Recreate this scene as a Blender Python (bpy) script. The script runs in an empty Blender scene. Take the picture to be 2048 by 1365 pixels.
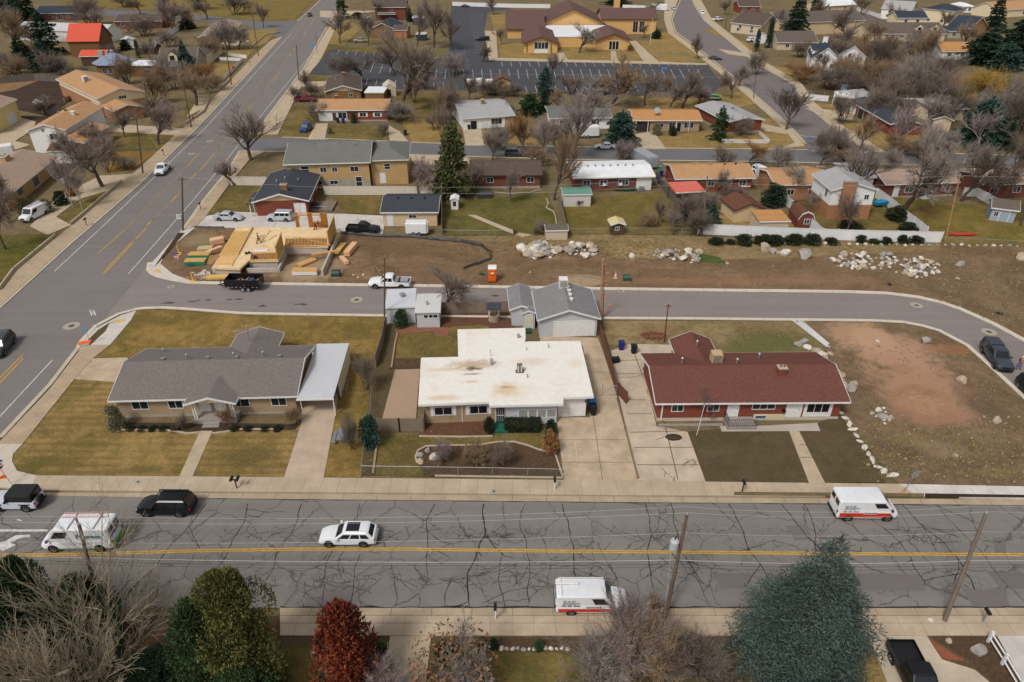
import bpy, bmesh, math, random
from mathutils import Vector, Matrix, noise as mnoise
R=random.Random(7)
sc=bpy.context.scene
COL=sc.collection
F=1400.0; CX,CY=1024.0,682.5; TH=math.radians(31.79); CH=45.95
ct,st=math.cos(TH),math.sin(TH)
def ray(x,y):
 u=(x-CX)/F; v=(y-CY)/F
 return (u, ct-v*st, -st-v*ct)
def P(x,y,z=0.0):
 d=ray(x,y); t=(z-CH)/d[2]
 return Vector((d[0]*t,d[1]*t,z))
def proj(p):
 x,y,z=p[0],p[1],p[2]-CH
 dep=y*ct-z*st; up=y*st+z*ct
 return (CX+F*x/dep, CY-F*up/dep)
def hgt(px,py,ty,z0=0.0):
 b=P(px,py,z0); d=ray(px,ty); t=b.y/d[1]
 return CH+t*d[2]-z0
def ppm(px,py,z=0.0):
 p=P(px,py,z); return F/(p.y*ct-(z-CH)*st)
def heading(a,b,z=0.0):
 d=P(*b,z)-P(*a,z); return math.atan2(d.y,d.x)
# ---------- materials
_mc={}
def lin(c): return tuple((x/12.92 if x<=.04045 else ((x+.055)/1.055)**2.4) for x in c)
def s(r,g,b): return lin((r/255,g/255,b/255))
class NT:
 def __init__(s,name):
  s.m=bpy.data.materials.new(name); s.m.use_nodes=True; s.t=s.m.node_tree; s.n=s.t.nodes; s.l=s.t.links
  s.b=s.n['Principled BSDF']; s.co=s.n.new('ShaderNodeTexCoord').outputs['Object']
 def lk(s,a,b): s.l.new(a,b)
 def mapping(s,scale,rot=0):
  m=s.n.new('ShaderNodeMapping'); m.inputs['Scale'].default_value=scale; m.inputs['Rotation'].default_value=(0,0,rot); s.lk(s.co,m.inputs[0]); return m.outputs[0]
 def noise(s,scale,detail=3,rough=.55,vec=None,dist=0):
  n=s.n.new('ShaderNodeTexNoise'); n.inputs['Scale'].default_value=scale; n.inputs['Detail'].default_value=detail; n.inputs['Roughness'].default_value=rough; n.inputs['Distortion'].default_value=dist
  s.lk(vec or s.co,n.inputs['Vector']); return n.outputs['Fac']
 def vor(s,scale,feat='F1',vec=None):
  n=s.n.new('ShaderNodeTexVoronoi'); n.feature=feat; n.inputs['Scale'].default_value=scale; s.lk(vec or s.co,n.inputs['Vector']); return n
 def ramp(s,fac,stops):
  r=s.n.new('ShaderNodeValToRGB'); e=r.color_ramp.elements
  while len(e)<len(stops): e.new(.5)
  for i,(p,c) in enumerate(stops):
   e[i].position=p; e[i].color=(*c,1) if len(c)==3 else c
  s.lk(fac,r.inputs[0]); return r.outputs['Color']
 def mr(s,fac,a,b,c=0,d=1):
  m=s.n.new('ShaderNodeMapRange'); m.inputs[1].default_value=a; m.inputs[2].default_value=b; m.inputs[3].default_value=c; m.inputs[4].default_value=d; s.lk(fac,m.inputs[0]); return m.outputs[0]
 def mix(s,fac,a,b,mode='MIX'):
  m=s.n.new('ShaderNodeMix'); m.data_type='RGBA'; m.blend_type=mode
  for sock,val in ((0,fac),(6,a),(7,b)):
   if hasattr(val,'is_output'): s.lk(val,m.inputs[sock])
   else: m.inputs[sock].default_value=val if sock==0 else ((*val,1) if len(val)==3 else val)
  return m.outputs[2]
 def math(s,op,a,b=0):
  m=s.n.new('ShaderNodeMath'); m.operation=op
  for i,v in ((0,a),(1,b)):
   if hasattr(v,'is_output'): s.lk(v,m.inputs[i])
   else: m.inputs[i].default_value=v
  return m.outputs[0]
 def sep(s,vec=None):
  m=s.n.new('ShaderNodeSeparateXYZ'); s.lk(vec or s.co,m.inputs[0]); return m.outputs
 def blob(s,col,px,py,rx,ry,st,c,k=1.8):
  p=P(px,py,0); a=abs(P(px+rx,py,0).x-p.x); b=abs(P(px,py-ry,0).y-p.y); m=s.n.new('ShaderNodeMapping'); m.inputs['Location'].default_value=(-p.x/a,-p.y/b,0); m.inputs['Scale'].default_value=(1/a,1/b,0); s.lk(s.co,m.inputs[0])
  l=s.n.new('ShaderNodeVectorMath'); l.operation='LENGTH'; s.lk(m.outputs[0],l.inputs[0]); d=s.math('ADD',l.outputs['Value'],s.math('MULTIPLY',s.math('SUBTRACT',s.noise(.45,5,.7),.5),k)); return s.mix(s.mr(d,.55,1.05,st,0),col,c)
 def bump(s,h,strength=.3,dist=.05):
  b=s.n.new('ShaderNodeBump'); b.inputs['Strength'].default_value=strength; b.inputs['Distance'].default_value=dist; s.lk(h,b.inputs['Height']); s.lk(b.outputs[0],s.b.inputs['Normal'])
 def fin(s,col,rough=.85,spec=.2,metal=0):
  if hasattr(col,'is_output'): s.lk(col,s.b.inputs['Base Color'])
  else: s.b.inputs['Base Color'].default_value=(*col,1)
  s.b.inputs['Roughness'].default_value=rough; s.b.inputs['Specular IOR Level'].default_value=spec; s.b.inputs['Metallic'].default_value=metal
  return s.m
def dk(c,k): return tuple(x*k for x in c)
def plain(name,c,rough=.6,spec=.3,metal=0,var=.12,scale=5):
 k=('plain',name)
 if k in _mc: return _mc[k]
 t=NT(name)
 n=t.noise(scale,3); n2=t.noise(scale*.12,2)
 col=t.mix(t.mr(n,.3,.7),dk(c,1-var),dk(c,1+var*.6)); col=t.mix(t.mr(n2,.3,.7,0,var*1.2),col,dk(c,.55))
 _mc[k]=t.fin(col,rough,spec,metal); return _mc[k]
def shingle(name,c,var=.34):
 k=('sh',name)
 if k in _mc: return _mc[k]
 t=NT(name)
 v=t.mapping((4,7,7)); a=t.noise(1.0,3,.7,v); b=t.noise(.5,3); f=t.noise(14,2,.6,t.mapping((.55,1,1)))
 col=t.mix(t.mr(a,.3,.7),dk(c,1-var),dk(c,1+var)); col=t.mix(t.mr(f,.35,.65,0,.6),col,dk(c,.6)); g4=t.noise(6,2,.8); col=t.mix(t.mr(g4,.5,.7,0,.5),col,dk(c,1.45)); col=t.mix(t.mr(b,.35,.7,0,.35),col,dk(c,.72))
 z=t.sep()[2]; sa=t.math('FRACT',t.math('MULTIPLY',z,11.0)); col=t.mix(t.mr(sa,.0,.3,.28,0),col,dk(c,.45))
 t.bump(f,.25,.03)
 _mc[k]=t.fin(col,.92,.12); return _mc[k]
def brick(name,c1,c2,mortar):
 k=('br',name)
 if k in _mc: return _mc[k]
 t=NT(name); xyz=t.sep(); h=t.math('ADD',xyz[0],xyz[1])
 cb=t.n.new('ShaderNodeCombineXYZ'); t.lk(h,cb.inputs[0]); t.lk(xyz[2],cb.inputs[1])
 b=t.n.new('ShaderNodeTexBrick'); b.inputs['Scale'].default_value=3.6; b.inputs['Color1'].default_value=(*c1,1); b.inputs['Color2'].default_value=(*c2,1); b.inputs['Mortar'].default_value=(*mortar,1); b.inputs['Mortar Size'].default_value=.022; b.inputs['Bias'].default_value=0
 t.lk(cb.outputs[0],b.inputs['Vector'])
 n=t.noise(.9,4); col=t.mix(t.mr(n,.3,.75,0,.4),b.outputs['Color'],dk(c1,.6))
 _mc[k]=t.fin(col,.9,.12); return _mc[k]
def siding(name,c,freq=5.0,axis=2,dark=.72,var=.08):
 k=('sd',name)
 if k in _mc: return _mc[k]
 t=NT(name); q=t.sep(); q=q[2] if axis==2 else t.math('ADD',q[0],q[1])
 sa=t.math('FRACT',t.math('MULTIPLY',q,freq)); n=t.noise(1.5,3)
 col=t.mix(t.mr(sa,0,.16,.8,0),dk(c,1),dk(c,dark)); col=t.mix(t.mr(n,.3,.75,0,.3),col,dk(c,1-var*3))
 _mc[k]=t.fin(col,.7,.25); return _mc[k]
def grass(name,dry,green,brown,gbias=.5,stripe=0,rot=0,blobs=()):
 k=('gr',name)
 if k in _mc: return _mc[k]
 t=NT(name)
 big=t.noise(.10,5,.65,None,.5); mid=t.noise(.5,5,.7,None,.8); f4=t.noise(3.2,4,.75); fine=t.noise(8,3,.75); vf=t.noise(24,2,.75)
 m=t.math('ADD',t.math('MULTIPLY',big,.5),t.math('MULTIPLY',mid,.5))
 col=t.mix(t.mr(m,gbias-.07,gbias+.07),dry,green)
 col=t.mix(t.mr(t.noise(.31,5,.7,t.mapping((1,1,1),1.1),1.0),.48,.66,0,.8),col,brown)
 for q in blobs: col=t.blob(col,*q)
 if stripe:
  w=t.math('SINE',t.math('MULTIPLY',t.math('ADD',t.sep(t.mapping((1,1,1),rot))[1],t.math('MULTIPLY',mid,.7)),stripe)); col=t.mix(t.math('MULTIPLY',t.mr(w,-.2,1,0,.6),t.mr(big,.3,.5)),col,dk(brown,.7))
 col=t.mix(t.mr(f4,.42,.68,0,.5),col,dk(brown,.85)); col=t.mix(t.mr(f4,.3,.45,.4,0),col,dk(dry,1.15)); col=t.mix(t.mr(fine,.4,.72,0,.45),col,dk(brown,.7)); col=t.mix(t.mr(vf,.5,.72,0,.6),col,dk(dry,1.4)); col=t.mix(t.mr(vf,.28,.48,.45,0),col,dk(green,.55))
 t.bump(vf,.5,.08)
 _mc[k]=t.fin(col,.95,.05); return _mc[k]
def dirt(name,a,b,c,sc_=1.0,stones=.0,tracks=None,blobs=()):
 k=('di',name)
 if k in _mc: return _mc[k]
 t=NT(name)
 n1=t.noise(.12*sc_,5,.62,None,.8); n2=t.noise(1.1*sc_,5,.7); n3=t.noise(9*sc_,4,.75)
 col=t.mix(t.mr(n1,.38,.62),a,b); col=t.mix(t.mr(n2,.45,.7,0,.8),col,c); col=t.mix(t.mr(n3,.42,.75,0,.45),col,dk(a,.62))
 if tracks is not None:
  w=t.noise(1.0,4,.6,t.mapping((.05,1.3,1),tracks)); col=t.mix(t.mr(w,.45,.62,0,.55),col,dk(b,.6))
  w=t.noise(1.7,3,.6,t.mapping((.04,1.3,1),tracks)); col=t.mix(t.mr(w,.52,.66,0,.3),col,dk(c,1.25))
 for q in blobs: col=t.blob(col,*q)
 if stones:
  v=t.vor(2.4); rr=t.n.new('ShaderNodeSeparateColor'); t.lk(v.outputs['Color'],rr.inputs[0])
  d=t.math('MULTIPLY',t.mr(v.outputs['Distance'],.1,.2,1,0),t.mr(rr.outputs[0],1-stones,1-stones+.02))
  col=t.mix(d,col,s(172,160,142))
  v=t.vor(5.0); rr=t.n.new('ShaderNodeSeparateColor'); t.lk(v.outputs['Color'],rr.inputs[0])
  d=t.math('MULTIPLY',t.mr(v.outputs['Distance'],.12,.25,1,0),t.mr(rr.outputs[0],1-stones*2.2,1-stones*2.2+.02))
  col=t.mix(d,col,s(160,146,126))
 t.bump(n3,.6,.12)
 _mc[k]=t.fin(col,.97,.04); return _mc[k]
def asphalt(name,c,rot=0,streak=.3,cracks=None):
 k=('as',name)
 if k in _mc: return _mc[k]
 t=NT(name)
 n1=t.noise(.09,4,.6); n2=t.noise(.9,4,.65); n3=t.noise(22,2,.8); st_=t.noise(1,4,.6,t.mapping((.025,.6,1),rot))
 col=t.mix(t.mr(n1,.35,.68,0,.55),c,dk(c,.74)); col=t.mix(t.mr(st_,.4,.66,0,streak),col,dk(c,1.35)); col=t.mix(t.mr(n2,.45,.75,0,.35),col,dk(c,.72)); g5=t.noise(9,3,.8); col=t.mix(t.mr(g5,.45,.7,0,.4),col,dk(c,.66)); col=t.mix(t.mr(n3,.4,.7,0,.5),col,dk(c,1.4)); col=t.mix(t.mr(n3,.3,.45,.45,0),col,dk(c,.55))
 if cracks:
  y=t.sep()[1]; msk=None
  for (yc,hw,amp) in cracks:
   q=t.math('MULTIPLY',t.mr(t.math('ABSOLUTE',t.math('SUBTRACT',y,yc)),hw*.2,hw,1,0),amp); msk=q if msk is None else t.math('MAXIMUM',msk,q)
  md=t.n.new('ShaderNodeTexNoise'); md.inputs['Scale'].default_value=1.3; md.inputs['Detail'].default_value=4; t.lk(t.co,md.inputs['Vector'])
  vm=t.n.new('ShaderNodeVectorMath'); vm.operation='MULTIPLY_ADD'; t.lk(md.outputs['Color'],vm.inputs[0]); vm.inputs[1].default_value=(.9,.9,0); t.lk(t.co,vm.inputs[2])
  msk=t.math('MULTIPLY',msk,t.mr(t.noise(.16,4,.6),.42,.6))
  for sc_,wd in ((.8,.05),(1.6,.07)):
   v=t.vor(sc_,'DISTANCE_TO_EDGE',vm.outputs[0]); col=t.mix(t.math('MULTIPLY',t.math('MULTIPLY',t.mr(v.outputs['Distance'],wd*.3,wd,.9,0),msk),t.mr(t.noise(.5,3),.3+.12*(sc_>1),.6)),col,dk(c,.3))
  v=t.vor(.22,'DISTANCE_TO_EDGE',vm.outputs[0]); col=t.mix(t.mr(v.outputs['Distance'],.004,.014,.75,0),col,dk(c,.35))
  lane=t.math('SINE',t.math('MULTIPLY',y,2.1)); col=t.mix(t.mr(lane,.2,1,0,.22),col,dk(c,.72)); col=t.mix(t.mr(t.noise(.35,5,.7,None,1),.52,.72,0,.45),col,dk(c,.68))
 t.bump(n3,.2,.02)
 _mc[k]=t.fin(col,.9,.15); return _mc[k]
def concrete(name,c,joint=0,rot=0,var=.16,off=0):
 k=('co',name)
 if k in _mc: return _mc[k]
 t=NT(name)
 n1=t.noise(.5,4,.65); n2=t.noise(3.5,4,.7); n3=t.noise(20,2,.7)
 col=t.mix(t.mr(n1,.35,.68),dk(c,1-var),dk(c,1+var*.5)); col=t.mix(t.mr(n2,.5,.78,0,.4),col,dk(c,.7)); col=t.mix(t.mr(n3,.5,.75,0,.25),col,dk(c,.7))
 if joint:
  x=t.sep(t.mapping((1,1,1),rot))[0]; q=t.math('DIVIDE',t.math('ADD',x,off),joint); fr=t.math('FRACT',q)
  fl=t.math('FLOOR',q); wn=t.n.new('ShaderNodeTexWhiteNoise'); wn.noise_dimensions='1D'; t.lk(fl,wn.inputs['W'])
  col=t.mix(t.mr(wn.outputs['Value'],0,1,0,.28),col,dk(c,.78))
  col=t.mix(t.mr(fr,.01,.03,.75,0),col,dk(c,.4))
 _mc[k]=t.fin(col,.9,.12); return _mc[k]
def leaf(name,c1,c2,c3=None):
 k=('lf',name)
 if k in _mc: return _mc[k]
 t=NT(name); g=t.n.new('ShaderNodeNewGeometry').outputs['Random Per Island']
 n=t.noise(1.2,3)
 col=t.mix(g,c1,c2); col=t.mix(t.mr(n,.4,.66,0,.7),col,c3 or dk(c1,.6))
 _mc[k]=t.fin(col,.85,.1); return _mc[k]
def glass(name='window_glass',c=(.025,.03,.035)):
 return plain(name,c,.12,.5,0,.3,1.5)
W_=plain('white_trim',(.72,.70,.67),.55); GL=glass(); GLd=glass('dark_glass',(.012,.014,.018))
BLK=plain('black_plastic',(.012,.012,.013),.55); RUB=plain('tyre_rubber',(.016,.016,.017),.85,.2); STEEL=plain('galvanised_steel',(.36,.37,.38),.45,.4,.6); ALU=plain('alloy_rim',(.42,.43,.44),.35,.5,.7)
REDL=plain('red_lamp',(.35,.015,.012),.3,.5); HEADL=plain('head_lamp',(.62,.62,.6),.15,.6)
# ---------- mesh builder
class MB:
 def __init__(s): s.v=[]; s.f=[]; s.mi=[]; s.cur=0
 def add(s,vs,fs,M=None):
  b=len(s.v)
  if M is not None: vs=[M@Vector(v) for v in vs]
  s.v+=[tuple(v) for v in vs]
  for f in fs: s.f.append(tuple(b+i for i in f)); s.mi.append(s.cur)
  return s
 def box(s,x0,y0,z0,x1,y1,z1,M=None):
  vs=[(x0,y0,z0),(x1,y0,z0),(x1,y1,z0),(x0,y1,z0),(x0,y0,z1),(x1,y0,z1),(x1,y1,z1),(x0,y1,z1)]
  return s.add(vs,[(0,3,2,1),(4,5,6,7),(0,1,5,4),(1,2,6,5),(2,3,7,6),(3,0,4,7)],M)
 def poly(s,pts,M=None): return s.add(pts,[tuple(range(len(pts)))],M)
 def prism(s,pts,z0,z1,M=None):
  n=len(pts); vs=[(p[0],p[1],z0) for p in pts]+[(p[0],p[1],z1) for p in pts]
  return s.add(vs,[tuple(range(n))[::-1],tuple(range(n,2*n))]+[(i,(i+1)%n,n+(i+1)%n,n+i) for i in range(n)],M)
 def exx(s,prof,x0,x1,M=None):   # profile in (y,z)
  n=len(prof); vs=[(x0,p[0],p[1]) for p in prof]+[(x1,p[0],p[1]) for p in prof]
  return s.add(vs,[tuple(range(n))[::-1],tuple(range(n,2*n))]+[(i,(i+1)%n,n+(i+1)%n,n+i) for i in range(n)],M)
 def exy(s,prof,y0,y1,M=None):   # profile in (x,z)
  n=len(prof); vs=[(p[0],y0,p[1]) for p in prof]+[(p[0],y1,p[1]) for p in prof]
  return s.add(vs,[tuple(range(n)),tuple(range(n,2*n))[::-1]]+[(i,n+i,n+(i+1)%n,(i+1)%n) for i in range(n)],M)
 def tube(s,pts,rad,n=6,M=None,cap=True):
  pts=[Vector(p) for p in pts]; m=len(pts)
  if not hasattr(rad,'__len__'): rad=[rad]*m
  vs=[];
  for i,p in enumerate(pts):
   d=(pts[min(i+1,m-1)]-pts[max(i-1,0)]); d=d.normalized() if d.length>1e-9 else Vector((0,0,1))
   a=Vector((0,0,1)) if abs(d.z)<.9 else Vector((1,0,0))
   e1=d.cross(a).normalized(); e2=d.cross(e1)
   for k in range(n):
    an=2*math.pi*k/n; vs.append(p+(e1*math.cos(an)+e2*math.sin(an))*rad[i])
  fs=[(i*n+k,i*n+(k+1)%n,(i+1)*n+(k+1)%n,(i+1)*n+k) for i in range(m-1) for k in range(n)]
  if cap: fs+=[tuple(range(n))[::-1],tuple(range((m-1)*n,m*n))]
  return s.add(vs,fs,M)
 def lathe(s,prof,n=12,M=None):  # (r,z)
  vs=[];m=len(prof)
  for r,z in prof:
   for k in range(n):
    a=2*math.pi*k/n; vs.append((r*math.cos(a),r*math.sin(a),z))
  fs=[(i*n+k,i*n+(k+1)%n,(i+1)*n+(k+1)%n,(i+1)*n+k) for i in range(m-1) for k in range(n)]
  fs+=[tuple(range(n))[::-1],tuple(range((m-1)*n,m*n))]
  return s.add(vs,fs,M)
 def mesh(s,name,mats,smooth=False,angle=35):
  me=bpy.data.meshes.new(name); me.from_pydata(s.v,[],s.f)
  mats=mats if isinstance(mats,(list,tuple)) else [mats]
  for m in mats: me.materials.append(m)
  if len(mats)>1: me.polygons.foreach_set('material_index',s.mi)
  if smooth:
   me.polygons.foreach_set('use_smooth',[True]*len(me.polygons)); me.set_sharp_from_angle(angle=math.radians(angle))
  me.update(); return me
 def build(s,name,mats,parent=None,smooth=False,angle=35):
  return link(name,s.mesh(name,mats,smooth,angle),parent)
def link(name,data,parent=None):
 o=bpy.data.objects.new(name,data); COL.objects.link(o)
 if parent is not None: o.parent=parent
 return o
def tag(o,label=None,cat=None,group=None,kind=None):
 if label: o['label']=label
 if cat: o['category']=cat
 if group: o['group']=group
 if kind: o['kind']=kind
 return o
def thing(name,label,cat,loc,rz=0,group=None):
 o=link(name,None); o.location=loc; o.rotation_euler=(0,0,rz); return tag(o,label,cat,group)
def struct(name,mb,mat):
 return tag(mb.build(name,mat),kind='structure')
_pk=[0]
def patch(name,mat,px,z=.05,skirt=True):
 if skirt: _pk[0]+=1; z=z+(_pk[0]%23)*.0013
 mb=MB(); pts=[P(x,y,z) for x,y in px]
 ar=sum(pts[i].x*pts[(i+1)%len(pts)].y-pts[(i+1)%len(pts)].x*pts[i].y for i in range(len(pts)))
 if ar<0: pts=pts[::-1]
 mb.poly(pts)
 if skirt:
  n=len(pts)
  for i in range(n):
   a,b=pts[i],pts[(i+1)%n]; mb.poly([a,(a.x,a.y,-.05),(b.x,b.y,-.05),b])
 return struct(name,mb,mat)
def rib(mb,pts,w,z=None):
 pts=[Vector(p) for p in pts]; L=[];n=len(pts)
 for i,p in enumerate(pts):
  d=pts[min(i+1,n-1)]-pts[max(i-1,0)]; nn=Vector((-d.y,d.x,0)); nn=nn.normalized() if nn.length>0 else Vector((1,0,0))
  ww=w[i] if hasattr(w,'__len__') else w
  L.append((p+nn*ww/2,p-nn*ww/2))
 for i in range(n-1):
  mb.poly([L[i][0],L[i][1],L[i+1][1],L[i+1][0]])
def pline(mb,px,w,z): rib(mb,[P(x,y,z) for x,y in px],w)
def subdiv(pts,step):
 out=[]
 for a,b in zip(pts,pts[1:]):
  a,b=Vector(a),Vector(b); n=max(1,int((b-a).length/step))
  out+=[a.lerp(b,i/n) for i in range(n)]
 out.append(Vector(pts[-1])); return out
def dup(root,loc=None,rz=None,scale=None,label=None,group=None):
 r=root.copy(); COL.objects.link(r)
 if loc is not None: r.location=loc
 if rz is not None: r.rotation_euler=(0,0,rz)
 if scale is not None: r.scale=scale
 if label: r['label']=label
 if group: r['group']=group
 for c in list(root.children):
  d=c.copy(); COL.objects.link(d); d.parent=r
  for g in list(c.children):
   e=g.copy(); COL.objects.link(e); e.parent=d
 return r
def text(parent,txt,size,mat,M,name='lettering',align='CENTER',bold=0):
 cu=bpy.data.curves.new('lettering','FONT'); cu.body=txt; cu.size=size; cu.align_x=align; cu.align_y='CENTER'; cu.extrude=.003; cu.offset=bold
 o=bpy.data.objects.new('tmp_lettering',cu); COL.objects.link(o)
 dg=bpy.context.evaluated_depsgraph_get(); me=bpy.data.meshes.new_from_object(o.evaluated_get(dg))
 bpy.data.objects.remove(o); me.transform(M); me.materials.clear(); me.materials.append(mat)
 return link(name,me,parent)
def TM(loc,right,up):
 r=Vector(right).normalized(); u=Vector(up).normalized(); n=r.cross(u)
 return Matrix(((r.x,u.x,n.x,loc[0]),(r.y,u.y,n.y,loc[1]),(r.z,u.z,n.z,loc[2]),(0,0,0,1)))
# ---------- camera, light
cam=bpy.data.cameras.new('camera'); co=bpy.data.objects.new('camera',cam); COL.objects.link(co); sc.camera=co
cam.sensor_width=36; cam.lens=F/2048*36; cam.clip_end=5000; cam.clip_start=.5
co.location=(0,0,CH); co.rotation_euler=(math.pi/2-TH,0,0)
w=bpy.data.worlds.new('World'); sc.world=w; w.use_nodes=True; nt=w.node_tree; bg=nt.nodes['Background']
sky=nt.nodes.new('ShaderNodeTexSky'); sky.sky_type='NISHITA'; sky.sun_disc=False
SE,SR=math.radians(52),math.radians(215)
sky.sun_elevation=SE; sky.sun_rotation=SR; sky.dust_density=3.0; sky.ozone_density=1; sky.air_density=1.0
hs=nt.nodes.new('ShaderNodeHueSaturation'); hs.inputs['Saturation'].default_value=.22
mxw=nt.nodes.new('ShaderNodeMix'); mxw.data_type='RGBA'; mxw.blend_type='MULTIPLY'; mxw.inputs[0].default_value=1; mxw.inputs[7].default_value=(.985,.99,1.0,1)
nt.links.new(sky.outputs[0],hs.inputs['Color']); nt.links.new(hs.outputs[0],mxw.inputs[6]); nt.links.new(mxw.outputs[2],bg.inputs['Color']); bg.inputs['Strength'].default_value=.12
sun=bpy.data.lights.new('sun','SUN'); sun.energy=1.95; sun.angle=math.radians(12); sun.color=(1,.985,.965)
so=bpy.data.objects.new('sun',sun); COL.objects.link(so)
sd=Vector((math.sin(SR)*math.cos(SE),math.cos(SR)*math.cos(SE),math.sin(SE))); so.rotation_euler=sd.to_track_quat('Z','Y').to_euler(); so.location=(0,0,80)
sc.view_settings.view_transform='Standard'; sc.view_settings.look='None'; sc.view_settings.exposure=0
# ---------- ground materials
DRY=s(150,122,70); GRN=s(74,84,34); BRN=s(92,74,48)
G_front=grass('lawn_grass_front',s(164,135,84),s(106,96,50),s(112,92,56),.5,stripe=6.0,blobs=[(310,735,70,45,.6,s(88,80,42)),(95,925,60,14,.75,s(64,74,36)),(60,940,40,10,.6,s(78,80,38)),(290,940,60,8,.7,s(66,74,36)),(170,890,50,10,.6,s(80,78,40)),(280,830,60,45,.55,s(86,72,40)),(490,915,60,24,.75,s(70,68,38)),(180,870,14,8,.7,s(60,72,36)),(230,820,18,8,.7,s(60,72,36)),(200,800,60,30,.4,s(184,150,98)),(390,900,70,30,.3,s(176,142,90))])
G_back=grass('lawn_grass_back',s(160,130,76),s(98,90,44),s(106,84,48),.49,blobs=[(230,670,40,25,.6,s(78,84,42)),(300,640,30,10,.6,s(84,84,44)),(320,665,45,16,.5,s(176,140,82)),(560,655,60,12,.5,s(126,110,56)),(690,900,30,50,.5,s(108,88,48))])
G_green=grass('lawn_grass_green',s(136,114,66),s(78,78,40),s(94,80,50),.49)
G_dark=grass('lawn_grass_dull',s(104,88,66),s(86,76,52),s(80,68,50),.5)
G_yel=grass('lawn_grass_yellow',s(160,132,80),s(120,108,62),s(122,100,64),.53)
G_far=grass('rough_grass',s(134,116,84),s(104,94,66),s(100,86,66),.5)
G_weed=grass('weedy_grass',s(158,136,98),s(116,104,68),s(116,94,66),.5,blobs=[(1540,685,85,30,.85,s(66,88,40)),(1480,700,60,14,.7,s(74,90,44)),(1270,505,70,18,.7,s(172,150,108)),(1320,655,60,12,.5,s(128,104,72))])
G_vivid=grass('fresh_grass',s(90,100,52),s(60,84,38),s(78,78,48),.44)
D_lot=dirt('lot_dirt',s(114,90,68),s(146,118,90),s(96,78,58),1,.07,.02,[(620,540,75,28,.8,s(164,142,112)),(1165,560,50,12,.8,s(166,146,118)),(1400,563,260,8,.5,s(146,108,82)),(820,500,120,18,.5,s(98,76,54)),(1130,530,130,10,.5,s(104,82,60)),(1650,560,160,10,.5,s(138,108,84)),(400,480,40,14,.6,s(140,128,96)),(1270,505,60,16,.7,s(168,146,106))])
D_east=dirt('lot_dirt_east',s(112,92,70),s(136,112,86),s(94,80,62),1.4,.12,None,[(1715,668,75,28,.85,s(170,136,108)),(1785,705,100,48,.9,s(174,138,112)),(1845,775,110,60,.9,s(168,130,104)),(1865,825,90,36,.85,s(156,118,94)),(1850,800,40,16,.7,s(138,98,78)),(1800,740,30,12,.5,s(150,112,88)),(1745,680,50,30,.6,s(184,146,114)),(1900,700,50,14,.5,s(160,110,74)),(1722,900,26,46,.6,s(86,90,52)),(1790,945,40,14,.5,s(96,92,56)),(1990,945,60,10,.5,s(140,120,76)),(1950,800,40,40,.5,s(88,74,58)),(1880,900,50,20,.6,s(150,128,104)),(1800,900,60,20,.5,s(98,80,62)),(1960,870,70,20,.4,s(140,120,92)),(1820,880,60,18,.5,s(134,114,78))])
D_red=dirt('reddish_dirt',s(164,126,98),s(152,114,86),s(172,138,108),1.6,.03)
D_pale=dirt('pale_gravel',s(160,138,110),s(146,122,96),s(170,152,126),2,.2)
D_bark=dirt('bark_mulch',s(92,72,56),s(80,64,50),s(112,88,66),3,.02)
D_leaf=dirt('leaf_litter',s(106,76,58),s(92,68,54),s(130,90,66),3,.02)
D_soil=dirt('dark_soil',s(76,62,52),s(66,55,47),s(92,74,58),2,.01,tracks=.5)
D_mix=dirt('yard_ground',s(96,82,60),s(84,74,52),s(110,92,66),2,.06)
A_front=asphalt('asphalt_old',s(124,118,112),0,.3,[(P(1000,1070,0).y,1.5,1),(P(1000,1165,0).y,1.5,1),(P(1000,1115,0).y,1.0,.6)]); A_av=asphalt('asphalt_avenue',s(120,113,108),-.62,.22); A_new=asphalt('asphalt_new',s(130,120,115),0,.4); A_mid=asphalt('asphalt_mid',s(108,105,105),0,.2); A_rt=asphalt('asphalt_right',s(117,108,105),-.05,.2); A_lot=asphalt('asphalt_parking',s(74,74,77),0,.2)
C_walk=concrete('pavement_concrete',s(184,164,140),1.62); C_gut=concrete('gutter_concrete',s(176,156,130),3.1,0,.2); C_tan=concrete('concrete_tan',s(183,164,138)); C_grey=concrete('concrete_grey',s(178,166,154)); C_new=concrete('concrete_new',s(200,190,178),1.8,.9,.1); C_slab=concrete('concrete_slab',s(196,188,180)); C_brownwalk=concrete('pavement_avenue',s(176,155,128),1.7,-.95)
C_stain=concrete('driveway_concrete',s(186,164,138),0,0,.24)
PAINT_Y=plain('yellow_road_paint',s(200,156,66),.8,.1,0,.3,3); PAINT_W=plain('white_road_paint',s(205,200,192),.8,.1,0,.3,3); CRK=plain('crack_tar',s(58,54,52),.9,.1); JNT=plain('joint_brown',s(104,88,70),.95,.05); PAINT_T=plain('tan_road_paint',s(186,146,84),.85,.1,0,.4,3)
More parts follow.
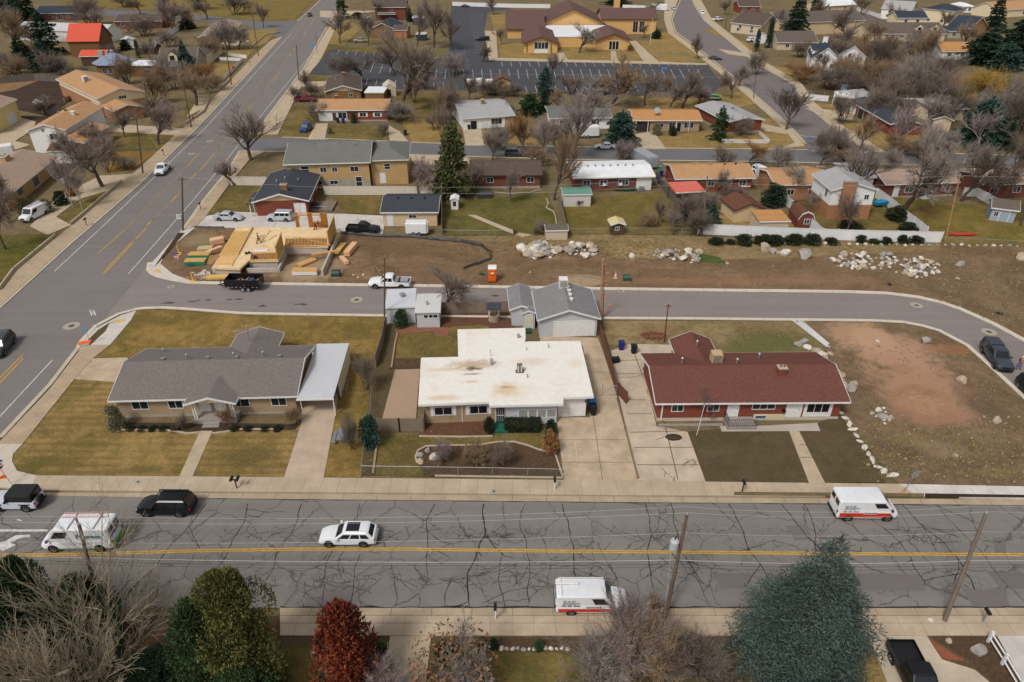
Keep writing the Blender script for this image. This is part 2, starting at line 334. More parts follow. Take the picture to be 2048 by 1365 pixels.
# ---------- terrain sheet
mb=MB(); mb.poly([(-1800,-120,-.06),(1800,-120,-.06),(1800,2600,-.06),(-1800,2600,-.06)]); struct('ground',mb,G_far)
ROAD=lambda n,m,px,z: patch(n,m,px,z,False)
front=[(-500,984),(0,984),(390,996),(800,1000),(1300,1005),(1850,1008),(2048,1011),(2600,1014),(2600,1215),(2048,1216),(1400,1217.5),(566,1216),(-500,1212)]
ROAD('front_road',A_front,front,.004)
ROAD('avenue',A_av,[(-457,1020),(-216,815),(0,616),(142,487),(277,371),(390,260),(480,165),(560,79),(595,43),(642,0),(690,-50),(735,-50),(689,0),(668,31),(639,80),(612,130),(578,178),(547,219),(500,283),(453,345),(401,410),(365,462),(300,535),(240,605),(157,696),(100,770),(0,877),(-110,984)],.010)
cs_far=[(300,526),(298,540),(304,547),(316,553),(345,560),(382,566),(446,567),(900,573),(1200,578),(1500,582),(1604,583),(1700,584.5),(1773,587),(1837,595),(1885,606),(1922,619),(1985,647),(2048,681),(2200,780)]
cs_near=[(2200,985),(2048,795),(1977,730),(1934,691),(1879,662),(1845,652),(1807,645),(1750,642),(1688,641),(1561,640),(1392,638),(1205,637),(769,632),(700,631),(560,629),(478,627),(376,619),(325,616),(290,617),(273,619),(255,624),(239,628),(191,653),(164,682),(157,696)]
ROAD('side_street',A_new,cs_far+cs_near[:-3],.016)
ROAD('side_street',A_new,[(235,606),(300,526),(300,545),(320,556),(400,568),(420,620),(376,618),(325,615),(290,615),(255,622),(200,650),(160,696)],.0135)
mid_far=[(505,278),(564,275),(700,280),(819,285),(942,290),(1300,297),(1616,300),(1733,304),(1912,308),(2048,312),(2500,322)]
mid_near=[(2500,346),(2048,336),(1716,328),(1450,323),(1143,320),(941,314),(700,306),(480,303)]
ROAD('mid_street',A_mid,mid_far+mid_near,.016)
rt_l=[(1365,-30),(1361,0),(1344,39),(1351,64),(1406,105),(1492,175),(1550,226),(1585,259),(1612,290),(1600,301)]
rt_r=[(1760,305),(1720,293),(1663,253),(1608,206),(1589,171),(1515,129),(1460,84),(1408,41),(1388,10),(1383,-30)]
ROAD('right_street',A_rt,rt_l+rt_r,.022)
ROAD('far_cross_street',A_mid,[(120,14),(191,19),(376,28),(513,44),(595,43),(562,79),(492,51),(376,40),(191,31),(120,27)],.016)
lot=[(600,150),(620,147),(640,122),(661,99),(700,103),(897,118),(899,72),(901,20),(905,5),(1022,9),(1020,18),(975,25),(969,60),(978,121),(1300,128),(1414,129),(1445,168),(1421,191),(1289,191),(1058,184),(771,177),(690,163),(665,150)]
ROAD('car_park',A_lot,lot,.016)
# ---------- kerbs and gutters
KERB=concrete('kerb_concrete',s(188,174,152),3.0,0,.12); KN=concrete('kerb_new',s(204,192,174),3.0,0,.1)
def kerb(name,px,w=.32,h=.11,mat=KERB,step=2.0):
 pts=[P(x,y,0) for x,y in px]; mb=MB(); n=len(pts); A=[];B=[]
 for i,p in enumerate(pts):
  d=pts[min(i+1,n-1)]-pts[max(i-1,0)]; q=Vector((-d.y,d.x,0)).normalized()*w/2; A.append(p+q);B.append(p-q)
 up=Vector((0,0,h))
 for i in range(n-1):
  mb.poly([A[i]+up,B[i]+up,B[i+1]+up,A[i+1]+up]); mb.poly([B[i],B[i+1],B[i+1]+up,B[i]+up]); mb.poly([A[i+1],A[i],A[i]+up,A[i+1]+up])
 return struct(name,mb,mat)
kerb('kerb',cs_far,.75,.09,KN); kerb('kerb',cs_near,.55,.09,KN)
kerb('kerb',mid_far[1:7],.4); kerb('kerb',mid_far[7:],.4); kerb('kerb',mid_near,.4)
kerb('kerb',rt_l[:-1],.5); kerb('kerb',rt_r[1:],.5)
avl=[(-216,815),(0,616),(142,487),(277,371),(390,260),(480,165),(560,79)]
kerb('kerb',avl,.5,.1); kerb('kerb',[(595,43),(642,0),(690,-50)],.5,.1)
kerb('kerb',[(735,-50),(689,0),(668,31),(639,80),(612,130),(578,178),(547,219),(512,268)],.5,.1); kerb('kerb',[(480,303),(453,345),(401,410),(365,462),(300,535)],.5,.1)
kerb('kerb',[(157,696),(100,770),(0,877)],.5,.1)
patch('gutter',C_gut,[(-60,968),(0,980),(70,985),(390,986),(800,989),(1300,994),(1850,998),(2600,1003),(2600,1014),(2048,1011),(1850,1008),(1300,1005),(800,1000),(390,996),(0,990),(-60,984)],.03)
patch('gutter',C_gut,[(560,1216),(1400,1217.5),(2100,1216),(2100,1231),(560,1231)],.03)
patch('pavement',concrete('pavement_corner',s(198,184,166),2.2,.5,.08),[(45,888),(26,908),(24,922),(34,942),(72,951),(60,980),(0,974),(-60,958),(-60,925),(-20,905),(-5,888)],.13)
patch('pavement',C_walk,[(72,951),(390,953),(800,957),(1127,960),(1321,962),(1446,964),(1797,968),(1836,993),(1300,991),(800,986),(390,983),(60,980)],.13)
patch('pavement',concrete('pavement_fresh',s(206,198,188),1.7),[(1797,968),(2048,973),(2400,981),(2400,1001),(2048,997),(1836,993)],.13)
patch('verge',G_far,[(1468,984),(1848,987),(1848,993.5),(1468,990.5)],.15)
patch('verge',D_soil,[(1850,987),(2048,990),(2300,994),(2300,999.5),(2048,995.5),(1850,993.5)],.15)
patch('pavement',C_brownwalk,[(220,690),(188,715),(149,758),(45,888),(-5,888),(100,777),(157,703),(163,690)],.12)
patch('pavement',C_new,[(273,621),(262,640),(220,690),(163,690),(166,684),(192,656),(241,631)],.12)
patch('verge',D_mix,[(219,646),(211,662),(181,690),(168,688),(196,660)],.14)
patch('pavement',C_walk,[(560,1232),(2100,1232),(2100,1246),(560,1246)],.13)
patch('pavement',C_walk,[(560,1247),(2100,1247),(2100,1271),(1300,1271),(560,1271)],.13)
patch('pavement',C_brownwalk,[(-216,800),(0,579),(29,540),(142,452),(266,347),(351,270),(441,182),(506,114),(540,82),(566,72),(560,80),(478,163),(388,258),(275,369),(140,485),(-2,614),(-200,796)],.12)
mb=MB(); pline(mb,[(-150,735),(0,597),(60,550),(160,462),(250,381),(330,308),(400,240)],.7,.125); struct('verge',mb,D_mix)
patch('pavement',C_new,[(391,455),(330,505),(321,528),(345,548),(384,562),(350,559),(318,551),(304,543),(302,527),(366,463),(378,452)],.12)
patch('verge',D_soil,[(356,466),(370,466),(317,526),(309,533)],.14)
patch('pavement',C_brownwalk,[(367,461),(378,452),(391,455),(413,431),(463,362),(500,318),(530,303),(481,304),(455,345),(403,410)],.12)
patch('pavement',C_tan,[(514,268),(549,219),(580,178),(614,130),(641,80),(668,40),(680,36),(655,92),(640,122),(618,148),(603,172),(578,222),(556,268)],.12)
for pxs in ([(1330,-10),(1328,39),(1336,66),(1395,110),(1478,178),(1535,228),(1570,262),(1590,285),(1560,297),(1610,292),(1583,259),(1548,226),(1490,175),(1404,106),(1349,65),(1342,39),(1356,0)],[(1383,0),(1390,10),(1410,41),(1462,84),(1517,129),(1591,171),(1610,206),(1665,253),(1722,293),(1752,304),(1770,303),(1690,254),(1630,206),(1604,168),(1532,125),(1476,81),(1424,39),(1402,0)]): patch('pavement',C_tan,pxs,.12)
# ---------- driveways, paths
def drive(px,m=C_tan,z=.07,n='driveway'): return patch(n,m,px,z)
drive([(186,717),(255,715),(262,765),(227,764),(149,758)],C_stain)
drive([(612,705),(690,705),(668,845),(647,957),(568,955),(603,845)],concrete('drive_pink',s(186,164,142)))
drive([(400,862),(425,862),(385,953),(359,952)],C_tan,.075,'path')
drive([(1113,835),(1180,835),(1182,795),(1166,690),(1080,690),(1080,672),(1196,676),(1205,700),(1232,785),(1278,962),(1128,960)],C_stain)
drive([(1222,702),(1260,688),(1345,690),(1356,718),(1285,735),(1313,852),(1375,864),(1411,963),(1275,962),(1233,770)],concrete('drive_old',s(190,172,150),0,0,.2))
drive([(1578,862),(1598,862),(1650,966),(1618,966)],C_tan,.075,'path')
drive([(1440,852),(1500,853),(1634,846),(1641,862),(1443,863)],C_grey,.1,'path')
drive([(781,740),(840,736),(832,836),(765,836)],brick('paver_brick',s(198,170,142),s(184,154,126),s(150,126,104)),.07,'patio')
drive([(790,655),(896,655),(896,672),(870,672),(870,663),(792,668)],brick('red_pavers',s(146,98,78),s(124,84,68),s(100,80,66)),.08,'patio')
drive([(400,434),(470,424),(530,426),(690,428),(772,432),(765,470),(680,464),(560,458),(455,455),(388,458)],C_slab)
drive([(780,1271),(862,1271),(850,1380),(770,1380)],C_tan)
drive([(1736,1271),(1853,1271),(1884,1319),(1950,1340),(2010,1390),(1785,1390)],concrete('drive_near',s(188,172,150)))
drive([(1994,1271),(2100,1271),(2100,1390),(2060,1390)],C_slab)
drive([(1855,1272),(1880,1290),(1930,1322),(1885,1318)],brick('brick_path',s(150,88,66),s(130,76,58),s(110,80,66)),.08,'path')
drive([(60,452),(118,392),(200,352),(266,348),(234,376),(160,398),(112,434),(142,450),(96,470)],C_tan)
drive([(0,262),(45,236),(72,244),(62,262),(30,282),(60,290),(0,310)],C_tan)
drive([(210,262),(215,248),(372,257),(352,270),(222,263)],C_tan); drive([(398,196),(432,198),(412,214),(372,235)],C_tan)
for a in ([(633,247),(656,247),(650,279),(615,279)],[(776,250),(800,264),(820,286),(780,286)],[(925,258),(963,258),(968,291),(932,291)],[(1268,270),(1306,262),(1332,298),(1288,298)],[(1612,217),(1712,222),(1704,241),(1648,234)],[(1470,250),(1520,246),(1590,262),(1570,268)],[(1436,98),(1530,112),(1525,118),(1455,108)],[(1540,335),(1650,332),(1640,350),(1560,365),(1520,350)],[(1340,330),(1395,325),(1400,335),(1345,340)],[(1900,335),(2048,340),(2048,352),(1910,352)],[(818,309),(940,316),(938,328),(830,330)],[(605,163),(655,163),(648,172),(598,174)],[(640,22),(760,22),(700,30),(690,38),(640,34)],[(430,60),(480,75),(500,83),(470,92),(420,78)]): drive(a)
drive([(935,430),(950,430),(1000,450),(1040,466),(1065,470),(1045,474),(1010,462)],C_tan,.07,'path')
drive([(969,62),(992,62),(996,116),(1300,123),(1414,127),(1414,130),(1300,128),(978,121)],C_tan,.07,'path')
drive([(1258,82),(1272,82),(1318,124),(1288,124)],C_tan,.075,'path'); drive([(1222,102),(1231,102),(1236,122),(1222,122)],C_tan,.075,'path'); drive([(1112,100),(1124,100),(1136,121),(1118,121)],C_tan,.075,'path')
# ---------- lawns and beds
def lawn(px,m,z=.05,n='lawn'): return patch(n,m,px,z)
lawn([(149,759),(227,763),(262,765),(240,850),(600,850),(603,845),(568,954),(390,952),(72,950),(34,941),(24,922),(26,908)],G_front)
lawn([(273,622),(290,620),(325,619),(376,622),(478,630),(700,634),(768,636),(742,780),(722,955),(648,956),(668,845),(690,705),(250,714),(188,715),(220,690),(262,640)],G_back)
lawn([(772,640),(795,655),(790,740),(765,835),(757,870),(745,950),(722,950),(735,830),(745,720)],D_mix,.06,'planting_bed')
lawn([(792,668),(870,664),(915,650),(965,645),(985,660),(916,662),(916,716),(786,716)],G_green)
lawn([(883,622),(1020,625),(1030,665),(960,650),(885,655)],D_leaf,.06,'planting_bed')
lawn([(784,718),(845,718),(842,738),(780,740)],D_bark,.06,'planting_bed')
lawn([(757,871),(1100,866),(1128,958),(745,950)],G_green)
lawn([(842,840),(990,840),(990,873),(838,874)],D_leaf,.06,'planting_bed')
bed=[(834,928),(831,915),(836,902),(852,894),(895,892),(930,892),(963,891),(985,887),(1000,885),(1028,885),(1055,892),(1075,900),(1092,904),(1110,908),(1126,957),(870,953),(850,950)]
lawn(bed,D_bark,.065,'planting_bed')
lawn([(233,845),(600,848),(590,860),(450,862),(430,866),(400,864),(380,866),(330,858),(235,858),(215,852),(218,835)],D_soil,.06,'planting_bed')
lawn([(1375,864),(1440,858),(1578,862),(1618,965),(1411,963)],G_dark)
lawn([(1598,862),(1680,828),(1692,845),(1772,964),(1650,966)],G_dark)
lawn([(1205,642),(1615,643),(1650,700),(1640,720),(1300,722),(1260,690),(1215,690)],G_weed)
lawn([(1600,648),(1688,643),(1807,648),(1846,655),(1879,665),(1934,694),(1977,733),(2048,800),(2250,1010),(2048,972),(1797,967),(1690,842),(1655,705)],D_east,.05,'bare_lot')
lot_n=[(391,457),(330,505),(321,530),(345,548),(382,562),(446,564),(900,570),(1200,575),(1604,580),(1700,581),(1773,584),(1837,592),(1885,602),(1922,614),(1985,642),(2048,676),(2400,800),(2400,560),(2048,492),(1880,488),(1400,474),(1240,470),(1090,470),(880,476),(760,472),(680,466),(455,457)]
lawn(lot_n,D_lot,.05,'bare_lot')
lawn([(880,474),(1090,470),(1240,470),(1400,474),(1640,482),(1880,488),(1880,500),(1600,515),(1420,520),(1330,505),(1220,500),(1040,486),(960,482)],G_weed,.056,'grass')
lawn([(1390,505),(1440,515),(1452,528),(1400,525)],G_vivid,.058,'grass')
lawn([(1640,520),(1880,505),(2048,520),(2400,600),(2400,800),(2048,660),(1960,630),(1880,590),(1760,560)],D_east,.056,'bare_dirt')
lawn([(455,470),(680,472),(700,560),(470,558)],D_lot,.052,'bare_dirt')
lawn([(464,368),(528,372),(512,405),(503,428),(413,431)],G_green)
lawn([(665,392),(765,392),(760,430),(690,426)],G_green)
lawn([(893,405),(1095,385),(1115,440),(1120,470),(885,470)],grass('yard_grass_a',s(118,106,58),s(74,80,36),s(92,80,50),.5))
lawn([(1125,400),(1320,385),(1355,440),(1395,468),(1140,470)],grass('yard_grass_b',s(134,112,60),s(92,88,42),s(102,86,54),.5))
lawn([(1360,420),(1430,430),(1580,440),(1600,470),(1400,464)],G_yel)
lawn([(1590,395),(1780,395),(1850,465),(1640,460)],G_green)
lawn([(1780,392),(1985,415),(2100,430),(2150,500),(1880,487),(1850,465)],grass('yard_grass_c',s(140,118,62),s(88,88,40),s(106,88,54),.5))
lawn([(565,213),(632,213),(622,276),(560,272)],G_green); lawn([(657,250),(772,254),(762,282),(655,279)],G_green)
lawn([(775,192),(905,185),(885,235),(790,242)],G_green); lawn([(800,240),(890,236),(880,284),(825,284)],G_yel)
lawn([(964,260),(1070,262),(1078,294),(972,291)],grass('tan_lawn',s(160,132,84),s(122,108,62),s(124,100,64),.6))
lawn([(1308,274),(1420,262),(1500,270),(1596,264),(1612,296),(1560,299),(1335,298)],G_yel)
lawn([(1500,232),(1548,238),(1560,250),(1520,250)],G_yel); lawn([(1280,192),(1420,193),(1500,180),(1530,205),(1480,215),(1290,215)],G_yel)
lawn([(1660,243),(1740,248),(1830,268),(1912,283),(1918,306),(1770,303)],G_yel); lawn([(1630,206),(1700,212),(1705,220),(1640,215)],G_yel)
lawn([(996,84),(1110,90),(1290,92),(1300,122),(1000,116)],G_yel); lawn([(1275,82),(1390,92),(1415,124),(1320,124)],G_yel); lawn([(980,30),(1010,30),(1010,80),(994,80)],G_yel); lawn([(1300,60),(1340,66),(1392,108),(1300,90)],G_yel)
lawn([(645,86),(700,95),(895,100),(896,116),(700,102),(660,98),(625,140),(620,138)],G_green); lawn([(612,150),(660,156),(655,164),(608,162)],G_green)
lawn([(150,-45),(600,-45),(625,0),(590,38),(513,41),(376,25),(191,14),(120,10)],grass('field_grass',s(140,116,64),s(112,102,56),s(108,90,54),.5))
lawn([(0,168),(140,152),(190,166),(96,232),(0,212)],D_soil,.055,'garden_plot'); lawn([(0,150),(100,152),(30,180),(0,185)],dirt('tan_soil',s(150,116,84),s(134,102,74),s(116,90,66),2,0),.058,'garden_plot')
lawn([(40,232),(96,234),(200,206),(220,232),(130,262),(60,245)],D_soil,.054,'garden_plot')
lawn([(140,196),(190,166),(250,165),(230,190),(190,205)],G_yel)
lawn([(-60,470),(110,468),(29,541),(-60,610)],grass('corner_lawn',s(122,106,56),s(66,76,30),s(84,76,40),.5)); lawn([(110,436),(190,390),(240,372),(215,398),(145,450)],G_green)
lawn([(222,264),(352,272),(316,300),(214,302)],G_green); lawn([(225,304),(313,304),(272,336),(215,346)],grass('leafy_lawn',s(140,110,58),s(108,90,46),s(122,88,46),.55)); lawn([(362,205),(420,200),(402,224),(372,232)],G_green)
lawn([(495,62),(558,58),(530,88),(506,98)],G_yel); lawn([(415,125),(470,130),(455,165),(420,168)],G_yel); lawn([(460,95),(510,98),(490,120),(440,115)],G_yel)
lawn([(650,50),(700,40),(720,60),(690,90),(655,88)],G_yel); lawn([(1405,60),(1440,60),(1520,100),(1510,118),(1470,84)],G_yel); lawn([(1525,128),(1590,140),(1600,165),(1575,158)],G_yel)
lawn([(1690,110),(1850,105),(1840,150),(1720,160)],grass('orchard_grass',s(132,112,66),s(96,88,48),s(92,80,56),.52))
lawn([(1600,165),(2100,165),(2100,300),(1900,270),(1850,200),(1650,200)],D_mix,.052,'rough_ground')
lawn([(560,1271),(2100,1271),(2100,1480),(560,1480)],D_mix,.045,'ground_cover')
lawn([(-300,1232),(562,1232),(562,1480),(-300,1480)],D_bark,.05,'ground_cover')
lawn([(990,1306),(1110,1305),(1150,1315),(1190,1345),(1200,1400),(980,1400)],G_green,.06); lawn([(1600,1271),(1735,1271),(1785,1390),(1600,1390)],G_yel,.06); lawn([(560,1300),(640,1280),(640,1390),(560,1390)],G_green,.06)
lawn([(1000,1276),(1130,1278),(1140,1298),(1000,1298)],D_bark,.065,'planting_bed'); lawn([(1862,1271),(1985,1271),(2050,1390),(2010,1390),(1940,1322)],D_bark,.06,'planting_bed')
# ---------- painted markings
mb=MB()
yl=[(-200,1113),(0,1111),(156,1109),(390,1102),(586,1099),(800,1098.5),(1098,1102.5),(1400,1105),(1665,1107.5),(2048,1110),(2400,1112)]
pline(mb,[(x,y-1.9) for x,y in yl],.13,.012); pline(mb,[(x,y+1.9) for x,y in yl],.13,.012)
struct('road_marking',mb,PAINT_Y)
mb=MB()
for a in ([(0,756),(46,709)],[(0,766),(46,717)],[(195,508),(248,461)],[(206,546),(264,484)],[(208,548),(266,487)],[(272,478),(292,458)],[(294,450),(310,436)],[(342,405),(354,391)],[(382,357),(392,347)],[(401,340),(427,310)],[(435,300),(447,288)],[(375,332),(396,309)],[(490,225),(505,206)],[(520,192),(530,180)],[(545,165),(560,145)],[(575,115),(590,97)],[(600,80),(614,62)],[(620,50),(640,22)]): pline(mb,a,.17,.018)
struct('road_marking',mb,PAINT_Y)
mb=MB()
for a in ([(248,461),(375,332)],[(396,309),(470,232),(560,110),(640,0)],[(264,484),(401,340)],[(427,310),(480,248),(580,110),(655,0)]): pline(mb,a,.10,.018)
struct('road_marking',mb,PAINT_T)
mb=MB()
for a in ([(109,543),(200,458),(300,363),(407,260),(500,158),(583,67)],[(256,549),(369,421),(448,327),(530,222),(580,160),(629,102),(660,50)],[(-80,925),(0,833),(105,720)]): pline(mb,subdiv([(x,y,0) for x,y in a],40) and a,.14,.018)
for x0,x1,ya,yb in ((-60,95,1059,1062),): mb.poly([P(x0,ya,.012),P(x0,yb+2,.012),P(x1,yb+1.5,.012),P(x1,ya,.012)])
mb.poly([P(*q,.012) for q in ((60,1070),(60,1074.5),(42,1076),(32,1070.5))]); mb.poly([P(*q,.012) for q in ((42,1076),(32,1070.5),(8,1084),(20,1086))]); mb.poly([P(*q,.012) for q in ((8,1084),(20,1086),(32,1090),(4,1103),(-12,1088))])
mb.poly([P(*q,.012) for q in ((32,1039),(40,1039),(45,1043),(38,1042))])
struct('road_marking',mb,PAINT_W)
mb=MB()
for i in range(22):
 x=1003+i*18.2; pline(mb,[(x,124),(x+2+i*.35,133)],.12,.03)
for i in range(27):
 x=928+i*18.0; k=.2+max(0,(x-1000))*.0003;
 pline(mb,[(x-1,139),(x+1+max(0,(x-980)*.022),158)],.12,.03)
for i in range(20):
 x=1010+i*20; pline(mb,[(x,172),(x+4+i*.25,185)],.12,.03)
pline(mb,[(928,148),(1180,150),(1440,155)],.12,.03); pline(mb,[(690,131),(830,140),(892,146)],.12,.03)
for i in range(13): x=679+i*17.6; y=100+i*1.35; pline(mb,[(x,y),(x-5+i*.35,y+8)],.12,.03)
for i in range(12): x=694+i*18; y=121+i*1.7; pline(mb,[(x,y),(x-10+i*.7,y+19)],.12,.03)
for i in range(9): x=735+i*19; y=158+i*1; pline(mb,[(x,y),(x-3+i*.3,y+12)],.12,.03)
for i in range(26):
 y=28+i*3.1; k=(y-28)/90; pline(mb,[(938+k*14,y),(966+k*9,y)],.12,.03)
struct('parking_marking',mb,PAINT_W)
mb=MB(); mb.poly([P(x,y,.03) for x,y in ((1322,135),(1332,135),(1336,139),(1325,139))]); mb.poly([P(x,y,.03) for x,y in ((1615,275),(1625,275),(1628,279),(1617,279))]); struct('parking_marking',mb,plain('blue_paint',s(52,104,176),.8))
mb=MB(); pline(mb,[(1594,271),(1715,283)],.6,.03); pline(mb,[(1622,302),(1735,305)],.9,.03); struct('road_marking',mb,plain('pale_concrete_band',s(160,150,142),.9))
mb=MB()
for a in ([(1209,520),(1212,600),(1208,640)],):
 for q in range(14):
  x=1213+R.uniform(-5,5); y=530+q*8; p=P(x,y,.07 if y<577 else .03); mb.poly([p+Vector((R.uniform(.2,.5)*math.cos(k*1.2),R.uniform(.1,.3)*math.sin(k*1.2),0)) for k in range(5)])
struct('road_marking',mb,plain('orange_survey_paint',s(206,112,72),.9))
for q in ([(229,641),(247,638),(252,642),(233,646)],[(313,538),(322,541),(322,547),(311,545)]): patch('tactile_paving',plain('yellow_tactile',s(206,172,92),.8),q,.135)
# ---------- cracks in the front road and driveways
mb=MB()
def crack(p,ang,L,wid,z,wob=.5,br=.12,dep=0):
 pts=[Vector(p)]; a=ang; st_=.35; ws=[]
 n=int(L/st_)
 for i in range(n):
  a+=R.gauss(0,wob*.35); a+=(ang-a)*.25
  pts.append(pts[-1]+Vector((math.cos(a),math.sin(a),0))*st_)
  if dep<2 and R.random()<br: crack(pts[-1],a+R.choice((-1,1))*R.uniform(.5,1.3),R.uniform(.6,L*.4 if dep==0 else 1.2),wid*.7,z,wob,br*.7,dep+1)
 ws=[wid*R.uniform(.5,1.3) for _ in pts]
 if len(pts)>1: rib(mb,[(q.x,q.y,z) for q in pts],[q*1.25 for q in ws])
zc=.0085
far_y=P(1000,1003,0).y; near_y=P(1000,1216,0).y
for px,tilt,w in ((28,-.35,.04),(150,-.3,.04),(415,-.45,.07),(498,-.1,.08),(605,.05,.06),(720,-.05,.05),(870,-.1,.06),(968,.12,.1),(1050,.1,.06),(1125,.35,.07),(1290,.1,.07),(1340,.25,.07),(1455,.2,.07),(1560,.35,.08),(1605,.2,.07),(1700,.2,.07),(1800,.3,.08),(1870,.35,.05),(1990,.25,.07),(2060,.2,.07)):
 p=P(px,1003,0); crack((p.x,far_y-.3,zc),-math.pi/2+tilt*.6,(far_y-near_y)*R.uniform(.72,1.0),w,zc,.5,.1)
for px in (-60,230,640,700,790,890,1010,1180,1250,1420):
 p=P(px,1216,0); crack((p.x,near_y+.1,zc),math.pi/2+R.uniform(-.3,.3),R.uniform(3,7),.05,zc,.5,.12)
for px,py in [(560,1068),(620,1068),(690,1072),(800,1068),(880,1065),(930,1068),(980,1070),(1010,1070),(1160,1085),(1200,1078),(1260,1075),(1300,1080),(1560,1085),(1700,1085),(1760,1090),(540,1175),(620,1170),(680,1165),(760,1155),(800,1155),(860,1160),(900,1160),(960,1165),(1040,1170),(1080,1160),(1000,1130),(1100,1120),(1180,1130),(1330,1120),(1380,1150),(1500,1100),(1640,1080),(1850,1085),(1980,1090)]:
 for k in range(4):
  p=P(px+R.uniform(-25,25),py+R.uniform(-7,7),0); crack((p.x,p.y,zc),R.choice((0,math.pi))+R.gauss(0,.55),R.uniform(.8,2.6),.035,zc,.8,.35)
for y in (1217,):
 pts=subdiv([P(560,y-1.5,0),P(2300,y-2,0)],1.0); rib(mb,[(q.x,q.y+R.uniform(-.08,.08),zc) for q in pts],[R.uniform(.05,.28) for _ in pts])
pts=subdiv([P(380,998,0),P(1300,1006,0),P(2048,1012,0)],1.2); rib(mb,[(q.x,q.y+R.uniform(-.04,.04),zc) for q in pts],[R.uniform(.02,.14) for _ in pts])
struct('road_crack',mb,CRK)
mb=MB()
for q in ([(1570,1052),(1615,1050),(1625,1080),(1590,1082)],[(1705,1146),(1840,1149),(1850,1182),(1722,1181)],[(1975,1145),(2120,1147),(2130,1178),(2000,1178)],[(1430,1147),(1500,1147),(1500,1178),(1440,1178)],[(1925,1178),(2010,1178),(2020,1213),(1945,1213)],[(1985,1075),(2010,1075),(2012,1108),(1992,1108)]): mb.poly([P(x,y,.0065) for x,y in q])
struct('road_patch',mb,asphalt('asphalt_patch',s(112,104,100),0,.15))
mb=MB()
for q,n in (((400,652),8),((740,1155),5)):
 pass
zo=0
for cx_,cy_ in ((330,606),(350,605),(385,603),(410,600),(470,600),(530,612),(600,610),(840,605),(985,592),):
 for k in range(3):
  zo+=.0006; p=P(cx_+R.uniform(-12,12),cy_+R.uniform(-1.5,1.5),(.018 if cy_<700 else .0075)+zo); a=R.uniform(.25,.6); mb.poly([p+Vector((a*R.uniform(.6,1.5)*math.cos(j*.785),a*.4*R.uniform(.5,1.2)*math.sin(j*.785),0)) for j in range(8)])
struct('oil_stain',mb,plain('oil_stain',s(78,72,70),.8))
def manhole(x,y,r=1.0,z=.03,inner=True,c=C_new):
 mb=MB(); p=P(x,y,z); mb.poly([p+Vector((r*math.cos(k*math.pi/10),r*math.sin(k*math.pi/10),0)) for k in range(20)]); o=struct('manhole_collar',mb,plain('collar_concrete',s(166,156,140),.9))
 mb=MB(); p=P(x,y,z+.006); mb.poly([p+Vector((r*.38*math.cos(k*math.pi/8),r*.38*math.sin(k*math.pi/8),0)) for k in range(16)]); struct('manhole_cover',mb,plain('cast_iron',s(92,82,74),.7))
for q in ((143,652,1.0,.024),(713,600,.85,.03),(342,574,.5,.03),(1833,611,.8,.03),(1978,664,.9,.03),(1242,582,.5,.03),(420,283,.8,.02),(383,308,.7,.02),(276,964,.35,.14),(988,983,.35,.14),): manhole(*q[:2],q[2],q[3])
mb=MB()
def J(px,z=.078,w=.05): pline(mb,px,w,z)
for a in ([(1181,795),(1205,960)],[(1118,880),(1185,880),(1250,880)],[(1122,925),(1268,925)],[(1182,792),(1238,790)],[(1176,745),(1222,745)],[(596,880),(660,880)],[(588,905),(655,905)],[(580,935),(650,935)],[(392,890),(415,890)],[(380,915),(402,915)],[(215,757),(240,720)],[(178,745),(250,745)]): J(a)
for a in ([(1262,690),(1300,790),(1330,850),(1356,960)],[(1228,722),(1282,720)],[(1232,748),(1284,748)],[(1245,800),(1290,800)],[(1253,828),(1304,828)],[(1260,865),(1375,862)],[(1268,895),(1385,895)],[(1274,930),(1398,930)],[(1599,890),(1612,890)],[(1600,915),(1632,915)]): J(a,.08,.09)
for a in ([(560,430),(545,458)],[(600,428),(592,460)],[(640,428),(634,462)],[(715,432),(720,468)],[(1810,1271),(1870,1390)],[(1750,1300),(1880,1318)],[(1765,1330),(1900,1330)]): J(a,.078,.05)
struct('slab_joint',mb,JNT)  # slab joints carry one dark brown colour
mb=MB()
for k in range(26):
 x,y=R.uniform(1240,1390),R.uniform(705,955)
 if 1222+(y-700)*.22+12<x<1290+(y-700)*.44: p=P(x,y,0); crack((p.x,p.y,.098),R.uniform(0,6.28),R.uniform(1,3.5),.05,.098,.8,.15)
struct('slab_crack',mb,plain('dark_crack',s(96,82,68),.95))
mb=MB()
for a,b in (((1165,690),(1215,800)),((1215,800),(1220,880)),((1215,900),(1270,950)),((620,850),(612,930)),((1150,880),(1150,930))):
 p,q=P(*a,0),P(*b,0); d=q-p; crack((p.x,p.y,.0785),math.atan2(d.y,d.x),d.length,.04,.0785,.5,.05)
struct('slab_crack',mb,plain('pale_crack_filler',s(206,190,164),.9))
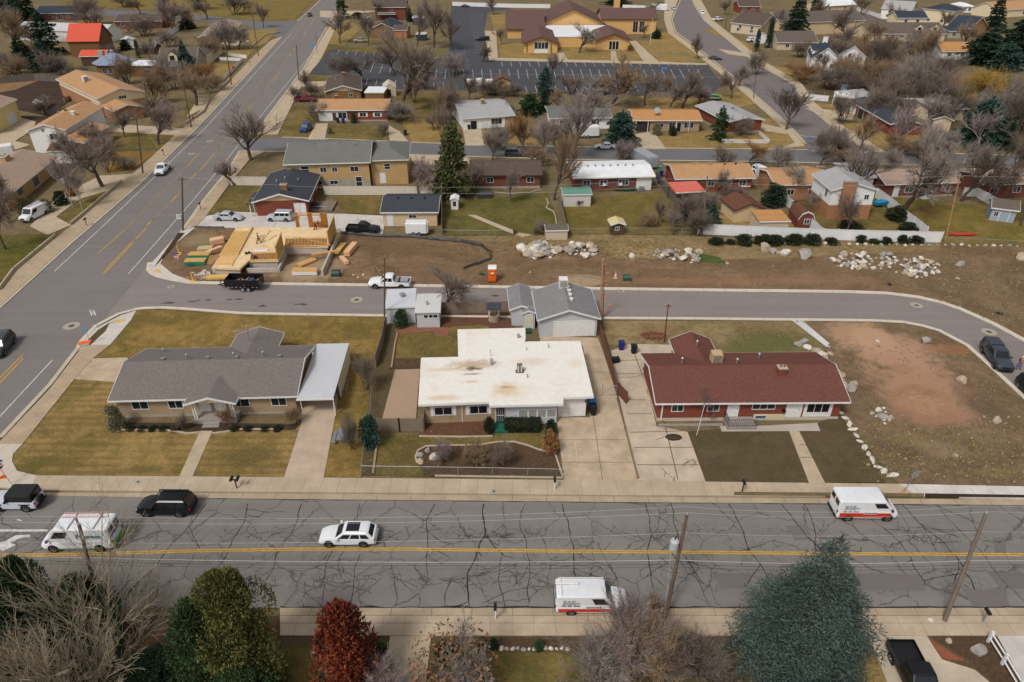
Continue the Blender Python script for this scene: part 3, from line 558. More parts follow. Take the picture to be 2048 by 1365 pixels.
# ---------- buildings
def wallM(face,x,y,w,d):
 if face=='f': return TM((x,y,0),(1,0,0),(0,0,1))            # n = -y
 if face=='b': return TM((x+w,y+d,0),(-1,0,0),(0,0,1))
 if face=='r': return TM((x+w,y,0),(0,1,0),(0,0,1))
 return TM((x,y+d,0),(0,-1,0),(0,0,1))
def window(root,M,u,z,w,h,mull=1,frame=W_,pane=GL,fw=.07,name='window',sill=False):
 f=MB()
 f.box(u-w/2-fw,z-fw,0,u-w/2,z+h+fw,.06,M); f.box(u+w/2,z-fw,0,u+w/2+fw,z+h+fw,.06,M)
 f.box(u-w/2,z-fw,0,u+w/2,z,.058,M); f.box(u-w/2,z+h,0,u+w/2,z+h+fw,.058,M)
 for k in range(1,mull+1):
  c=u-w/2+w*k/(mull+1); f.box(c-.025,z,0,c+.025,z+h,.05,M)
 if mull<0: f.box(u-w/2,z+h/2-.03,0,u+w/2,z+h/2+.03,.05,M)
 o=f.build(name,frame,root)
 p=MB(); p.poly([(u-w/2,z,.022),(u+w/2,z,.022),(u+w/2,z+h,.022),(u-w/2,z+h,.022)],M); p.build('pane',pane,o)
 return o
def door(root,M,u,z,w=.95,h=2.05,m=W_,frame=W_,name='door'):
 f=MB(); f.box(u-w/2-.09,z,0,u-w/2,z+h+.09,.07,M); f.box(u+w/2,z,0,u+w/2+.09,z+h+.09,.07,M); f.box(u-w/2,z+h,0,u+w/2,z+h+.09,.068,M)
 o=f.build('door_frame',frame,root)
 d=MB(); d.box(u-w/2,z,0,u+w/2,z+h,.04,M);
 d.box(u-w*.35,z+h*.55,.04,u+w*.35,z+h*.9,.052,M); d.box(u-w*.35,z+.15,.04,u+w*.35,z+h*.45,.052,M)
 dd=d.build(name,m,root); k=MB(); k.box(u+w*.36,z+.95,.04,u+w*.43,z+1.08,.1,M); k.build('handle',STEEL,dd)
def gdoor(root,M,u,z,w,h=2.1,m=W_,frame=W_):
 f=MB(); f.box(u-w/2-.1,z,0,u-w/2,z+h+.1,.07,M); f.box(u+w/2,z,0,u+w/2+.1,z+h+.1,.07,M); f.box(u-w/2,z+h,0,u+w/2,z+h+.1,.068,M); f.build('door_frame',frame,root)
 d=MB(); n=4
 for i in range(n): d.box(u-w/2,z+h*i/n+.012,0,u+w/2,z+h*(i+1)/n-.012,.035,M)
 d.box(u-w/2,z,0,u+w/2,z+h,.015,M)
 d.build('garage_door',m,root)
def block(root,x,y,w,d,h,roof='gx',pitch=.33,ov=.5,wall=None,roofm=None,trim=W_,feats=(),gable=None,found=None,z0=0,flat_t=.28,ovx=None,belt=None):
 ovx=ov if ovx is None else ovx
 mb=MB()
 hz=h
 base=z0
 if found:
  b=MB(); b.box(x-.03,y-.03,z0-.1,x+w+.03,y+d+.03,z0+found[1]); b.build('foundation',found[0],root); base=z0+found[1]-.05
 if roof=='gx':
  r=h+pitch*d/2; prof=[(y,base),(y+d,base),(y+d,h),(y+d/2,r),(y,h)]
  if gable: mb.box(x,y,base,x+w,y+d,h); g=MB(); g.exx([(y,h),(y+d,h),(y+d/2,r)],x+.002,x+w-.002); g.build('gable',gable,root)
  else: mb.exx(prof,x,x+w)
 elif roof=='gy':
  r=h+pitch*w/2;
  if gable: mb.box(x,y,base,x+w,y+d,h); g=MB(); g.exy([(x,h),(x+w,h),(x+w/2,r)],y+.002,y+d-.002); g.build('gable',gable,root)
  else: mb.exy([(x,base),(x+w,base),(x+w,h),(x+w/2,r),(x,h)],y,y+d)
 elif roof=='sx':  # shed: rises toward the back
  mb.exx([(y,base),(y+d,base),(y+d,h+pitch*d),(y,h)],x,x+w)
 elif roof=='sr':  # shed rising to the right
  mb.exy([(x,base),(x+w,base),(x+w,h+pitch*w),(x,h)],y,y+d)
 else: mb.box(x,y,base,x+w,y+d,h)
 if wall is not None:
  if belt: # two-tone wall: lower part of another material
   mb2=MB(); mb2.box(x-.02,y-.02,base,x+w+.02,y+d+.02,belt[1]); mb2.build('lower_wall',belt[0],root)
  mb.build('wall',wall,root)
 t=.16; rm=MB(); fa=MB()
 e=h-pitch*ov
 if roof=='gx':
  r=h+pitch*d/2; ex=ovx
  rm.exx([(y-ov,e),(y+d/2,r+.02),(y+d+ov,e),(y+d+ov,e+t),(y+d/2,r+t+.02),(y-ov,e+t)],x-ex,x+w+ex)
  fa.box(x-ex-.02,y-ov-.05,e-.06,x+w+ex+.02,y-ov-.003,e+t-.02); fa.box(x-ex-.02,y+d+ov+.003,e-.06,x+w+ex+.02,y+d+ov+.05,e+t-.02)
  for xx in (x-ex-.045,x+w+ex+.003):
   fa.exx([(y-ov,e-.05),(y+d/2,r-.05),(y+d+ov,e-.05),(y+d+ov,e+t+.01),(y+d/2,r+t+.035),(y-ov,e+t+.01)],xx,xx+.042)
  rc=MB(); rc.exx([(y+d/2-.2,r+t-.03),(y+d/2,r+t+.055),(y+d/2+.2,r+t-.03)],x-ex,x+w+ex);
 elif roof=='gy':
  r=h+pitch*w/2
  rm.exy([(x-ov,e),(x+w/2,r+.02),(x+w+ov,e),(x+w+ov,e+t),(x+w/2,r+t+.02),(x-ov,e+t)],y-ovx,y+d+ovx)
  fa.box(x-ov-.05,y-ovx-.02,e-.06,x-ov-.003,y+d+ovx+.02,e+t-.02); fa.box(x+w+ov+.003,y-ovx-.02,e-.06,x+w+ov+.05,y+d+ovx+.02,e+t-.02)
  for yy in (y-ovx-.045,y+d+ovx+.003):
   fa.exy([(x-ov,e-.05),(x+w/2,r-.05),(x+w+ov,e-.05),(x+w+ov,e+t+.01),(x+w/2,r+t+.035),(x-ov,e+t+.01)],yy,yy+.042)
 elif roof=='hip':
  X0,X1,Y0,Y1=x-ov,x+w+ov,y-ov,y+d+ov;
  if (X1-X0)>=(Y1-Y0): hh=(Y1-Y0)/2; a=(X0+hh,(Y0+Y1)/2); b=(X1-hh,(Y0+Y1)/2)
  else: hh=(X1-X0)/2; a=((X0+X1)/2,Y0+hh); b=((X0+X1)/2,Y1-hh)
  rz=e+pitch*hh+t; q=[(X0,Y0,e+t),(X1,Y0,e+t),(X1,Y1,e+t),(X0,Y1,e+t)]; A=(*a,rz); B=(*b,rz)
  rm.box(X0,Y0,e,X1,Y1,e+t-.001)
  if (X1-X0)>=(Y1-Y0): rm.poly([q[0],q[1],B,A]); rm.poly([q[2],q[3],A,B]); rm.poly([q[1],q[2],B]); rm.poly([q[3],q[0],A])
  else: rm.poly([q[0],q[1],A]); rm.poly([q[1],q[2],B,A]); rm.poly([q[2],q[3],B]); rm.poly([q[3],q[0],A,B])
  fa.box(X0-.05,Y0-.05,e-.04,X1+.05,Y0-.003,e+t-.02); fa.box(X0-.05,Y1+.003,e-.04,X1+.05,Y1+.05,e+t-.02); fa.box(X0-.05,Y0-.003,e-.04,X0-.003,Y1+.003,e+t-.02); fa.box(X1+.003,Y0-.003,e-.04,X1+.05,Y1+.003,e+t-.02)
 elif roof=='sx':
  z1=h+pitch*(d+ov)
  rm.exx([(y-ov,e),(y+d+ov,z1),(y+d+ov,z1+t),(y-ov,e+t)],x-ovx,x+w+ovx); fa.box(x-ovx-.02,y-ov-.05,e-.05,x+w+ovx+.02,y-ov-.003,e+t-.02)
 elif roof=='sr':
  z1=h+pitch*(w+ov)
  rm.exy([(x-ov,e),(x+w+ov,z1),(x+w+ov,z1+t),(x-ov,e+t)],y-ovx,y+d+ovx); fa.exy([(x-ov,e-.05),(x+w+ov,z1-.05),(x+w+ov,z1+t-.02),(x-ov,e+t-.02)],y-ovx-.05,y-ovx-.003)
 elif roof=='flat':
  rm.box(x-ovx,y-ov,h,x+w+ovx,y+d+ov,h+flat_t)
 ro=None
 if roof!='none':
  ro=rm.build('roof',roofm,root)
  if fa.v: fa.build('fascia',trim,root)
 def rz(px,py):
  if roof=='gx': return h+pitch*(d/2-abs(py-y-d/2))+t
  if roof=='gy': return h+pitch*(w/2-abs(px-x-w/2))+t
  if roof=='hip': return e+t+pitch*max(0,min(px-x+ov,x+w+ov-px,py-y+ov,y+d+ov-py))
  if roof=='sx': return h+pitch*(py-y)+t
  if roof=='sr': return h+pitch*(px-x)+t
  return h+flat_t
 for f in feats:
  k=f[0]
  if k in('win','door','gar'):
   M=wallM(f[1],x,y,w,d); L=w if f[1] in 'fb' else d; u=f[2]*L
   if k=='win': window(root,M,u,z0+f[3],f[4],f[5],*(f[6:]))
   elif k=='door': door(root,M,u,z0+f[3],*(f[4:]))
   else: gdoor(root,M,u,z0+f[3],*(f[4:]))
  elif k=='vent':
   px,py=x+f[1]*w,y+f[2]*d; z=rz(px,py); b=MB(); sz=f[3] if len(f)>3 else .28
   b.box(px-sz/2,py-sz/2,z-.25,px+sz/2,py+sz/2,z+sz*.7); b.box(px-sz*.65,py-sz*.65,z+sz*.7,px+sz*.65,py+sz*.65,z+sz*.85); b.build('roof_vent',f[4] if len(f)>4 else STEEL,ro)
  elif k=='pipe':
   px,py=x+f[1]*w,y+f[2]*d; z=rz(px,py); hh=f[3]; r=f[4] if len(f)>4 else .09; b=MB(); b.tube([(px,py,z-.3),(px,py,z+hh)],r,8); b.lathe([(r*1.7,z+hh),(r*1.7,z+hh+.1),(r*.4,z+hh+.22)],8,Matrix.Translation((px,py,0))); b.build('vent_pipe',STEEL,ro)
  elif k=='chim':
   px,py=x+f[1]*w,y+f[2]*d; sx,sy,hh,m=f[3:7]; z=rz(px,py); b=MB(); b.box(px-sx/2,py-sy/2,z-1.2,px+sx/2,py+sy/2,z+hh); c=b.build('chimney',m,ro)
   b=MB(); b.box(px-sx/2-.07,py-sy/2-.07,z+hh,px+sx/2+.07,py+sy/2+.07,z+hh+.12); b.build('chimney_cap',plain('chimney_cap',s(176,164,148)),c)
   b=MB();
   for q in (-.22,.22): b.tube([(px+q*sx,py,z+hh+.12),(px+q*sx,py,z+hh+.42)],.11,8)
   b.build('flue',plain('clay_flue',s(150,84,60)),c)
  elif k=='cooler':
   px,py=x+f[1]*w,y+f[2]*d; z=rz(px,py); a=f[3]; b=MB(); m=f[4]
   b.box(px-a/2,py-a/2,z+.1,px+a/2,py+a/2,z+.1+a); c=b.build('swamp_cooler',m,ro); b=MB()
   for q in range(7): b.box(px-a*.42,py-a/2-.03,z+.2+q*a*.12,px+a*.42,py-a/2-.003,z+.2+q*a*.12+a*.07)
   b.build('louvre',dkmat(m),c) if False else b.build('louvre',plain('louvre_shadow',s(120,112,100)),c)
  elif k=='post':
   b=MB(); b.box(f[1]-.07,f[2]-.07,z0,f[1]+.07,f[2]+.07,f[3]); b.build('porch_post',trim,root)
  elif k=='mast':
   px,py=x+f[1]*w,y+f[2]*d; z=rz(px,py); b=MB(); b.tube([(px,py,z-.2),(px,py,z+f[3])],.03,5); b.build('mast',STEEL,ro)
  elif k=='dormer':
   px,py=x+f[1]*w,y+f[2]*d; ww,dd,hh,wm=f[3:7]; z=rz(px,py); b=MB(); b.exy([(px-ww/2,z-.5),(px+ww/2,z-.5),(px+ww/2,z+hh),(px,z+hh+ww*.4),(px-ww/2,z+hh)],py,py+dd); dr=b.build('dormer',wm,ro)
   b=MB(); b.exy([(px-ww/2-.15,z+hh-.1),(px,z+hh+ww*.42),(px+ww/2+.15,z+hh-.1),(px+ww/2+.15,z+hh+.06),(px,z+hh+ww*.42+.16),(px-ww/2-.15,z+hh+.06)],py-.15,py+dd); b.build('dormer_roof',roofm,dr)
   b=MB(); b.box(px-ww*.25,py-.03,z+.1,px+ww*.25,py-.003,z+hh); b.build('dormer_window',GL,dr)
  elif k=='shut':
   M=wallM(f[1],x,y,w,d); L=w if f[1] in 'fb' else d; u=f[2]*L
   for sg in (-1,1): b=MB(); b.box(u+sg*(f[4]/2+.09+f[6]/2)-f[6]/2,z0+f[3]-.05,0,u+sg*(f[4]/2+.09+f[6]/2)+f[6]/2,z0+f[3]+f[5]+.05,.045,M); b.build('shutter',f[7],root)
 return rz
def house(name,label,A,B,h,d=None,ridge_y=None,roof='gx',pitch=.33,ov=.5,ovx=None,rot=None,cat='house',z0=0,group=None,apex=None,pref='eave',**k):
 ox=ov if ovx is None else ovx
 if roof in('gy','sr'): ex,ey=ov,ox; ze=h-pitch*ov if roof=='gy' else h
 elif roof=='flat': ex,ey=ox,ov; ze=h
 else: ex,ey=(ov if roof=='hip' else ox),ov; ze=h-pitch*ov
 a,b=P(*A,ze),P(*B,ze)
 if rot is None: v=(b-a); rz=math.atan2(v.y,v.x); W=v.length
 else:
  rz=math.radians(rot); v=(b-a); W=v.length
 c,s_=math.cos(rz),math.sin(rz); ux=Vector((c,s_,0)); uy=Vector((-s_,c,0))
 org=a+ux*ex+uy*ey; w_=W-2*ex
 if ridge_y is not None:
  lo,hi=2,40
  for _ in range(40):
   m=(lo+hi)/2; q=org+ux*(w_/2)+uy*(m/2); q=Vector((q.x,q.y,h+pitch*m/2+.16))
   if roof=='flat' : q=org+ux*(w_/2)+uy*(m+ov); q=Vector((q.x,q.y,h+.2))
   if roof=='gy': q=org+ux*(w_/2)+uy*(m+ey); q=Vector((q.x,q.y,h+pitch*w_/2+.16))
   if roof=='sx': q=org+ux*(w_/2)+uy*(m+ey); q=Vector((q.x,q.y,h+pitch*m+.16))
   if proj(q)[1]>ridge_y: lo=m
   else: hi=m
  d=lo
 t=thing(name,label,cat,(org.x,org.y,z0),rz,group)
 block(t,0,0,w_,d,h,roof,pitch,ov,ovx=ovx,**k)
 t_dims[name+label[:12]]=(w_,d)
 return t,w_,d
t_dims={}
RF_tan1=shingle('roof_greybrown',s(122,113,107)); RF_red=shingle('roof_maroon',s(112,72,62)); RF_grey=shingle('roof_grey',s(134,131,130)); RF_dark=shingle('roof_charcoal',s(68,70,76)); RF_sage=shingle('roof_sage_grey',s(116,116,108)); RF_brown=shingle('roof_brown',s(96,82,74)); RF_or=shingle('roof_orange_tan',s(184,142,102)); RF_or2=shingle('roof_orange_bright',s(190,138,88)); RF_pink=shingle('roof_pinkish_tan',s(166,142,126)); RF_beige=shingle('roof_beige',s(166,142,122)); RF_lg=shingle('roof_light_grey',s(168,166,164)); RF_church=shingle('roof_church_brown',s(108,82,76)); RF_navy=shingle('roof_slate_blue',s(60,66,76)); RF_gb=shingle('roof_dull_brown',s(104,94,84)); RF_rust=shingle('roof_rust_brown',s(108,72,56))
RM_white=plain('white_metal_roof',s(226,225,224),.5,.3,0,.08,.8); RM_red=siding('red_metal_roof',s(206,84,60),3.0,0,.8); RM_blue=plain('blue_grey_metal_roof',s(132,144,160),.5,.35,.1,.1,1)
RM_car=siding('corrugated_grey',s(196,196,198),3.2,1,.74)
BR_tan=brick('brick_tan',s(176,150,118),s(160,134,104),s(150,134,114)); BR_red=brick('brick_red',s(136,68,52),s(116,56,44),s(130,94,80)); BR_red2=brick('brick_dark_red',s(124,70,58),s(106,60,50),s(122,94,84)); BR_or=brick('brick_orange',s(172,120,84),s(154,104,72),s(160,132,108)); BR_gold=brick('brick_gold',s(196,160,108),s(178,142,94),s(178,154,118)); BR_brn=brick('brick_brown',s(144,106,66),s(124,90,56),s(124,104,80))
WL_white=siding('white_siding',s(226,223,218)); WL_cream=plain('cream_stucco',s(218,200,166),.85,.15,0,.08); WL_tan=plain('tan_stucco',s(202,178,140),.85,.15,0,.08); WL_grey=siding('grey_siding',s(190,190,190)); WL_gold=siding('gold_stucco',s(206,164,106),.5,0,.8,.05); WL_wood=siding('brown_board_siding',s(120,84,48),2.2,0,.6,.14); WL_blue=siding('grey_blue_siding',s(150,160,172)); WL_yel=plain('pale_yellow_stucco',s(226,200,140),.85,.15,0,.08); WL_stone=plain('grey_stone',s(168,158,142),.9,.1,0,.3,3); WL_dark=plain('dark_wood_wall',s(88,70,54),.9,.1,0,.2); WL_beige=siding('beige_siding',s(196,178,152)); WL_block=plain('white_block',s(200,194,184),.9,.1,0,.15)
FND=plain('foundation_concrete',s(164,154,142),.9,.1,0,.15); CREAMT=plain('cream_trim',s(214,204,182),.6); TRB=plain('brown_trim',s(80,56,46),.6); BLU=plain('blue_door',s(70,90,110)); LOUV=plain('louvre_shadow',s(120,112,100))
W1,W2=('win','f'),('win','b')
def wf(*l,face='f'): return [('win',face,*q) for q in l]
t,W,D=house('brick_house','long tan brick house with grey shingle roof and white metal carport on the corner lot',(216,804.5),(594.7,794.6),2.6,ridge_y=720,pitch=.30,ov=.55,ovx=.45,wall=BR_tan,roofm=RF_tan1,trim=W_,gable=WL_cream,found=(FND,.25),
feats=wf((.127,1.05,1.6,1.1),(.325,1.05,1.4,1.1),(.69,1.05,1.75,1.1),(.905,1.05,1.5,1.1))+[('door','f',.487,.3,1.0,2.0),('door','f',.572,.3,1.0,2.0),('pipe',.33,.56,.5),('pipe',.60,.58,.5),('pipe',.77,.60,.5),('vent',.19,.55,.3),('vent',.45,.56,.3),('vent',.62,.55,.3),('vent',.87,.55,.3),('pipe',.12,.9,.3)])
tan=t
px0=W*.43; block(t,px0,-1.35,W*.20+.9,3.6,2.6,'gy',.30,.35,roofm=RF_tan1,gable=WL_cream,wall=None,ovx=.3,feats=[('post',px0+.25,-1.15,2.55),('post',px0+.5,-1.15,2.55),('post',px0+W*.2+.45,-1.15,2.55),('post',px0+W*.2+.7,-1.15,2.55)])
mb=MB(); mb.box(px0+.1,-1.6,0,px0+W*.2+.9,-.03,.5); mb.box(px0+1.2,-1.95,0,px0+2.9,-1.6,.33); mb.box(px0+1.2,-2.3,0,px0+2.9,-1.95,.17); mb.build('porch_step',plain('porch_concrete',s(150,142,132),.9),t)
block(t,W*.52,D-3.2,W*.245,6.2,2.6,'gy',.30,.5,wall=BR_tan,roofm=RF_tan1,feats=[])
mb=MB(); cz=.05
for a,b,c in ((0,0,2.4),):
 ax,ay,az=W*.63,D+.2,3.7
 mb.tube([(ax,ay,az-.6),(ax,ay,az+1.6)],.03,5); mb.tube([(ax-1.4,ay-.6,az+1.5),(ax+1.5,ay+.5,az+1.5)],.03,5)
 for k in range(8):
  q=-1.2+k*.36; L=.9-.06*k; mb.tube([(ax+q+L*.3,ay+q*.4-L,az+1.53),(ax+q-L*.3,ay+q*.4+L,az+1.53)],.022,4)
mb.build('roof_antenna',STEEL,t)
CW=3.75
mb=MB(); mb.add([(W+.5,-1.0,2.42),(W+.5+CW,-1.0,2.42),(W+.5+CW,D+.9,2.42),(W+.5,D+.9,2.42),(W+.5,-1.0,2.52),(W+.5+CW,-1.0,2.52),(W+.5+CW,D+.9,2.52),(W+.5,D+.9,2.52)],[(0,3,2,1),(4,5,6,7),(0,1,5,4),(1,2,6,5),(2,3,7,6),(3,0,4,7)]); mb.build('carport_roof',siding('corrugated_metal',s(192,191,192),3.4,0,.78),t)
mb=MB(); mb.box(W+.42,-1.08,2.32,W+.56+CW,-1.004,2.5); mb.build('carport_fascia',W_,t)
for yy in (-.8,2.5,5.5,D+.5):
 mb=MB(); mb.box(W+.35+CW,yy-.05,0,W+.45+CW,yy+.05,2.42); mb.build('carport_post',W_,t)
mb=MB(); mb.box(W+.37+CW,2.5,.05,W+.43+CW,D+.5,2.4); mb.build('carport_panel',WL_cream,t)
mb=MB(); mb.box(W+.75,-.85,0,W+.83,-.77,2.42); mb.build('carport_post',W_,t)
def crop9(x,y): return (x/3.25+680,y/3.25+560)
poly=[(510,812),(970,795),(975,818),(1450,808),(1455,766),(1648,758),(1562,400),(1207,404),(1203,315),(765,325),(770,503),(528,509)]
ZR=3.0; wp=[P(*crop9(*q),ZR) for q in poly]
o0=wp[0]; rz=math.atan2((wp[5]-wp[0]).y,(wp[5]-wp[0]).x); rz*=.85
t=thing('bungalow','wide bungalow with stained white flat roof and attached garage, between two driveways',"house",(o0.x,o0.y,0),rz); bung=t
ci,si=math.cos(rz),math.sin(rz); lp=[((p.x-o0.x)*ci+(p.y-o0.y)*si,-(p.x-o0.x)*si+(p.y-o0.y)*ci) for p in wp]
def inset(pl,dd):
 out=[];n=len(pl)
 for i in range(n):
  a,b,c=Vector(pl[i-1]),Vector(pl[i]),Vector(pl[(i+1)%n]); d1=(b-a).normalized(); d2=(c-b).normalized(); n1=Vector((-d1.y,d1.x)); n2=Vector((-d2.y,d2.x))
  k=1+n1.dot(n2); out.append(tuple(b+(n1+n2)*dd/k) if k>.2 else tuple(b+n1*dd))
 return out
ins=inset(lp,.62)
nt_=NT('stained_white_roof')
n1=nt_.noise(.22,4,.6); n2=nt_.noise(1.6,4,.65); wv=nt_.math('FRACT',nt_.math('MULTIPLY',nt_.sep()[1],.82))
c=nt_.mix(nt_.mr(n2,.4,.75,0,.5),s(226,220,210),s(212,201,184)); c=nt_.mix(nt_.mr(n1,.56,.75,0,.45),c,s(206,184,150))
seam=nt_.math('MULTIPLY',nt_.mr(wv,0,.05,1,0),nt_.mr(nt_.noise(1.2,3,.7,nt_.mapping((1,.3,1))),.48,.62)); c=nt_.mix(nt_.math('MULTIPLY',seam,.45),c,s(150,120,92))
def loc9(x,y):
 p=P(*crop9(x,y),ZR+.2); return ((p.x-o0.x)*ci+(p.y-o0.y)*si,-(p.x-o0.x)*si+(p.y-o0.y)*ci)
for (cx_,cy_,rx,ry,st_,col) in ((868,545,3.2,1.2,.75,s(172,142,98)),(862,572,.9,.55,.95,s(92,74,60)),(700,575,2.6,.55,.5,s(196,168,122)),(1085,700,1.6,1.5,.6,s(196,162,112)),(670,760,2.2,.6,.55,s(196,162,112)),(1245,525,2.4,1.0,.55,s(204,184,156)),(860,605,1.3,.25,.7,s(130,108,84)),(1080,690,.7,.3,.7,s(170,134,92)),(1530,535,1.2,1.2,.4,s(206,180,140)),(850,655,1.2,.35,.5,s(196,162,112))):
 lx,ly=loc9(cx_,cy_); mp=nt_.n.new('ShaderNodeMapping'); mp.vector_type='POINT'; mp.inputs['Location'].default_value=(-lx/rx,-ly/ry,0); mp.inputs['Scale'].default_value=(1/rx,1/ry,0); nt_.lk(nt_.co,mp.inputs[0])
 ln=nt_.n.new('ShaderNodeVectorMath'); ln.operation='LENGTH'; nt_.lk(mp.outputs[0],ln.inputs[0]); dd=nt_.math('ADD',ln.outputs['Value'],nt_.math('MULTIPLY',nt_.math('SUBTRACT',n2,.5),1.8)); c=nt_.mix(nt_.mr(dd,.35,1.05,st_,0),c,col)
ROOFW=nt_.fin(c,.75,.2)
mb=MB(); mb.prism([Vector((*p,0)) for p in lp],ZR-.22,ZR+.06); ro=mb.build('roof',ROOFW,t)
mb=MB(); mb.prism([Vector((*p,0)) for p in inset(lp,-.03)],ZR-.24,ZR-.0); mb.build('fascia',W_,t)
mb=MB(); mb.prism([Vector((*p,0)) for p in ins],0,ZR-.22); mb.build('wall',BR_tan,t)
def edgeM(i,j):
 a,b=Vector(ins[i]),Vector(ins[j]); d=b-a; return TM((a.x,a.y,0),(d.x,d.y,0),(0,0,1)),d.length
M,L=edgeM(0,1)
for u in (.255,.765):
 window(t,M,u*L,1.15,1.75,.95,1,W_,GLd);
 for q in (-1.32,.98): b=MB(); b.box(u*L+q,1.02,0,u*L+q+.34,2.2,.05,M); b.build('shutter',W_,t)
b=MB(); b.tube([(L*.53,ZR-.3,.06),(L*.53,.1,.06)],.05,6,M); b.build('downpipe',W_,t)
M,L=edgeM(2,3); b=MB(); b.box(.004,0,.002,L,ZR-.22,.03,M); b.build('siding_panel',WL_grey,t)
Mf=M@Matrix.Translation((0,0,.032))
for k in range(4): window(t,Mf,L*(.455+.15*k),.95,.95,.95,0,W_,plain('blind_glass',s(150,150,142),.3,.4))
door(t,Mf,L*.085,.35,1.0,2.05,GLd,W_,'security_door')
b=MB()
for k in range(5): b.box(L*.085-.4+k*.2-.015,.5,.055,L*.085-.4+k*.2+.015,2.3,.07,Mf)
b.box(L*.085-.42,1.3,.056,L*.085+.42,1.36,.072,Mf); b.build('door_grille',W_,t)
b=MB(); b.box(L*.085-.7,0,.03,L*.085+.7,.35,1.5,M); b.build('porch_step',plain('green_turf_mat',s(30,92,74),.9),t)
M,L=edgeM(4,5); b=MB(); b.box(.0,0,.002,L,ZR-.22,.03,M); b.build('siding_panel',WL_grey,t); gdoor(t,M@Matrix.Translation((0,0,.032)),L*.5,.05,2.75,2.15)
b=MB(); b.box(L*.95,1.9,.04,L*.985,2.2,.2,M); b.build('wall_lamp',BLK,t)
M,L=edgeM(6,7); b=MB(); b.box(.0,0,.002,L,ZR-.22,.03,M); b.build('siding_panel',WL_grey,t)
M,L=edgeM(5,6); b=MB(); b.box(.0,0,.002,L,ZR-.22,.03,M); b.build('siding_panel',WL_grey,t)
lx,ly=loc9(1168,590); b=MB(); b.box(lx-.45,ly-.3,ZR+.06,lx+.45,ly+.3,ZR+.14); b.box(lx-.28,ly-.25,ZR+.14,lx+.28,ly+.25,ZR+1.0); b.build('roof_unit',plain('weathered_unit',s(120,108,98),.8,.2,0,.3),ro)
b=MB(); b.box(lx-.24,ly-.29,ZR+.2,lx-.1,ly-.255,ZR+1.0); b.box(lx+.1,ly-.29,ZR+.2,lx+.24,ly-.255,ZR+1.0); b.build('roof_unit_panel',plain('unit_white',s(190,182,172)),ro)
for cx_,cy_,hh,r in ((985,545,.7,.13),(1160,370,.4,.14),(1217,630,.4,.05),(1355,435,.5,.05),(1213,450,.3,.04),(980,490,.8,.03),(1205,400,.35,.05)):
 lx,ly=loc9(cx_,cy_); b=MB(); b.tube([(lx,ly,ZR),(lx,ly,ZR+hh)],r,8); b.lathe([(r*1.5,ZR+hh),(r*1.5,ZR+hh+.1),(r*.3,ZR+hh+.2)],8,Matrix.Translation((lx,ly,0))); b.build('vent_pipe',STEEL,ro)
t,W,D=house('brick_house','red brick house with maroon shingle roof and white front door, beside the bare lot',(1311,809.5),(1701,806.5),2.75,ridge_y=731,pitch=.30,ov=.6,ovx=.5,wall=BR_red,roofm=RF_red,trim=W_,found=(plain('cream_foundation',s(190,178,158),.9),.35),
feats=wf((.105,1.25,1.15,.9),(.30,1.25,1.15,.9),(.575,1.45,2.3,.62,2))+[('door','f',.41,.5,1.05,2.0),('door','f',.752,.35,1.05,2.05),('pipe',.17,.60,.6),('pipe',.48,.58,.5),('pipe',.64,.8,.5),('chim',.70,.36,.85,.7,.8,BR_red),('cooler',.37,.66,1.1,plain('tan_cooler',s(190,160,124)))])
red=t
M=wallM('f',0,0,W,D); b=MB(); b.box(W*.80,.4,0,W*.955,2.5,.03,M); b.box(W*.70,.4,0,W*.79,2.6,.03,M); b.build('white_panel',plain('white_panel',s(222,218,210)),t)
window(t,M@Matrix.Translation((0,0,.03)),W*.875,1.0,2.3,1.3,2,W_,GLd)
b=MB(); b.box(W*.53,.12,0,W*.70,.75,.04,M); b.build('cream_panel',plain('cream_panel',s(206,188,150)),t); window(t,M@Matrix.Translation((0,0,.04)),W*.57,.2,1.1,.42,0,W_,plain('teal_glass',s(70,96,98),.2,.5))
b=MB(); b.box(W*.365,-1.75,0,W*.52,-.03,.48); b.build('porch_step',plain('porch_concrete',s(150,142,132),.9),t)
b=MB()
for a,c_ in (((W*.367,-1.7),(W*.518,-1.7)),((W*.367,-1.7),(W*.367,-.1))):
 n=max(6,int(math.dist(a,c_)/.2))
 for k in range(n+1):
  x,y=a[0]+(c_[0]-a[0])*k/n,a[1]+(c_[1]-a[1])*k/n; b.tube([(x,y,.48),(x,y,1.35)],.018,4)
 b.tube([(*a,1.35),(*c_,1.35)],.03,5); b.tube([(*a,.6),(*c_,.6)],.02,4)
b.build('railing',BLK,t)
b=MB(); b.box(W*.018,-.12,.1,W*.025,-.02,2.5); b.build('downpipe',W_,t)
b=MB(); b.box(W*.68,-.35,1.2,W*.695,-.03,1.45); b.build('mailbox',BLK,t)
b=MB(); b.box(.0,-1.0,0,W*.35,-.9,.28); b.build('bed_edging',FND,t)
block(t,W*.20,D-3.4,W*.21,6.6,2.75,'gy',.42,.4,wall=BR_red,roofm=RF_red,feats=[('pipe',.5,.6,.5)])
t,W,D=house('garage','grey two-car garage with shingle roof and white roof cooler behind the white-roofed bungalow',(1074.8,643),(1201.5,639.4),2.75,ridge_y=563,roof='gy',pitch=.33,ov=.35,ovx=.4,wall=WL_grey,roofm=RF_grey,cat='garage',feats=[('gar','f',.60,.06,5.0,2.15),('vent',.58,.35,.35,W_),('vent',.58,.52,.35,W_),('vent',.58,.68,.35,W_),('vent',.58,.85,.35,W_)])
b=MB(); z=2.75+.33*W/2; b.box(W*.42,D-1.4,z-.2,W*.42+1.1,D-.3,z+1.25); c=b.build('roof_cooler',W_,t); b=MB()
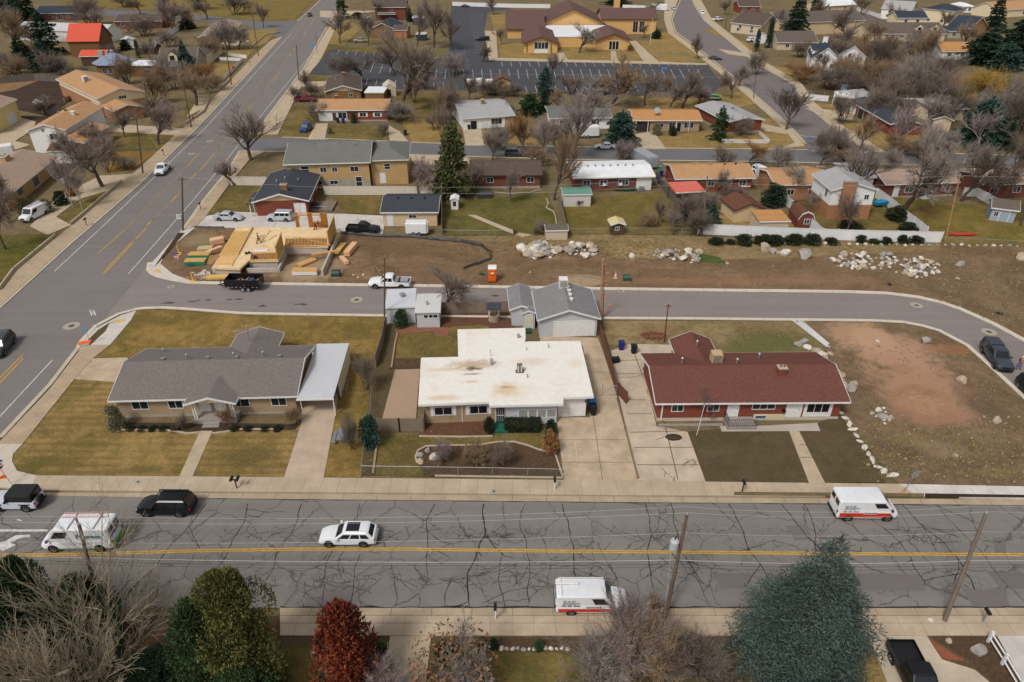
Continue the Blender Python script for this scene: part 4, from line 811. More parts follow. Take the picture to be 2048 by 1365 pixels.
for k in range(6): b.box(W*.42+.1+k*.16,D-1.43,z+.2,W*.42+.2+k*.16,D-1.403,z+1.1)
b.build('louvre',LOUV,c)
_,w2,d2=house('x','',(1019,622),(1069,617),2.6,d=4.6,roof='gy',pitch=.36,ov=.3,ovx=.25,wall=WL_grey,roofm=RF_grey,feats=[('door','f',.62,.1,.85,1.95,CREAMT)],parent=t) if False else (0,0,0)
def wing(t,A,B,h,d=None,ridge_y=None,roof='gx',pitch=.33,ov=.4,ovx=None,**k):
 """add a block to house t from the pixels of its front roof edge"""
 ox=ov if ovx is None else ovx
 if roof in('gy','sr'): ex,ey=ov,ox; ze=h-pitch*ov
 elif roof=='flat': ex,ey=ox,ov; ze=h
 else: ex,ey=(ov if roof=='hip' else ox),ov; ze=h-pitch*ov
 rz=t.rotation_euler[2]; c,s_=math.cos(rz),math.sin(rz)
 def L(p): dx,dy=p.x-t.location.x,p.y-t.location.y; return (dx*c+dy*s_,-dx*s_+dy*c)
 a,b=L(P(*A,ze)),L(P(*B,ze)); w=abs(b[0]-a[0])-2*ex; x0=min(a[0],b[0])+ex; y0=(a[1]+b[1])/2+ey
 if ridge_y is not None:
  lo,hi=1.5,60
  for _ in range(40):
   m=(lo+hi)/2
   if roof=='gy': q=(x0+w/2,y0+m+ey,h+pitch*w/2+.16)
   elif roof=='flat': q=(x0+w/2,y0+m+ov,h+.2)
   else: q=(x0+w/2,y0+m/2,h+pitch*m/2+.16)
   wq=(t.location.x+q[0]*c-q[1]*s_,t.location.y+q[0]*s_+q[1]*c,q[2])
   if proj(wq)[1]>ridge_y: lo=m
   else: hi=m
  d=lo
 block(t,x0,y0,w,d,h,roof,pitch,ov,ovx=ovx,**k)
 return x0,y0,w,d
q=wing(t,(1019,623),(1068,620),2.5,d=5.6,roof='gy',pitch=.36,ov=.3,ovx=.25,wall=WL_grey,roofm=RF_grey)
block(t,q[0]+q[2]*.55,q[1]-.9,1.5,.9,2.35,'gy',.4,.18,wall=WL_grey,roofm=RF_grey,ovx=.15,feats=[('door','f',.5,.15,.85,1.95,CREAMT)])
b=MB(); b.box(q[0]+q[2]*.5,q[1]-2.0,0,q[0]+q[2]*.95,q[1]-.95,.2); b.build('door_step',plain('green_mat',s(40,74,60),.9),t)
t,W,D=house('garden_shed','white shed with ribbed metal roof and a vent, behind the round bush',(770,617.5),(831,615),2.35,d=4.2,roof='sx',pitch=.07,ov=.12,wall=WL_grey,roofm=RM_car,cat='shed',feats=[('pipe',.55,.55,.35,.22)])
t,W,D=house('garden_shed','white shed with a strip of three dark windows, next to the leafless tree',(829,626.5),(881,625.5),2.35,d=4.0,roof='sx',pitch=.06,ov=.2,wall=WL_grey,roofm=plain('dull_white_roof',s(200,196,190)),cat='shed',feats=wf((.42,1.5,.55,.42,0,W_,GLd),(.62,1.5,.55,.42,0,W_,GLd),(.83,1.5,.55,.42,0,W_,GLd))+[('pipe',.45,.35,.4,.1)])
t,W,D=house('brick_house','red brick house with charcoal gable roof behind the timber-framed building site',(503,407),(618,403.5),2.75,ridge_y=331.5,roof='gy',pitch=.28,ov=.5,wall=BR_red,roofm=RF_dark,gable=WL_tan,feats=[('door','f',.9,.1,.95,2.05),('door','f',.8,.1,.9,2.05,W_),('chim',.55,.14,1.1,.7,.9,BR_brn),('pipe',.3,.45,.5),('pipe',.46,.5,.4),('vent',.7,.55,.3)]+wf((.3,1.0,1.2,1.0),(.7,1.0,1.2,1.0),face='r'))
for k in (-.45,-.1): pass
b=MB()
for x,y in ((-1.0,-.2),(-1.0,2.2)): b.box(x-.06,y-.06,0,x+.06,y+.06,2.6)
b.build('porch_post',W_,t)
b=MB(); b.exy([(-1.4,2.3),(.02,2.62),(.02,2.76),(-1.4,2.44)],-.5,5.5); b.build('porch_roof',RF_dark,t)
t,W,D=house('split_level_house','long tan brick split-level house with sage grey roof beside the avenue',(566,331),(741,326),5.0,ridge_y=284,pitch=.26,ov=.45,wall=BR_gold,roofm=RF_sage,found=None,
feats=wf((.22,3.2,1.4,1.2,-1),(.44,3.2,1.1,.9),(.58,3.2,.9,.9),(.82,3.2,1.5,.9),(.36,.8,1.3,.7),(.55,.8,1.4,.7),(.86,.2,1.1,1.9,-1))+[('pipe',.2,.5,.5),('pipe',.45,.52,.4),('vent',.3,.45,.3),('vent',.6,.45,.3),('pipe',.7,.55,.5),('pipe',.82,.38,.5)])
M=wallM('f',0,0,W,D); b=MB(); b.box(0,0,.002,W,1.75,.02,M); b.build('lower_wall',WL_stone,t)
q=wing(t,(735,324),(818,320),5.0,ridge_y=280,roof='hip',pitch=.36,ov=.45,wall=BR_gold,roofm=RF_sage,feats=wf((.45,3.1,1.1,1.0,-1))+[('door','f',.3,.3,1.0,2.0)])
t,W,D=house('garage','tan stucco garage with charcoal roof beside the parked enclosed trailer',(760,426.7),(877,426.2),2.6,ridge_y=393,pitch=.25,ov=.35,wall=WL_tan,roofm=RF_dark,cat='garage',feats=[('door','f',.13,.05,.95,2.0),('vent',.25,.42,.25,BLK),('vent',.5,.42,.25,BLK),('vent',.75,.42,.25,BLK)]+wf((.55,1.5,1.2,.5)))
t,W,D=house('brick_house','dark red brick house with plain brown roof behind the tall cedar',(938,353),(1085,352),2.65,ridge_y=323,pitch=.25,ov=.45,wall=BR_red2,roofm=RF_brown,found=(FND,.35),trim=TRB,feats=wf((.27,1.15,1.2,.95),(.63,1.15,1.3,.95),(.86,1.15,1.3,.95)))
t,W,D=house('brick_house','brick house with bright white low roof and shuttered windows above a big back yard',(1146,358),(1311,354.5),2.75,ridge_y=331,pitch=.13,ov=.5,wall=BR_red2,roofm=RM_white,feats=wf((.15,1.1,1.3,1.0,1,W_),(.37,1.1,1.3,1.0,1,W_),(.63,1.1,1.9,1.0,2,W_))+[('shut','f',.15,1.1,1.3,1.0,.3,BLU),('shut','f',.37,1.1,1.3,1.0,.3,BLU),('shut','f',.63,1.1,1.9,1.0,.3,BLU)]+[('pipe',.2+.1*k,.45,.25,.12) for k in range(7)])
M=wallM('f',0,0,W,D); b=MB(); b.box(W*.8,0,.002,W-.002,2.65,.03,M); b.build('white_panel',plain('white_panel2',s(214,211,206)),t); b=MB(); b.box(W*.84,-.7,0,W*.9,-.1,.8); b.build('air_conditioner',plain('ac_grey',s(110,112,114)),t)
for u in (.38,.595): b=MB(); b.box(W*u-.3,-.35,1.1,W*u+.3,-.06,1.5); b.build('window_air_unit',W_,t)
t,W,D=house('brick_house','red brick house with orange-tan shingle roof beside the red patio cover',(1350,360),(1512,357.5),2.7,ridge_y=329,pitch=.25,ov=.5,wall=BR_red,roofm=RF_or,trim=W_,feats=wf((.15,1.1,1.1,.9),(.46,1.1,1.1,.9),(.68,1.1,1.3,1.0),(.88,1.1,1.3,1.0))+[('pipe',.3,.5,.3),('pipe',.5,.48,.35,.14),('vent',.7,.48,.3,TRB),('vent',.85,.48,.3,TRB)])
b=MB(); b.box(W*.93-.9,-.1,.8,W*.93+.9,-.02,1.0); b.build('window_box',W_,t)
t,W,D=house('patio_cover','red metal patio cover on posts behind the orange-roofed brick house',(1352,387),(1411,384),2.5,d=4.5,roof='sx',pitch=.06,ov=.1,wall=None,roofm=plain('coral_metal',s(206,104,88)),cat='patio cover')
for x in (0.1,W/2,W-.1):
 for y in (.1,D-.1): b=MB(); b.box(x-.05,y-.05,0,x+.05,y+.05,2.5); b.build('post',TRB,t)
t,W,D=house('two_storey_house','two-storey white house on brick base with a tall brick chimney facing the empty lot',(1663,383),(1757,382),5.3,ridge_y=335,roof='gy',pitch=.30,ov=.35,ovx=.3,wall=WL_white,roofm=RF_lg,belt=(BR_or,2.6),feats=wf((.83,3.6,.7,.8))+[('win','l',.75,3.5,.8,1.3)]+[('pipe',.8,.4,.4),('pipe',.9,.5,.4)])
b=MB(); b.box(W*.2,-.62,0,W*.5,-.025,6.8); b.build('chimney',BR_or,t); b=MB(); b.box(W*.2-.08,-.7,6.8,W*.5+.08,.05,7.0); b.build('chimney_cap',FND,t)
wing(t,(1552,374),(1662,368),3.0,d=9,roof='gx',pitch=.22,ov=.4,wall=BR_or,roofm=RF_or,feats=wf((.3,1,1.2,1),(.7,1,1.2,1)))
wing(t,(1700,352),(1760,360),3.0,d=8,roof='gx',pitch=.25,ov=.3,wall=WL_white,roofm=RF_lg)
t,W,D=house('brick_house','brick house with pinkish tan roof and white back door behind the wide bare tree',(1772,371),(1920,366),2.75,ridge_y=339,pitch=.28,ov=.45,wall=BR_red2,roofm=RF_pink,found=(FND,.3),feats=[('door','f',.16,.2,.95,2.0)]+wf((.34,1.0,1.5,1.05),(.68,1.0,1.4,1.05),(.88,1.0,1.4,1.05))+[('pipe',.5,.3,.3)])
b=MB(); b.box(W*.5,-1.4,0,W*.5+1.5,-.5,.7); b.build('air_conditioner',W_,t)
t,W,D=house('brick_house','brick house with pale tan roof at the right edge behind the white fence',(1968,372),(2130,366),2.75,ridge_y=341,pitch=.26,ov=.45,wall=BR_red2,roofm=RF_pink,feats=wf((.15,1,1.4,1),(.45,1,1.4,1),(.75,1,1.4,1)))
t,W,D=house('garden_shed','small cream shed with maroon gable roof in front of the dark juniper',(1469,423),(1532,419),2.3,ridge_y=384,roof='gy',pitch=.35,ov=.3,wall=WL_tan,roofm=RF_rust,cat='shed',trim=TRB)
t,W,D=house('garden_shed','low shed with flat orange roof behind the white vinyl fence',(1519,445),(1582,444),2.3,d=4.2,roof='sx',pitch=.04,ov=.2,wall=WL_beige,roofm=RF_or2,cat='shed')
a,b_=P(1593,458,0),P(1624,458,0); wv=(b_-a).length; t=thing('barn_shed','small dark red barn shed with white trim and gambrel roof behind the white fence','shed',(a.x,a.y,0),heading((1593,458),(1624,458)))
pr=[(0,0),(wv,0),(wv,1.6),(wv*.82,2.5),(wv/2,2.9),(wv*.18,2.5),(0,1.6)]
mb=MB(); mb.exy(pr,0,4.5); mb.build('wall',plain('barn_red',s(112,58,48)),t); mb=MB(); mb.exy([(-.12,1.55),(wv*.16,2.54),(wv/2,2.97),(wv*.84,2.54),(wv+.12,1.55),(wv+.12,1.68),(wv*.84,2.68),(wv/2,3.1),(wv*.16,2.68),(-.12,1.68)],-.1,4.6); mb.build('roof',RF_rust,t)
mb=MB(); mb.exy([(-.13,1.5),(wv*.16,2.48),(wv/2,2.9),(wv*.84,2.48),(wv+.13,1.5),(wv+.13,1.7),(wv*.84,2.7),(wv/2,3.12),(wv*.16,2.7),(-.13,1.7)],-.16,-.103); mb.build('trim',W_,t)
window(t,wallM('f',0,0,wv,4.5),wv*.55,.9,.8,.8,1)
t,W,D=house('garden_shed','grey-blue garden shed with white trim and brown roof at the right edge of the lawn',(1983,417),(2040,424),2.4,d=3.6,roof='gx',pitch=.5,ov=.3,wall=WL_blue,roofm=RF_gb,cat='shed',feats=wf((.2,.9,.6,.8))+[('door','f',.55,.05,1.3,1.9,WL_blue)])
t,W,D=house('garden_shed','white block shed with pale green roof beside the brick house yard',(1126,391),(1184,390),2.3,d=3.6,roof='gx',pitch=.15,ov=.15,wall=WL_block,roofm=plain('green_roof',s(96,140,122),.6),cat='shed')
t,W,D=house('garden_shed','small grey shed with shingled roof at the end of the garden path',(1091,463),(1137,462),1.7,d=2.4,roof='gx',pitch=.35,ov=.12,wall=WL_beige,roofm=RF_gb,cat='shed')
t,W,D=house('playhouse','little brown playhouse with pale yellow roof against the chain link fence',(1222,452),(1252,451),2.0,d=2.0,roof='gy',pitch=.35,ov=.3,wall=WL_dark,roofm=plain('pale_yellow_roof',s(206,186,132)),cat='playhouse',feats=wf((.45,1.0,.6,.5)))
t,W,D=house('playhouse','white children’s playhouse with maroon shutters beside the blue canopy',(900,401),(917,401),1.9,d=1.8,roof='gy',pitch=.4,ov=.12,wall=WL_white,roofm=RM_white,cat='playhouse',feats=wf((.5,.8,.4,.7,0,plain('maroon',s(100,30,40)))))
t,W,D=house('brick_house','orange-roofed ranch house with white garage door and two blue bins outside',(631,222),(776,221.5),2.75,ridge_y=198,pitch=.25,ov=.4,wall=BR_red,roofm=RF_or,found=(FND,.3),feats=[('gar','f',.105,.05,2.9,2.0),('chim',.22,.55,.7,.6,.8,BR_red),('pipe',.55,.5,.4),('shut','f',.65,1.1,1.5,.9,.35,W_),('shut','f',.86,1.1,1.3,.9,.35,W_),('door','f',.235,.1,.9,2.0,TRB)]+wf((.35,.7,2.0,1.4,1),(.65,1.1,1.5,.9),(.86,1.1,1.3,.9)))
M=wallM('f',0,0,W,D); b=MB(); b.box(0,.1,.002,W*.42,2.6,.015,M); b.build('white_panel',plain('white_panel3',s(208,200,190)),t)
t,W,D=house('bungalow','brown-roofed bungalow with front gable behind the orange-roofed ranch house',(649,185),(724,182),2.7,ridge_y=145,roof='gy',pitch=.28,ov=.45,wall=BR_brn,roofm=RF_brown,gable=WL_beige,feats=wf((.7,1.0,1.0,.9),(.25,1.0,1.2,.9))+[('chim',.5,.8,.9,.6,.7,BR_red),('pipe',.25,.6,.4)])
t,W,D=house('garden_shed','cream gambrel-style shed at the edge of the car park under the tall bare tree',(766,176),(792,175),2.6,ridge_y=159,roof='gy',pitch=.6,ov=.1,wall=WL_beige,roofm=plain('cream_roof',s(196,182,156)),cat='shed',feats=[('door','f',.4,.05,1.4,2.0,TRB)])
t,W,D=house('garage','low garage with white flat roof between the brown bungalow and the cream shed',(728,187),(768,187),2.4,d=7,roof='flat',ov=.2,wall=BR_brn,roofm=RM_white,cat='garage')
t,W,D=house('bungalow','white bungalow with pale grey low roof and two black bins by the door',(924,239),(1031,232),2.75,ridge_y=205,pitch=.16,ov=.45,wall=WL_white,roofm=RF_lg,feats=[('door','f',.42,.1,.95,2.0),('door','f',.2,.1,1.5,1.9,GLd),('cooler',.52,.45,1.0,plain('tan_cooler',s(190,160,124))),('pipe',.35,.6,.3)]+wf((.66,.9,2.6,1.3,2)))
M=wallM('f',0,0,W,D); b=MB(); b.box(W*.83,0,.002,W,2.65,.02,M); b.build('brick_panel',BR_tan,t)
t,W,D=house('bungalow','pale bungalow with flat grey roof and white porch beside the round evergreen',(1098,238),(1226,236.5),2.75,ridge_y=218,pitch=.1,ov=.6,wall=WL_white,roofm=RF_sage,feats=wf((.2,.9,1.6,1.2),(.75,.9,1.8,1.2))+[('door','f',.45,.1,.95,2.0)]+[('post',u,-.45,2.7) for u in (2,5,8,11)])
t,W,D=house('ranch_house','ranch house with bright orange roof, long porch and open carport',(1266,242),(1405,242.4),2.75,ridge_y=221,pitch=.18,ov=.5,wall=BR_tan,roofm=RF_or2,feats=wf((.40,1.0,1.5,.9),(.58,.9,1.4,1.2),(.84,.9,2.2,1.2,2))+[('door','f',.69,.1,.95,2.0,GLd),('post',.3,-.4,2.65),('post',3.2,-.4,2.65),('post',10,-.4,2.65),('post',13,-.4,2.65),('vent',.6,.5,.3)])
M=wallM('f',0,0,W,D); b=MB(); b.box(.2,0,.003,W*.24,2.3,.02,M); b.build('carport_shade_panel',plain('opening_shade',s(52,46,42)),t)  # no recess cut: dark panel paints the shade inside the carport
t,W,D=house('brick_house','red brick house with pale grey low gable roof behind the white picket fence',(1455,246),(1530,241),2.9,ridge_y=202,roof='gy',pitch=.17,ov=.45,wall=BR_red,roofm=RF_lg,found=(FND,.4),gable=WL_white,feats=wf((.5,1.1,1.3,.9))+[('vent',.6,.5,.5),('pipe',.55,.35,.4)])
t,W,D=house('brick_house','long house with charcoal roof, white garage door and red brick gable end near the corner',(1781,250),(1849,250),2.75,ridge_y=193,roof='gy',pitch=.24,ov=.45,wall=BR_red,roofm=RF_dark,gable=WL_white,feats=wf((.62,1.1,1.3,.95))+[('gar','l',.1,.05,3.2,2.1),('gar','l',.3,.05,3,2.1,plain('opening_shade',s(52,46,42)))]+wf((.5,1,1.4,1.1),(.62,1,1.4,1.1),face='l'))  # second garage door panel coloured as the shade of an open bay
t,W,D=house('garage','small white garage with grey roof tucked behind the charcoal-roofed brick house',(1710,196),(1745,192),2.6,d=7,roof='gx',pitch=.25,ov=.3,wall=WL_white,roofm=RF_lg,cat='garage')
t,W,D=house('bungalow','white bungalow with pale sheet roof behind the blue-green evergreen',(1868,223),(1938,219),2.9,ridge_y=196,pitch=.2,ov=.5,wall=WL_cream,roofm=RF_lg,feats=wf((.3,1,1.3,1),(.7,1,1.3,1)))
t,W,D=house('garage','cream garage with dark brown gable roof beside the blue-green evergreen',(1866,240),(1908,243),2.7,ridge_y=217,roof='gy',pitch=.4,ov=.35,wall=WL_cream,roofm=RF_brown,cat='garage')
t,W,D=house('cottage','white cottage with steep dark roof, two dormers and a white chimney by the right street',(1621,119),(1683,122),4.0,ridge_y=80,roof='gy',pitch=.75,ov=.3,wall=WL_white,roofm=RF_navy,feats=wf((.3,4.2,1.0,1.3),(.75,1.2,1.2,1.4))+[('chim',.5,.8,1.5,1.0,1.5,WL_white)]+wf((.2,1.2,1,1.5),(.5,1.2,1,1.5),(.8,1.2,1,1.5),face='l'))
for u in (.35,.7):
 z=5.2; b=MB(); y=D*u; b.exx([(y-1,z-.6),(y+1,z-.6),(y+1,z+.7),(y,z+1.4),(y-1,z+.7)],.35,3.0); dr=b.build('dormer',WL_white,t); b=MB(); b.exx([(y-1.2,z+.6),(y,z+1.45),(y+1.2,z+.6),(y+1.2,z+.75),(y,z+1.6),(y-1.2,z+.75)],.2,3.0); b.build('dormer_roof',RF_navy,dr); b=MB(); b.box(.32,y-.5,z-.3,.345,y+.5,z+.7); b.build('dormer_window',GL,dr)
wing(t,(1678,116),(1731,112),4.6,ridge_y=92,roof='gy',pitch=.7,ov=.3,wall=WL_white,roofm=RF_navy,feats=wf((.4,4.0,1.0,1.3),(.7,1.2,1.0,1.2)))
t,W,D=house('church','large gold-walled church with brown roofs, twin front gables and white flat roof between them',(1044,88.5),(1118,87),3.6,ridge_y=50,roof='gy',pitch=.34,ov=.7,ovx=.9,wall=WL_gold,roofm=RF_church,trim=TRB,cat='church',rot=0,feats=wf(*[(x,1.6,1.3,2.2,0,W_) for x in (.37,.47,.57,.67)])); ch=t
M=wallM('f',0,0,W,D)
for u in (.08,.8): b=MB(); b.box(W*u,.4,.0,W*u+.35,3.2,.1,M); b.build('wall_rib',TRB,t)
for u in (.37,.47,.57,.67): b=MB(); b.box(W*u-.6,.1,.0,W*u+.6,1.4,.04,M); b.build('panel',W_,t)
q=wing(t,(1191,83),(1264,81.5),3.6,ridge_y=50,roof='gy',pitch=.34,ov=.7,ovx=.9,wall=WL_gold,roofm=RF_church,trim=TRB)
M=wallM('f',q[0],q[1],q[2],q[3])
for k in (-1,0,1): window(t,M,q[2]*.52+k*1.25,.2,1.05,2.9,0,W_,GLd)
text(t,'VISITORS WELCOME',.0001,W_,M) if False else None
b=MB()
for k in range(8): b.box(q[2]*.36+k*.42,3.75,0,q[2]*.36+k*.42+.28,4.0,.05,M)
b.build('lettering',TRB,t)
wing(t,(1075,75),(1232,75),3.6,d=30,roof='flat',pitch=0,ov=.2,wall=WL_gold,roofm=RM_white,feats=[])
q=wing(t,(1080,50),(1212,50),4.4,ridge_y=0,roof='gy',pitch=.42,ov=.8,ovx=1.0,wall=WL_gold,roofm=RF_church,trim=TRB)
wing(t,(1012,62),(1090,58),3.6,ridge_y=20,roof='gx',pitch=.30,ov=.6,wall=WL_gold,roofm=RF_church,trim=TRB)
q=wing(t,(1205,43),(1312,36),6.0,ridge_y=16,roof='gx',pitch=.32,ov=.6,wall=WL_gold,roofm=RF_church,trim=TRB,feats=wf((.62,.8,2.0,4.2),(.74,.8,2.0,4.2)))
wing(t,(1245,64),(1310,60),2.6,d=3,roof='flat',pitch=0,ov=.1,wall=WL_gold,roofm=RF_church,trim=TRB) if False else None
p=P(1233,16,0); b=MB(); c_=t.location; b.box(p.x-c_.x-1.5,p.y-c_.y-1.5,0,p.x-c_.x+1.5,p.y-c_.y+1.5,12); b.build('chimney',WL_gold,t)
t,W,D=house('storage_shed','gold-walled shed with brown gable roof at the back of the car park',(987,163),(1022,163),2.9,ridge_y=147,roof='gy',pitch=.4,ov=.3,wall=WL_gold,roofm=RF_church,trim=TRB,cat='shed')
for (x,y,w,h,lb) in ((971,174,14,14,'white storage box next to the gold shed at the car park back fence'),(932,172,12,12,'small white storage box at the left end of the row behind the car park'),(952,173,11,15,'tall white storage box in the middle of the row behind the car park')):
 a,b_=P(x,y,0),P(x+w,y,0); wv=(b_-a).length; t=thing('storage_box',lb,'storage box',(a.x,a.y,0)); hh=hgt(x,y,y-h)*.85; mb=MB(); mb.box(0,0,.1,wv,2.2,hh); mb.build('box_body',plain('white_box',s(214,210,204),.5),t); mb=MB(); mb.box(-.05,-.06,hh,wv+.05,2.26,hh+.12); mb.build('lid',W_,t); mb=MB(); mb.box(wv*.48,-.03,.2,wv*.52,-.004,hh-.1); mb.build('door_seam',STEEL,t)
t,W,D=house('long_house','long cream house with grey-brown roof and two small dormers at the upper right',(1739,69),(1894,69),2.9,ridge_y=45,pitch=.4,ov=.4,wall=WL_cream,roofm=RF_gb,feats=wf((.13,.8,1,1.8,-1),(.23,.8,1,1.8,-1),(.31,.8,1.2,1.8,-1),(.43,1.6,1.5,.6),(.65,.8,1.4,1.8,-1),(.87,.8,1.4,1.8,-1))+[('dormer',.67,.12,2.8,4,1.2,WL_cream),('dormer',.88,.12,2.8,4,1.2,WL_cream)])
wing(t,(1726,50),(1775,46),2.9,d=14,roof='hip',pitch=.4,ov=.4,wall=WL_cream,roofm=RF_gb)
for args in (('cream gabled house with slate blue roof behind the long cream house',(1795,37),(1857,37),6.0,22,'gx',WL_cream,RF_navy),('tall cream house with dark hipped roof behind the long cream house',(1845,18),(1909,24),6.0,-1,'hip',WL_cream,RF_navy),('dark-roofed stone house beside the big dark pines',(1896,63),(1950,65),2.8,42,'hip',WL_stone,RF_navy),('cream house with tan roof and porch in the far right corner',(1996,22),(2075,17),3.5,2,'gx',WL_cream,RF_or),('low white outbuilding with bright orange roof half hidden by dark pines',(1885,104),(1948,104),2.8,84,'gx',WL_white,RF_or2),('pale grey gabled house among bare trees at the top right',(1762,18),(1824,22),4.5,2,'gx',WL_white,RF_lg),('tan house with brown roof and angled gables at the top of the right street',(1461,46),(1524,53),4.0,25,'gx',WL_beige,RF_brown),('tan gabled house beside the brown-roofed house at the top of the right street',(1520,38),(1560,48),5.0,15,'gy',WL_tan,RF_gb),('red brick house with brown roof at the very top beside the right street',(1478,14),(1522,14),3.0,0,'gx',BR_red,RF_brown),('low brown-roofed house hidden behind the tall narrow cypresses',(1555,86),(1637,86),2.8,62,'gx',WL_beige,RF_gb),('white-roofed house at the top edge behind bare trees',(1643,14),(1714,10),3.0,-3,'gx',WL_tan,RM_white),('white-roofed house with a round front at the far top right',(1925,14),(1950,14),3.0,0,'hip',WL_white,RM_white)):
 lb,A,B,h,ry,rf,wm,rm=args
 dd=None if abs(ry)>3 or True else 9
 t,W,D=house('house',lb,A,B,h,ridge_y=ry,roof=rf,pitch=.42 if rf!='hip' else .38,ov=.4,wall=wm,roofm=rm,feats=wf((.25,1.0,1.3,1.2),(.7,1.0,1.3,1.2)) if h<4 else wf((.25,1.0,1.3,1.2),(.7,1.0,1.3,1.2),(.3,h-2,1.2,1.3),(.7,h-2,1.2,1.3)),d=(10 if rf=='hip' else None)) if rf!='hip' else house('house',lb,A,B,h,d=11,roof=rf,pitch=.38,ov=.4,wall=wm,roofm=rm,feats=wf((.25,1.0,1.3,1.2),(.7,1.0,1.3,1.2)))
q=house('house','brick gabled house with navy roof beside the dark-roofed stone house',(1942,58),(1976,52),3.6,d=9,roof='gy',pitch=.5,ov=.4,wall=BR_or,roofm=RF_navy)
house('garden_shed','small white greenhouse-like shed on the verge near the cypresses',(1515,72),(1535,72),3.0,d=4,roof='gy',pitch=.5,ov=.2,wall=WL_white,roofm=RF_lg,cat='shed')
t,W,D=house('barn','tall brown wooden barn with bright red metal roof',(132,85),(198,84),5.2,ridge_y=47,pitch=.8,ov=.4,wall=WL_wood,roofm=RM_red,trim=TRB,cat='barn')
wing(t,(157,114.5),(212,113),3.2,d=6,roof='gx',pitch=.45,ov=.3,wall=WL_dark,roofm=RM_red)
p=P(216,152,0); t=thing('octagonal_house','eight-sided wooden house with blue-grey metal roof and small cupola','house',(p.x,p.y+6.2,0)); r=5.8
mb=MB(); mb.prism([(r*math.cos(k*math.pi/4+.39),r*math.sin(k*math.pi/4+.39)) for k in range(8)],0,3.2); mb.build('wall',WL_wood,t)
mb=MB(); mb.lathe([(r+.9,3.0),(r+.9,3.12),(.5,6.0)],8,Matrix.Rotation(.39,4,'Z')); ro=mb.build('roof',RM_blue,t); mb=MB(); mb.lathe([(.5,5.8),(.5,6.4),(.7,6.45),(.1,6.9)],8); mb.build('cupola',plain('cupola_grey',s(150,150,152)),ro)
for k in range(8):
 an=k*math.pi/4+.39; mb=MB(); mb.tube([((r+.9)*math.cos(an),(r+.9)*math.sin(an),3.14),(.5*math.cos(an),.5*math.sin(an),6.02)],.06,4); mb.build('roof_seam',RM_blue,ro)
a0=-math.pi/2+.0; M=TM((-2.2,-5.36,0),(1,0,0),(0,0,1)); window(t,M,1.2,.5,1.3,1.6,1); window(t,M,3.0,.5,1.3,1.6,1)
mb=MB(); mb.box(-5.6,1.5,0,-4.0,3.0,6.2); mb.build('chimney',WL_stone,t)
wing(t,(250,134),(318,131),3.2,d=8,roof='flat',pitch=0,ov=.4,wall=WL_wood,roofm=RM_white,feats=wf((.6,.8,2,1.4,2)))
t,W,D=house('cape_house','grey stone cape house with dormer and long porch beside the tall spruce',(314,133),(392,131),3.0,ridge_y=95,pitch=.55,ov=.4,wall=WL_stone,roofm=RF_gb,feats=[('dormer',.38,.1,3.0,4,1.6,WL_cream)]+wf((.15,.9,1.2,1.2)))
wing(t,(372,118),(418,110),3.2,ridge_y=80,roof='gy',pitch=.55,ov=.4,wall=WL_cream,roofm=RF_gb,feats=wf((.3,.8,.9,1.5),(.5,.8,.9,1.5),(.7,.8,.9,1.5),(.5,4,1.2,1)))
house('ranch_house','pale tan ranch house with low gable roof by the avenue and the cross street',(395,76),(460,74),2.9,ridge_y=36,roof='gy',pitch=.25,ov=.5,wall=WL_cream,roofm=RF_beige,feats=[('vent',.5,.4,.8,WL_tan)])
t,W,D=house('brick_house','red brick house with brown roof and white porch gable beside the far cross street',(227,44),(323,43),3.0,ridge_y=29,pitch=.3,ov=.4,wall=BR_red,roofm=RF_brown,feats=wf((.15,1,1.6,1.1),(.4,1,.9,1.1),(.52,1,.9,1.1),(.85,1,2,1.1))+[('door','f',.7,.1,1,2.1)])
block(t,W*.5,-1,W*.45,4,3.0,'gy',.2,.3,roofm=RF_brown,gable=WL_white)
b=MB(); b.box(W-.2,2,0,W+1.6,3.2,6.5); b.build('chimney',BR_red2,t)
t,W,D=house('brick_house','dark red brick house with charcoal roof behind the red-roofed barn',(68,28),(164,27),3.0,ridge_y=12,pitch=.35,ov=.4,wall=BR_red2,roofm=RF_navy,gable=WL_white,feats=wf((.3,.9,1.5,1.2),(.5,.2,2.5,2.2,2),(.68,1,1.4,1.2),(.86,1,1.4,1.2))); b=MB(); b.box(W+.02,2,0,W+2.6,4,7); b.build('chimney',BR_red2,t)
house('workshop','long white building with pale metal roof beside the red barn',(208,66),(245,58),4.0,ridge_y=34,roof='gy',pitch=.4,ov=.3,wall=WL_white,roofm=plain('pale_metal',s(190,186,184),.6))
house('garden_shed','small white gabled shed between the barn and the grey cape house',(243,84),(272,82),2.6,d=6,roof='gy',pitch=.4,ov=.2,wall=WL_white,roofm=plain('pale_metal',s(190,186,184),.6),cat='shed')
house('garden_shed','low weathered shed with moss-brown roof beside the grey cape house',(274,96),(308,96),2.4,d=6,roof='gx',pitch=.3,ov=.2,wall=WL_dark,roofm=RF_gb,cat='shed')
t,W,D=house('split_level_house','tan-roofed split-level house with brick garage wing and strip of high windows',(194,199),(291,184),4.6,ridge_y=140,roof='gy',pitch=.28,ov=.5,wall=WL_cream,roofm=RF_or,belt=(BR_or,3.0),feats=wf((.52,3.6,1.8,.7,2))+[('win','r',.25+.12*k,3.5,1.4,.7) for k in range(6)]+[('cooler',.28,.55,1.3,W_)])
wing(t,(221,222),(294,217),2.8,d=15,roof='gy',pitch=.28,ov=.45,wall=BR_or,roofm=RF_or)
